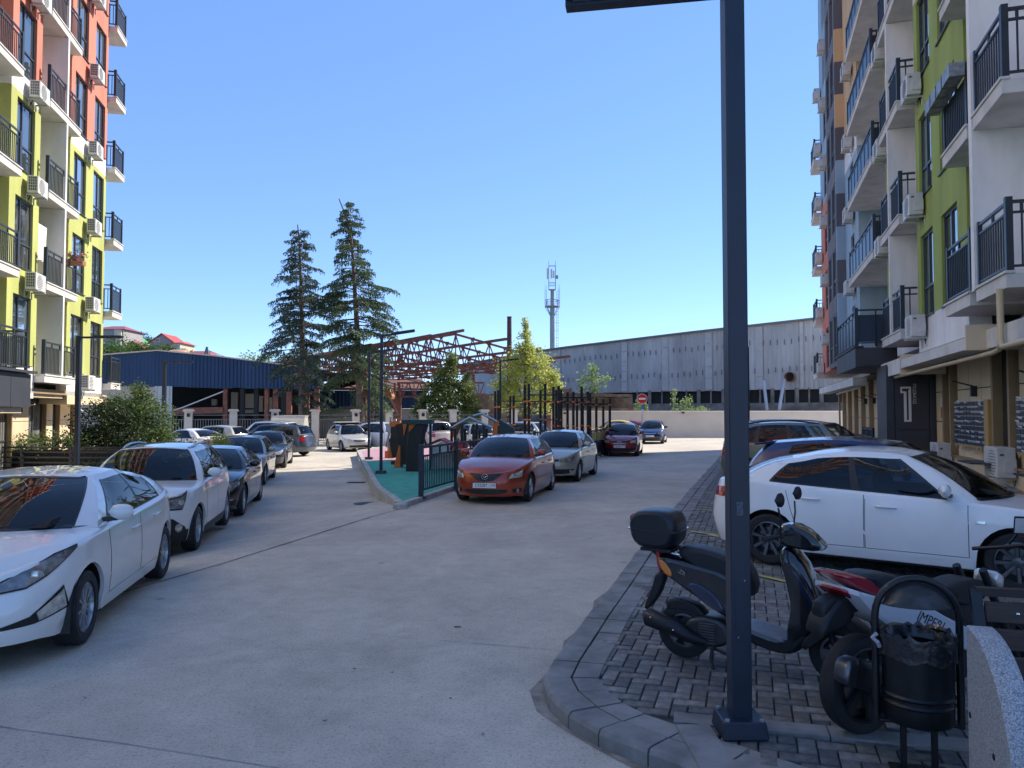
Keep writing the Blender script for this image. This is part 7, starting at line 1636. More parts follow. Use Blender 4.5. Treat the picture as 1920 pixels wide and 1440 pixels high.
def blob_tree(name, x, y, z0, label, clumps, n, size, m, trunk=.08, ht=None, flat=.2, aspect=.6, cat='tree', group=None, hole=0.0, swell=1.12):
    o = empty(name, (x, y, 0), label=label, cat=cat, group=group); cen = []
    tot = sum(c[3] * c[4] for c in clumps)
    for (cx, cy, cz, rx, rz) in clumps:
        k = int(n * rx * rz / tot); rx *= swell; rz *= swell; d = rg.normal(size=(k, 3)); d /= np.linalg.norm(d, axis=1)[:, None]; rr = rg.random(k) ** .5
        p = d * rr[:, None] * np.array([rx, rx * .9, rz]) + np.array([cx, cy, cz]) + rg.normal(size=(k, 3)) * rx * .16; f = np.sin(p[:, 0] * 5.1 + cx) + np.sin(p[:, 1] * 4.3) + np.sin(p[:, 2] * 5.7 + cz); keep = f > (-1.6 + hole); cen.append(p[keep])
    cen = np.concatenate(cen)
    if trunk:
        q = MB().mat(bark); top = max(c[2] for c in clumps); q.tube([(0, 0, z0), (.03, 0, top * .5), (0, 0, top)], [trunk, trunk * .7, trunk * .2], 8)
        for c in clumps: q.tube([(0, 0, z0 + (c[2] - z0) * .45), (c[0] * .6, c[1] * .6, z0 + (c[2] - z0) * .8), (c[0], c[1], c[2])], [trunk * .5, trunk * .3, trunk * .12], 5, cap=False)
        q.build('trunk', o, smooth=60)
    leaves('crown', cen, rg.uniform(.7, 1.3, len(cen)) * size, m, o, flat=flat, aspect=aspect); return o
lt = add_trans(leafm('spring_leaves', (.62, .64, .20), (.34, .40, .10)), .6)
x = P(985, 773, 57).x
cl = [(-.1, 0, 6.3, .75, 1.0), (0, 0, 7.3, .45, 1.0), (0, 0, 8.4, .22, .7), (-1.0, .1, 5.2, .9, .9), (1.0, 0, 5.3, .95, 1.1), (.1, .2, 4.4, 1.3, 1.0), (-1.6, 0, 3.9, .85, .8), (1.9, 0, 4.1, .75, .8), (-.9, -.3, 3.0, 1.1, .8), (1.0, -.2, 2.9, 1.1, .8), (2.1, .1, 4.6, .30, .6), (2.3, 0, 3.9, .3, .5), (-1.8, 0, 2.9, .5, .5), (.2, 0, 6.2, .8, .8), (1.7, 0, 2.7, .5, .5)]
blob_tree('young_tree', x, 57, 0, 'yellow-green young tree with a pointed crown right of the steel trusses', cl, 16000, .18, lt, .13, hole=.75, swell=1.3)
dkm = add_trans(leafm('laurel_leaves', (.24, .30, .09), (.07, .11, .035), 2.0), .4)
x = P(840, 773, 56.5).x
cl = [(-.1, 0, 4.6, .8, 1.0), (.2, 0, 5.7, .45, .7), (-.9, 0, 3.6, .9, .9), (1.0, 0, 3.7, .9, .9), (-1.6, 0, 2.6, .8, .7), (0, -.3, 2.9, 1.3, 1.1), (1.5, 0, 2.6, .8, .8), (.1, 0, 1.6, 1.9, .9), (-2.1, 0, 1.9, .6, .6), (2.1, .1, 1.9, .5, .5), (1.4, 0, 4.6, .3, .3)]
blob_tree('evergreen_tree', x, 56.5, 0, 'dense dark evergreen tree in front of the steel trusses', cl, 15000, .18, dkm, .13, hole=.1)
x = P(703, 773, 55.5).x; blob_tree('cedar_sapling', x, 55.5, 0, 'pale green young cedar at the foot of the right cedar trunk', [(0, 0, 1.9, 1.1, .7), (.3, 0, 2.8, .7, .7), (.9, 0, 1.5, .7, .5), (.4, 0, 1.0, 1.1, .6)], 2200, .22, cm2, .06, flat=.6, aspect=.35, hole=.8)
lt2 = add_trans(leafm('pale_leaves', (.32, .42, .17), (.18, .28, .09)), .5)
x = P(1108, 773, 66).x; blob_tree('young_tree', x, 65.0, 2.5, 'small pale green tree growing on top of the ruined concrete', [(0, 0, 5.6, .6, .5), (-.5, 0, 4.7, .8, .5), (.4, 0, 4.5, .8, .5), (-.9, 0, 4.0, .5, .3), (1.2, 0, 4.9, .5, .25), (.1, 0, 3.8, .5, .5), (0, 0, 5.1, .4, .5)], 1100, .2, lt2, .05, hole=.8)
for i, (px, w_, h_) in enumerate(((1197, .35, 1.0), (1209, .3, .7), (1264, .4, 1.75), (1282, .5, .9), (1292, .6, 1.1), (1315, .7, .3))):
    x = P(px, 773, 62.2).x; lb = ('slim leafy shoot just right of the no entry sign', 'second short leafy shoot above the cream wall', 'tallest leafy shoot above the cream wall', 'bushy shoot right of the tallest one above the wall', 'rounded leafy shoot, rightmost of the tall ones above the wall', 'low spreading greenery on the top of the cream wall')[i]
    blob_tree('wild_shoot', x, 62.2, 1.5, lb, [(0, 0, 2.0 + h_ * f, w_ * (1.1 - .6 * f), .22) for f in ((.1, .35, .6, .85, 1.0) if h_ > .5 else (.3, .8))], 260, .14, lt2, .03, cat='plant', group='shoots above the cream wall')
for i, (px, py, Y, w_) in enumerate(((480, 678, 110, 3.4), (545, 680, 112, 2.6))):
    x = P(px, 773, Y).x; z_ = Zp(py, Y); blob_tree('distant_tree', x, Y, 0, ('hazy pale tree top beyond the blue hall, left of the cedars', 'hazy tree top between the blue hall and left cedar')[i], [(0, 0, z_, w_ * .8, 1.2), (-1.5, 0, z_ - 1.2, w_ * .7, 1.2), (1.6, 0, z_ - 1, w_ * .7, 1.2)], 1500, .4, lt2, .15, hole=.5)
hgm = add_trans(leafm('hill_leaves', (.13, .21, .05), (.05, .09, .02), .6), .3)
for i, (px, py, Y, w_) in enumerate(((200, 652, 170, 3.6), (235, 655, 185, 3.2), (262, 655, 185, 2.6), (290, 660, 185, 2.4), (312, 656, 188, 2.0), (262, 636, 215, 3.0), (345, 665, 180, 2), (218, 660, 175, 3))):
    x = P(px, 773, Y).x; z_ = Zp(py, Y); lb = ['bright green bushy tree below the maroon roofed house', 'green tree right of the maroon roofed house', 'green bush below the green roofed house', 'low green bush below the gabled house', 'green bush in front of the gabled house wall', 'bare-twigged hazy tree behind the green roof', 'green bush beside the rusty tin roof', 'low green tree at the hill foot by the blue hall'][i]
    blob_tree('hillside_tree', x, Y, z_ - 3, lb, [(0, 0, z_, w_, w_ * .6), (-w_ * .7, 0, z_ - .8, w_ * .7, w_ * .5), (w_ * .7, 0, z_ - .8, w_ * .7, w_ * .5)], 1100, .55, hgm, .12, hole=.3, group='trees on the hillside')
# ---- shrubs on the left
shm = add_trans(leafm('shrub_leaves', (.17, .24, .075), (.06, .10, .03), 2.5), .4); shd = add_trans(leafm('dark_shrub_leaves', (.045, .075, .025), (.015, .028, .012), 2.5), .2)
x = P(190, 773, 27).x
blob_tree('large_shrub', x, 27.2, -.2, 'large dark leafy shrub right of the left lamp post', [(-.3, 0, 1.4, .9, .8), (.4, 0, 1.5, .85, .8), (-.7, 0, .8, .7, .7), (.6, 0, .8, .9, .8), (0, 0, .5, 1.2, .7), (-.1, 0, 2.0, .5, .4)], 15000, .085, shd, .05, cat='shrub', group='large shrubs on the left')
x = P(265, 773, 29).x
blob_tree('large_shrub', x, 28.6, -.2, 'lighter green tall shrub beside the second left lamp post', [(-.1, 0, 2.2, .8, .7), (.5, 0, 1.7, .8, .7), (-.6, 0, 1.6, .7, .7), (.1, 0, 1.0, 1.1, .8), (.9, 0, 1.0, .5, .6), (.1, 0, 2.7, .4, .35), (-.7, 0, 2.2, .4, .4)], 14000, .095, shm, .05, cat='shrub', group='large shrubs on the left', hole=.3)
def fronds(name, px, Y, z0, L, n, m, label, up=.7):
    o = empty(name, (P(px, 773, Y).x, Y, z0), label=label, cat='plant'); cen, dr, sz = [], [], []
    q = MB().mat(m); r = random.Random(px)
    for i in range(n):
        a = r.uniform(0, 2 * math.pi); e = r.uniform(.1, 1.0) * up; pl = []
        for k in range(7):
            t = k / 6; pl.append(Vector((math.cos(a) * L * t * (1 - .3 * e), math.sin(a) * L * t * (1 - .3 * e), L * (e * 1.3 * t - .8 * t * t * (1 - .4 * e)) + .3)))
        sd = Vector((-math.sin(a), math.cos(a), 0))
        for k in range(1, 7):
            for g in range(4):
                c = pl[k - 1].lerp(pl[k], g / 4)
                for s_ in (-1, 1):
                    ln = L * .28 * math.sin(math.pi * min(1, (k + g / 4) / 7 + .08)); tip = c + sd * s_ * ln * .8 + (pl[k] - pl[k-1]).normalized() * ln * .5 + Vector((0, 0, -.12 * ln)); w_ = (pl[k] - pl[k-1]).normalized() * .012
                    q.poly([c - w_, c + w_, tip])
    q.build('fronds', o, kind='stuff'); return o
fronds('palm_plant', 285, 24.5, .1, 1.0, 26, shm, 'arching palm fronds at the foot of the second left lamp post')
fronds('palm_plant', 322, 23.6, .1, .85, 22, shd, 'spiky dark palm in front of the white cars, left')
ybm = add_trans(leafm('golden_conifer', (.60, .58, .16), (.36, .40, .09), 6), .3)
x = P(384, 773, 22.5).x; blob_tree('round_bush', x, 23.6, -.2, 'round clipped yellow-green bush standing behind the silver hatchback', [(0, 0, 1.10, .30, .30), (0, 0, .95, .36, .35), (0, 0, .6, .34, .4)], 4200, .05, ybm, .03, cat='shrub', flat=0)
jn = add_trans(leafm('juniper', (.12, .15, .06), (.05, .07, .03), 5), .2)
x = P(290, 773, 21.5).x; blob_tree('low_bush', x, 23.4, -.2, 'low spreading green bush above the white SUV roof', [(0, 0, .88, .55, .22), (-.4, 0, .78, .45, .2), (.4, 0, .75, .4, .2)], 3600, .06, jn, .02, cat='shrub', flat=.5)
x = P(105, 773, 14.5).x; blob_tree('low_bush', x, 15.8, -.1, 'domed green bush behind the roof of the nearest white saloon', [(0, 0, .70, .40, .28), (-.3, 0, .58, .3, .25), (.3, 0, .58, .3, .25)], 4200, .045, jn, .02, cat='shrub', flat=.3)
for i, (px, Y, w_) in enumerate(((35, 25.8, .8), (85, 26, .9), (130, 26, .7))):
    x = P(px, 773, Y).x; blob_tree('hedge_bush', x, Y, -.2, ('low leafy bush at the left picture edge behind the fence', 'low leafy bush in front of the beige wall panels', 'low leafy bush just left of the lamp post')[i], [(0, 0, .85, w_, .35), (-.4, 0, .7, w_ * .8, .35)], 1500, .09, shm, .02, cat='shrub', group='low bushes behind the left fence', hole=.8)
# grass fringe and twigs on the yard edge
# ================================================================ foreground things
gblk = mat('gloss_black_plastic', (.006, .007, .011), .18, coat=1.0); sblk = mat('satin_black', (.006, .007, .010), .42, var=.15, vscale=15); mblk = mat('matt_black', (.008, .009, .012), .55, var=.2, vscale=20)
bluk = mat('midnight_blue_plastic', (.006, .018, .05), .16, coat=1.0); seatm = mat('seat_vinyl', (.008, .010, .014), .45, bump=.5, bscale=200); grm = mat('exhaust_grey', (.06, .062, .066), .4, .6, var=.3, vscale=10)
def pillow(mb, outline, w_, y0=0.0, shrink=.86, layers=3):
    """rounded slab: outline in x,z, half width w_, edges pulled in towards the outline's centre at the sides"""
    cx = sum(p[0] for p in outline) / len(outline); cz = sum(p[1] for p in outline) / len(outline); n = len(outline); pts = []
    # round the outline with one Chaikin pass
    o2 = []
    for i in range(n):
        a, b_ = outline[i], outline[(i + 1) % n]; o2 += [(a[0] * .78 + b_[0] * .22, a[1] * .78 + b_[1] * .22), (a[0] * .22 + b_[0] * .78, a[1] * .22 + b_[1] * .78)]
    rows = []
    prof = [(-1, shrink - .10), (-.97, shrink), (-.80, .965), (-.45, 1.0), (.45, 1.0), (.80, .965), (.97, shrink), (1, shrink - .10)]
    for t, s in prof: rows.append([(cx + (x - cx) * s, y0 + w_ * t, cz + (z - cz) * s) for x, z in o2])
    k = len(mb.v); mb.grid(rows, closed=True); m_ = len(o2); mb.face(range(k, k + m_)); mb.face([k + (len(prof) - 1) * m_ + m_ - 1 - i for i in range(m_)])
def pil(name, m, outline, w_, parent, y0=0.0, shrink=.86, **k):
    q = MB().mat(m); pillow(q, outline, w_, y0, shrink); return q.build(name, parent, smooth=45, fix=True, **k)
# ---- scooter
rc_, fc_ = Vector((1.345, 6.03)), Vector((2.27, 5.45)); sd3 = (fc_ - rc_); WB_ = 1.12
sc_o = empty('scooter', (rc_.x, rc_.y, KH), math.atan2(sd3.y, sd3.x), label='black scooter with a top box parked on the paving behind the lamp post', cat='scooter')
add_wheel(sc_o, 0, 0, .21, -1, 5, alud, wid=.10, rimr=.6); add_wheel(sc_o, WB_, 0, .21, -1, 5, alud, wid=.09, rimr=.6)
pil('rear_body', gblk, [(-.20, .80), (-.17, .66), (.02, .55), (.28, .40), (.42, .34), (.50, .38), (.46, .60), (.40, .70), (.05, .76)], .135, sc_o)
pil('side_panel', bluk, [(.05, .60), (.12, .62), (.28, .54), (.38, .40), (.30, .40), (.10, .52)], .150, sc_o, shrink=.9)
pil('seat', seatm, [(-.04, .80), (.02, .87), (.20, .86), (.42, .80), (.52, .74), (.56, .62), (.54, .53), (.44, .55), (.38, .68), (.10, .72)], .125, sc_o, shrink=.82)
pil('tail_light', redl, [(-.215, .82), (-.185, .84), (-.16, .74), (-.155, .62), (-.19, .66)], .09, sc_o)
for sg in (1, -1): pil('turn_signal', amber, [(-.175, .76), (-.12, .745), (-.055, .665), (-.06, .62), (-.12, .65)], .022, sc_o, y0=sg * .118)
pil('lower_body', mblk, [(.40, .32), (.50, .22), (.70, .17), (.84, .18), (.95, .30), (.93, .36), (.80, .27), (.52, .30)], .14, sc_o)
pil('floorboard', mat('floor_mat_grey', (.16, .18, .21), .4, var=.2, vscale=20), [(.46, .31), (.47, .335), (.60, .315), (.76, .28), (.80, .265), (.72, .245)], .16, sc_o)
pil('leg_shield', gblk, [(.77, .24), (.84, .20), (.97, .36), (1.02, .52), (.93, .78), (.84, .90), (.76, .93), (.74, .86), (.78, .70), (.82, .50)], .15, sc_o, shrink=.8)
pil('front_panel', bluk, [(.80, .82), (.86, .78), (1.02, .50), (.99, .47), (.90, .62)], .157, sc_o, shrink=.8)
pil('front_fender', sblk, [(.93, .48), (1.05, .52), (1.20, .48), (1.32, .40), (1.35, .31), (1.24, .38), (1.10, .43), (.98, .43)], .065, sc_o)
pil('fork_cover', mblk, [(.86, .26), (.92, .22), (1.13, .42), (1.06, .47)], .08, sc_o, y0=-.07)
q = MB().mat(mblk); 
for sg in (1, -1): q.tube([(.96, sg * .075, .62), (WB_, sg * .075, .21)], .02, 8)
q.build('fork', sc_o, smooth=50)
pil('handlebar_cowl', gblk, [(.70, .98), (.72, 1.07), (.82, 1.10), (.96, 1.03), (1.03, .95), (1.0, .91), (.84, .92), (.76, .93)], .12, sc_o, shrink=.75)
for sg in (1, -1): pil('turn_signal', amber, [(.83, 1.045), (.90, 1.035), (.985, .955), (.95, .94), (.88, .975)], .02, sc_o, y0=sg * .098)
pil('headlight', lensb, [(.97, 1.01), (1.04, .95), (1.03, .915), (.97, .925)], .085, sc_o)
q = MB().mat(rubber)
for sg in (1, -1): q.tube([(.76, sg * .12, 1.0), (.72, sg * .24, 1.01)], .012, 6); q.tube([(.72, sg * .24, 1.01), (.69, sg * .36, 1.01)], .019, 8); q.tube([(.76, sg * .2, 1.0), (.80, sg * .35, .99)], .006, 5)
q.build('handlebar', sc_o, smooth=50)
for sg in (1, -1):
    q = MB().mat(mblk); q.tube([(.77, sg * .20, 1.02), (.78, sg * .23, 1.14), (.77, sg * .26, 1.22)], .007, 6); c_ = Vector((.77, sg * .28, 1.28)); rows = []
    for i in range(5): t = -1 + i / 2; rr = max(.02, (1 - abs(t) ** 3) ** .5); rows.append([(c_.x + .022 * (1 - abs(t)) * 1 + .0 * math.cos(a) + (.028 * rr if math.cos(a) > 0 else -.004) * abs(math.cos(a)), c_.y + t * .075, c_.z + .052 * rr * math.sin(a)) for a in [2 * math.pi * k / 10 for k in range(10)]])
    q.grid(rows, closed=True, flip=True); q.build('mirror', sc_o, smooth=50)
pil('top_box', mat('top_box_black', (.008, .010, .016), .34, var=.15, vscale=10, bump=.15, bscale=300), [(-.41, 1.0), (-.385, .885), (-.31, .83), (-.09, .825), (-.03, .89), (-.02, 1.03), (-.07, 1.11), (-.16, 1.13), (-.33, 1.12), (-.39, 1.08)], .175, sc_o, shrink=.86)
pil('box_seam', gblk, [(-.415, .985), (-.015, .975), (-.015, .965), (-.415, .975)], .180, sc_o, shrink=.97)
for sg in (1, -1): pil('box_reflector', redl, [(-.405, 1.07), (-.375, 1.095), (-.32, 1.085), (-.36, 1.045), (-.41, 1.03)], .028, sc_o, y0=sg * .10)
q = MB().mat(mblk); q.box((-.32, -.12, .805), (-.07, .12, .83))
for i in range(9): x = -.30 + .035 * i; q.tube([(x, -.09 + .02 * (i % 3), .84), (x + .02, -.05, .80), (x + .045, -.06, .84)], .007, 5)
q.tube([(-.20, -.08, .78), (-.28, -.08, .84)], .012, 6); q.tube([(-.20, .08, .78), (-.28, .08, .84)], .012, 6); q.build('luggage_rack', sc_o)
q = MB().mat(mblk); q.tube([(-.27, -.15, .30), (-.25, -.15, .305), (-.02, -.15, .25), (.08, -.15, .20), (.2, -.12, .17)], [.05, .068, .066, .045, .02], 14); q.build('exhaust', sc_o, smooth=50)
q = MB().mat(chrome); 
for x, z_ in ((-.2, .32), (-.02, .25)): q.lathe([(.007, 0), (.001, .004)], 8, Matrix.Translation((x, -.219, z_)) @ Matrix.Rotation(R(90), 4, 'X'))
q.build('bolt', sc_o)
pil('engine', grm, [(.02, .14), (.02, .30), (.15, .36), (.34, .34), (.40, .20), (.30, .13), (.12, .11)], .10, sc_o)
q = MB().mat(alud)
for k in range(8): q.box((.14, -.108, .16 + .02 * k), (.26, -.100, .167 + .02 * k))
q.build('cooling_fins', sc_o)
pil('mudguard', mblk, [(-.22, .64), (-.14, .62), (-.20, .45), (-.30, .32), (-.33, .34), (-.26, .50)], .05, sc_o)
pil('rear_fender', mblk, [(-.14, .42), (-.05, .46), (.12, .42), (.20, .33), (.10, .36), (-.05, .38), (-.14, .36)], .06, sc_o)
q = MB().mat(mblk); q.tube([(.25, -.08, .18), (.24, -.13, .06), (.27, -.17, .0)], .014, 6); q.tube([(.25, -.08, .12), (.36, -.10, .10), (.40, -.10, .04)], .012, 6); q.build('stand', sc_o, smooth=40)
Ms = Matrix.Translation((.055, -.142, .655)) @ Matrix.Rotation(R(-22), 4, 'Y').inverted() @ Matrix(((1, 0, 0, 0), (0, 0, -1, 0), (0, 1, 0, 0), (0, 0, 0, 1)))
text_obj('lettering', 'ZR', .045, alu, sc_o, Matrix.Translation((.03, -.148, .672)) @ Matrix.Rotation(R(25), 4, 'Y') @ Matrix(((1, 0, 0, 0), (0, 0, -1, 0), (0, 1, 0, 0), (0, 0, 0, 1))))
# ---- motorcycle, tail towards us
mw = Vector((2.07, 4.63)); mo = empty('motorcycle', (mw.x, mw.y, KH), math.atan2(.42, .91), label='red, white and black motorcycle behind the black litter bin', cat='motorcycle')
add_wheel(mo, 0, 0, .285, -1, 6, sblk, wid=.12, rimr=.76); add_wheel(mo, 1.32, 0, .285, -1, 6, sblk, wid=.10, rimr=.76)
redp = mat('bike_red', (.30, .008, .02), .22, coat=1.0); whp = mat('bike_white', (.62, .62, .66), .3, coat=.6)
pil('tail_cowl', redp, [(-.31, .975), (-.2, .97), (.05, .90), (.42, .755), (.38, .70), (.05, .80), (-.15, .88), (-.24, .93)], .10, mo, shrink=.8)
pil('lower_tail', redp, [(-.26, .885), (-.12, .85), (.06, .76), (.0, .74), (-.16, .80)], .115, mo)
pil('seat', seatm, [(-.06, .94), (.12, .94), (.50, .84), (.80, .79), (.78, .72), (.40, .74), (.0, .86)], .115, mo)
pil('side_panel', whp, [(-.27, .905), (-.05, .835), (.2, .775), (.38, .74), (.60, .63), (.97, .47), (.95, .36), (.60, .455), (.30, .56), (.15, .61), (-.06, .70)], .168, mo, shrink=.93)
pil('fuel_tank', mblk, [(.62, .78), (.70, .81), (.90, .84), (1.04, .80), (1.06, .70), (.85, .66), (.68, .70)], .10, mo)
pil('frame', mblk, [(.05, .80), (.2, .50), (.45, .34), (.90, .28), (1.0, .40), (1.0, .75), (.6, .78), (.3, .82)], .085, mo)
pil('engine', grm, [(.42, .25), (.38, .50), (.62, .62), (.92, .56), (.94, .30), (.70, .20)], .14, mo)
pil('rear_mudguard', mblk, [(-.34, .72), (-.20, .84), (-.02, .80), (-.02, .74), (-.18, .72), (-.32, .62), (-.38, .62)], .075, mo)
pil('licence_holder', mblk, [(-.36, .78), (-.22, .84), (-.06, .78), (-.10, .66), (-.30, .60)], .05, mo)
pil('exhaust', grm, [(-.32, .40), (-.28, .50), (-.20, .51), (.16, .36), (.30, .26), (.24, .19), (.08, .22), (-.24, .34)], .05, mo, y0=-.15, shrink=.7)
pil('exhaust_tip', alud, [(-.345, .40), (-.31, .505), (-.22, .515), (-.245, .42), (-.27, .345)], .055, mo, y0=-.15, shrink=.75)
q = MB().mat(chrome)
for x, z_ in ((.02, .37), (.10, .27)): q.lathe([(.011, 0), (.010, .012), (.001, .013)], 8, Matrix.Translation((x, -.205, z_)) @ Matrix.Rotation(R(90), 4, 'X'))
q.build('bolt', mo)
q = MB().mat(mblk); q.bar((0, -.10, .285), (.45, -.10, .33), .04, .06); q.bar((0, .10, .285), (.45, .10, .33), .04, .06)
for sg in (1, -1): q.tube([(1.0, sg * .09, .88), (1.32, sg * .09, .285)], .025, 8)
q.tube([(1.0, -.36, 1.08), (1.04, -.15, 1.03), (1.04, .0, 1.0)], .014, 6); q.build('fork', mo, smooth=50)
pil('headlight', lensb, [(1.16, .86), (1.24, .82), (1.22, .72), (1.14, .76)], .08, mo); pil('front_fender', redp, [(1.08, .54), (1.28, .62), (1.50, .54), (1.44, .58), (1.28, .65), (1.12, .60)], .055, mo)
for sg in (-1,):
    q = MB().mat(mblk); q.tube([(1.02, sg * .25, 1.07), (1.0, sg * .33, 1.16)], .008, 6); q.hexa([(.98, sg*.30, 1.14), (.98, sg*.42, 1.15), (1.0, sg*.42, 1.15), (1.0, sg*.30, 1.14), (.98, sg*.31, 1.25), (.98, sg*.43, 1.26), (1.0, sg*.43, 1.26), (1.0, sg*.31, 1.25)])
    q.mat(chrome); q.poly([(.977, sg*.312, 1.15), (.977, sg*.41, 1.16), (.977, sg*.42, 1.25), (.977, sg*.32, 1.24)]); q.build('mirror', mo, fix=True)
text_obj('lettering', 'IMPERI', .085, black, mo, Matrix.Translation((.40, -.168, .64)) @ Matrix.Rotation(R(24), 4, 'Y') @ Matrix(((1, .25, 0, 0), (0, 0, -1, 0), (0, 1, 0, 0), (0, 0, 0, 1))))
# ---- litter bin in a hoop stand
tb = empty('litter_bin', (2.155, 4.14, KH - .005), R(-14), label='black metal litter bin with a bag, hung in an arched pipe stand', cat='litter bin')
binm = mat('bin_metal', (.008, .010, .013), .35, .2, var=.3, vscale=6, bump=.15, bscale=30)
q = MB().mat(binm); q.lathe([(.001, .27), (.165, .27), (.170, .28), (.172, .36), (.180, .372), (.172, .384), (.172, .40), (.180, .412), (.172, .424), (.174, .62), (.182, .632), (.175, .644), (.176, .66), (.184, .672), (.175, .764 - .08), (.176, .72), (.170, .72), (.165, .40), (.001, .30)], 40); q.build('bucket', tb, smooth=30)
bagm = mat('bin_bag', (.012, .013, .016), .28, bump=1.0, bscale=22, coat=.3); q = MB().mat(bagm); rows = []
for j, (r_, h_) in enumerate(((.150, .66), (.168, .72), (.184, .735), (.190, .71), (.186, .66), (.190, .61))):
    rows.append([((r_ + rnd.uniform(-.004, .009)) * math.cos(t), (r_ + rnd.uniform(-.004, .009)) * math.sin(t), h_ + (rnd.uniform(-.018, .014) if j in (2, 5) else 0)) for t in [2 * math.pi * k / 44 for k in range(44)]])
q.grid(rows, closed=True); q.build('bag', tb, smooth=50)
q = MB().mat(sblk); hp_ = [(-.205, 0, .24), (-.205, 0, .80)] + [(-.205 * math.cos(a), 0, .80 + .205 * math.sin(a) * 1.02) for a in [math.pi * k / 14 for k in range(1, 14)]] + [(.205, 0, .80), (.205, 0, .24)]
q.tube(hp_, .019, 10); q.tube([(-.205, 0, .25), (.205, 0, .25)], .012, 8)
for x in (-.075, .075): q.box((x - .014, -.014, -.01), (x + .014, .014, .26))
q.box((-.14, -.06, -.002), (.14, .06, .008)); q.tube([(-.205, 0, .6), (-.17, 0, .6)], .012, 6); q.tube([(.205, 0, .6), (.17, 0, .6)], .012, 6); q.build('hoop_stand', tb, smooth=50)
q = MB().mat(mat('bin_hood', (.05, .052, .055), .5, .3, var=.4, vscale=14)); rows = []
for j in range(8):
    f = j / 7; rows.append([])
    for i in range(19):
        a = math.pi * i / 18; xt, zt_ = .183 * math.cos(a), .80 + .183 * math.sin(a); zt_ = max(zt_, .868); xb = .172 * math.cos(a)
        z_ = .866 + (zt_ - .866) * f; rows[-1].append((xb + (xt - xb) * f, -.10 * math.sin(a) * math.cos(f * math.pi / 2), z_))
q.grid(rows); q.build('hood', tb, smooth=60)
q = MB().mat(mat('bag_tie', (.4, .38, .42), .7)); q.tube([(-.20, -.02, .71), (-.225, -.03, .69), (-.20, -.04, .67), (-.19, -.03, .645)], .012, 6); q.build('bag_knot', tb)
# ---- bench with a curved terrazzo side
bo_ = empty('bench', (2.0, 3.22, KH), R(-16), label='bench with a curved speckled grey concrete end and dark brown slats, bottom right', cat='bench')
tz = mat('terrazzo', (.34, .35, .37), .55, bump=.1, bscale=200); nt = tz.node_tree; vz = nt.nodes.new('ShaderNodeTexVoronoi'); vz.inputs['Scale'].default_value = 240; tcz = nt.nodes.new('ShaderNodeTexCoord'); nt.links.new(tcz.outputs['Object'], vz.inputs['Vector']); rz_ = nt.nodes.new('ShaderNodeValToRGB'); nt.links.new(vz.outputs['Color'], rz_.inputs[0]); rz_.color_ramp.elements[0].position = .25; rz_.color_ramp.elements[0].color = (.17, .18, .20, 1); rz_.color_ramp.elements[1].position = .75; rz_.color_ramp.elements[1].color = (.46, .47, .49, 1); nt.links.new(rz_.outputs[0], nt.nodes['Principled BSDF'].inputs['Base Color'])
# side panel in the y,z plane: straight rear edge, curved front edge
pr_ = [(.42, .0), (.42, .90), (.37, .90)] + [(.37 - .56 * math.sin(a), .34 + .56 * math.cos(a)) for a in [math.pi / 2 * k / 14 for k in range(1, 15)]] + [(-.20, .2), (-.20, 0)]
q = MB().mat(tz); q.prism([(0, y, z_) for y, z_ in pr_], (.11, 0, 0)); sl_o = q.build('end_panel', bo_, smooth=30, fix=True, bevel=.006)
q = MB().mat(mblk)
for y, z_ in ((.38, .50), (.05, .45), (.24, .2)): q.lathe([(.001, .003), (.014, .003), (.014, 0)], 12, Matrix.Translation((0, y, z_)) @ Matrix.Rotation(R(-90), 4, 'Y'))
q.build('bolt_cap', sl_o)
wd = mat('bench_slat_brown', (.040, .026, .024), .5, var=.35, vscale=6, stretch=(1, 12, 12)); 
for k in range(4):
    z_ = .90 - k * .125; y = .70 - k * .03; q = MB().mat(wd); q.box((.16, y, z_ - .05), (2.0, y + .035, z_ + .05)); s_ = q.build('back_slat', bo_, bevel=.005)
    q = MB().mat(chrome); q.lathe([(.008, 0), (.001, .005)], 8, Matrix.Translation((.30 + .03 * k, y - .001, z_)) @ Matrix.Rotation(R(90), 4, 'X')); q.build('bolt', s_)
for k in range(4): q = MB().mat(wd); q.box((.16, .08 + .12 * k, .40), (2.0, .18 + .12 * k, .435)); q.build('seat_slat', bo_, bevel=.005)
q = MB().mat(sblk)
for x in (.13, 1.95): q.bar((x, .52, .40), (x, .76, 1.0), .05, .03); q.bar((x, .06, .39), (x, .58, .39), .05, .03); q.bar((x, .3, 0), (x, .3, .39), .05)
q.bar((.13, .765, .99), (1.95, .765, .99), .05, .04); q.build('steel_frame', bo_)
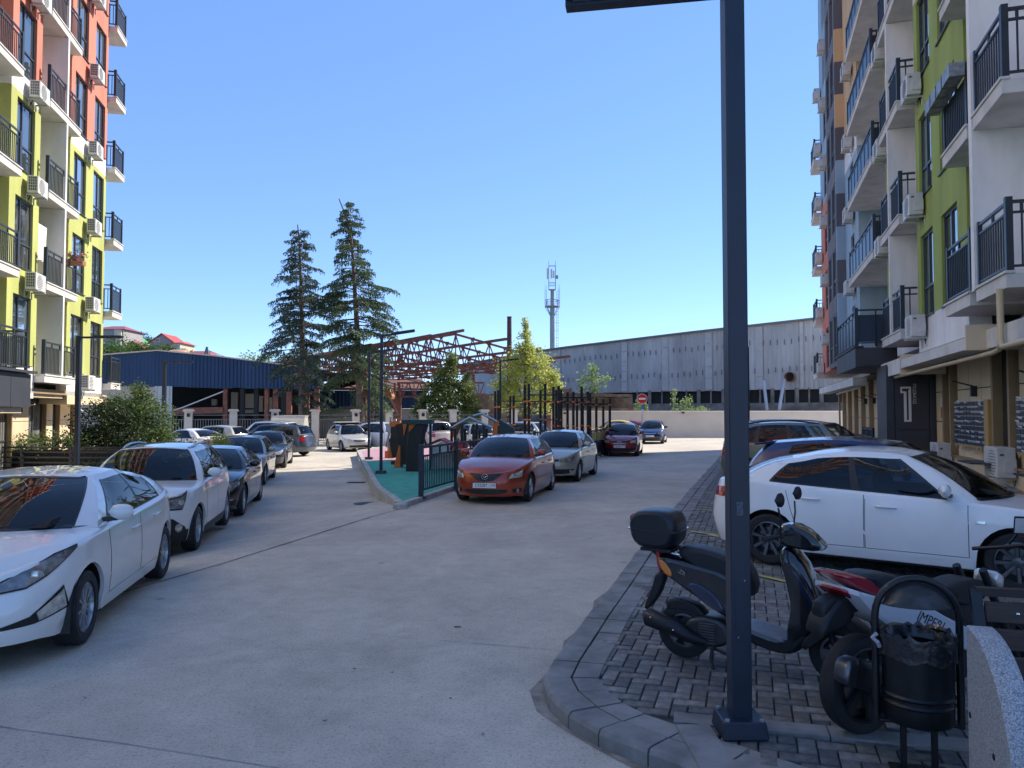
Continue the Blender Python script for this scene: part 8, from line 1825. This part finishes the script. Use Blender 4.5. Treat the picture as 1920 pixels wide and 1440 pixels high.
# ================================================================ child on the playground
def person():
    o = empty('person', (P(867, 773, 31).x, 31.0, IZ), R(-10), label='small child in a pink shirt and grey helmet standing on the playground', cat='person')
    S_ = 1.12 / 1.12
    bm = bmesh.new(); pts = {'pelvis': (0, 0, .50), 'waist': (0, 0, .60), 'chest': (0, 0, .74), 'neck': (0, 0, .85), 'head': (0, .0, .93), 'crown': (0, 0, 1.04),
        'hL': (.07, 0, .47), 'kL': (.08, -.02, .27), 'aL': (.08, 0, .06), 'tL': (.085, -.10, .03), 'hR': (-.07, 0, .47), 'kR': (-.08, .0, .27), 'aR': (-.085, .02, .06), 'tR': (-.09, -.08, .03),
        'sL': (.12, 0, .80), 'eL': (.18, -.01, .64), 'wL': (.17, -.10, .53), 'sR': (-.12, 0, .80), 'eR': (-.19, 0, .64), 'wR': (-.19, -.08, .52)}
    rad = {'pelvis': .085, 'waist': .08, 'chest': .09, 'neck': .04, 'head': .078, 'crown': .06, 'hL': .06, 'kL': .042, 'aL': .03, 'tL': .03, 'hR': .06, 'kR': .042, 'aR': .03, 'tR': .03, 'sL': .042, 'eL': .028, 'wL': .02, 'sR': .042, 'eR': .028, 'wR': .02}
    ed = [('pelvis', 'waist'), ('waist', 'chest'), ('chest', 'neck'), ('neck', 'head'), ('head', 'crown'), ('pelvis', 'hL'), ('hL', 'kL'), ('kL', 'aL'), ('aL', 'tL'), ('pelvis', 'hR'), ('hR', 'kR'), ('kR', 'aR'), ('aR', 'tR'), ('chest', 'sL'), ('sL', 'eL'), ('eL', 'wL'), ('chest', 'sR'), ('sR', 'eR'), ('eR', 'wR')]
    for sg, s in ((1, 'L'), (-1, 'R')):
        w_ = Vector(pts['w' + s])
        for i, (dx, ln) in enumerate(((-.014, .055), (-.005, .062), (.005, .060), (.014, .050), (.022, .035))):
            a, b_ = '%s%da' % (s, i), '%s%db' % (s, i); pts[a] = tuple(w_ + Vector((dx * sg, -.022, -.025))); pts[b_] = tuple(w_ + Vector((dx * 1.4 * sg, -.022 - ln * .5, -.025 - ln * .8))); rad[a] = .007; rad[b_] = .005; ed += [('w' + s, a), (a, b_)]
    names = list(pts); me = bpy.data.meshes.new('body'); me.from_pydata([pts[n] for n in names], [(names.index(a), names.index(b_)) for a, b_ in ed], [])
    ob_ = bpy.data.objects.new('body', me); COL.objects.link(ob_); md = ob_.modifiers.new('s', 'SKIN'); 
    for i, n in enumerate(names): me.skin_vertices[0].data[i].radius = (rad[n], rad[n]); me.skin_vertices[0].data[i].use_root = (n == 'pelvis')
    ob_.modifiers.new('u', 'SUBSURF').levels = 1; ob_.modifiers['u'].render_levels = 1
    m2 = bpy.data.meshes.new_from_object(ob_.evaluated_get(bpy.context.evaluated_depsgraph_get())); bpy.data.objects.remove(ob_)
    skin = mat('skin', (.50, .28, .19), .5); sh = mat('pink_shirt', (.55, .045, .13), .8); pt = mat('shorts_pink', (.60, .22, .34), .8); shoe = mat('shoe_white', (.6, .6, .6), .6)
    m2.materials.clear()
    for m_ in (skin, sh, pt, shoe): m2.materials.append(m_)
    for p in m2.polygons:
        c = p.center; p.use_smooth = True
        p.material_index = 3 if c.z < .075 else 2 if (c.z < .56 and c.z > .30 and abs(c.x) < .15) else 1 if (.56 <= c.z < .84 and (abs(c.x) < .15 or c.z > .68)) else 0
    place('body', m2, o)
    q = MB().mat(mat('helmet_grey', (.30, .31, .34), .35, coat=.5)); q.lathe([(.108, .975), (.112, 1.0), (.104, 1.05), (.075, 1.10), (.035, 1.125), (.001, 1.13)], 18, Matrix.Translation((0, .005, 0)) ); q.mat(black)
    for k in range(3): q.box((-.045 + .035 * k, -.10, 1.03), (-.03 + .035 * k, -.06, 1.10))
    q.build('helmet', o, smooth=50)
    q = MB().mat(black); 
    for x in (-.03, .03): q.lathe([(.001, .004), (.008, .003), (.009, -.003)], 8, Matrix.Translation((x, -.079, .955)) @ Matrix.Rotation(R(90), 4, 'X'))
    q.build('eyes', o); q = MB().mat(skin); q.hexa([(-.010, -.078, .915), (.010, -.078, .915), (.004, -.07, .955), (-.004, -.07, .955), (-.008, -.095, .918), (.008, -.095, .918), (.003, -.08, .955), (-.003, -.08, .955)]); q.build('nose', o, fix=True)
    q = MB().mat(mat('lips', (.4, .12, .1), .5)); q.box((-.02, -.083, .893), (.02, -.076, .900)); q.build('mouth', o)
    return o
person()
# ================================================================ small late details
lpo = [o for o in COL.objects if o.name == 'street_lamp'][0]
q = MB().mat(pole_m); q.box((-.036, -.0615, .55), (.036, -.0595, .92)); q.build('service_hatch', lpo, bevel=.0006)
for x, z_ in ((-.02, .57), (.02, .90)): q = MB().mat(chrome); q.lathe([(.005, 0), (.004, .003), (.001, .003)], 8, Matrix.Translation((x, -.0616, z_)) @ Matrix.Rotation(R(90), 4, 'X')); q.build('hatch_screw', lpo)
for x in (-.10, .10):
    for y in (-.10, .10): q = MB().mat(mat('galvanised', (0, 0, 0))); q.lathe([(.014, .10), (.014, .112), (.001, .114)], 6, Matrix.Translation((x, y, 0))); q.build('base_bolt', lpo)
q = MB().mat(mat('old_sticker', (.10, .11, .13), .8, var=.5, vscale=60)); q.box((-.022, -.0605, 1.28), (.016, -.0595, 1.36)); q.build('sticker_remnant', lpo)
# overhead wires behind the blue hall
q = MB().mat(black)
for dz in (0, .9):
    a, c = P(386, 655, 130), P(640, 700, 130); q.tube([a.lerp(c, k / 12) + Vector((0, 0, -dz - 1.6 * math.sin(math.pi * k / 12))) for k in range(13)], .035, 4)
tag(q.build('overhead_wire'), 'thin overhead wires running right from the A-shaped pylon', 'wires')
# gutter dirt beside the kerb
dm = mat('kerb_dirt', (.17, .15, .12), .95, col2=(.34, .31, .27), vscale=6)
rn = offset_pts(kr, -.001); ro = [p + (q_ - p).normalized() * rnd.uniform(.02, .12) for p, q_ in zip(rn, offset_pts(kr, -.3))]
b = MB().mat(dm); b.grid([[(p.x, p.y, .004) for p in rn[30:]], [(p.x, p.y, .004) for p in ro[30:]]]); b.build('gutter_dirt', road)
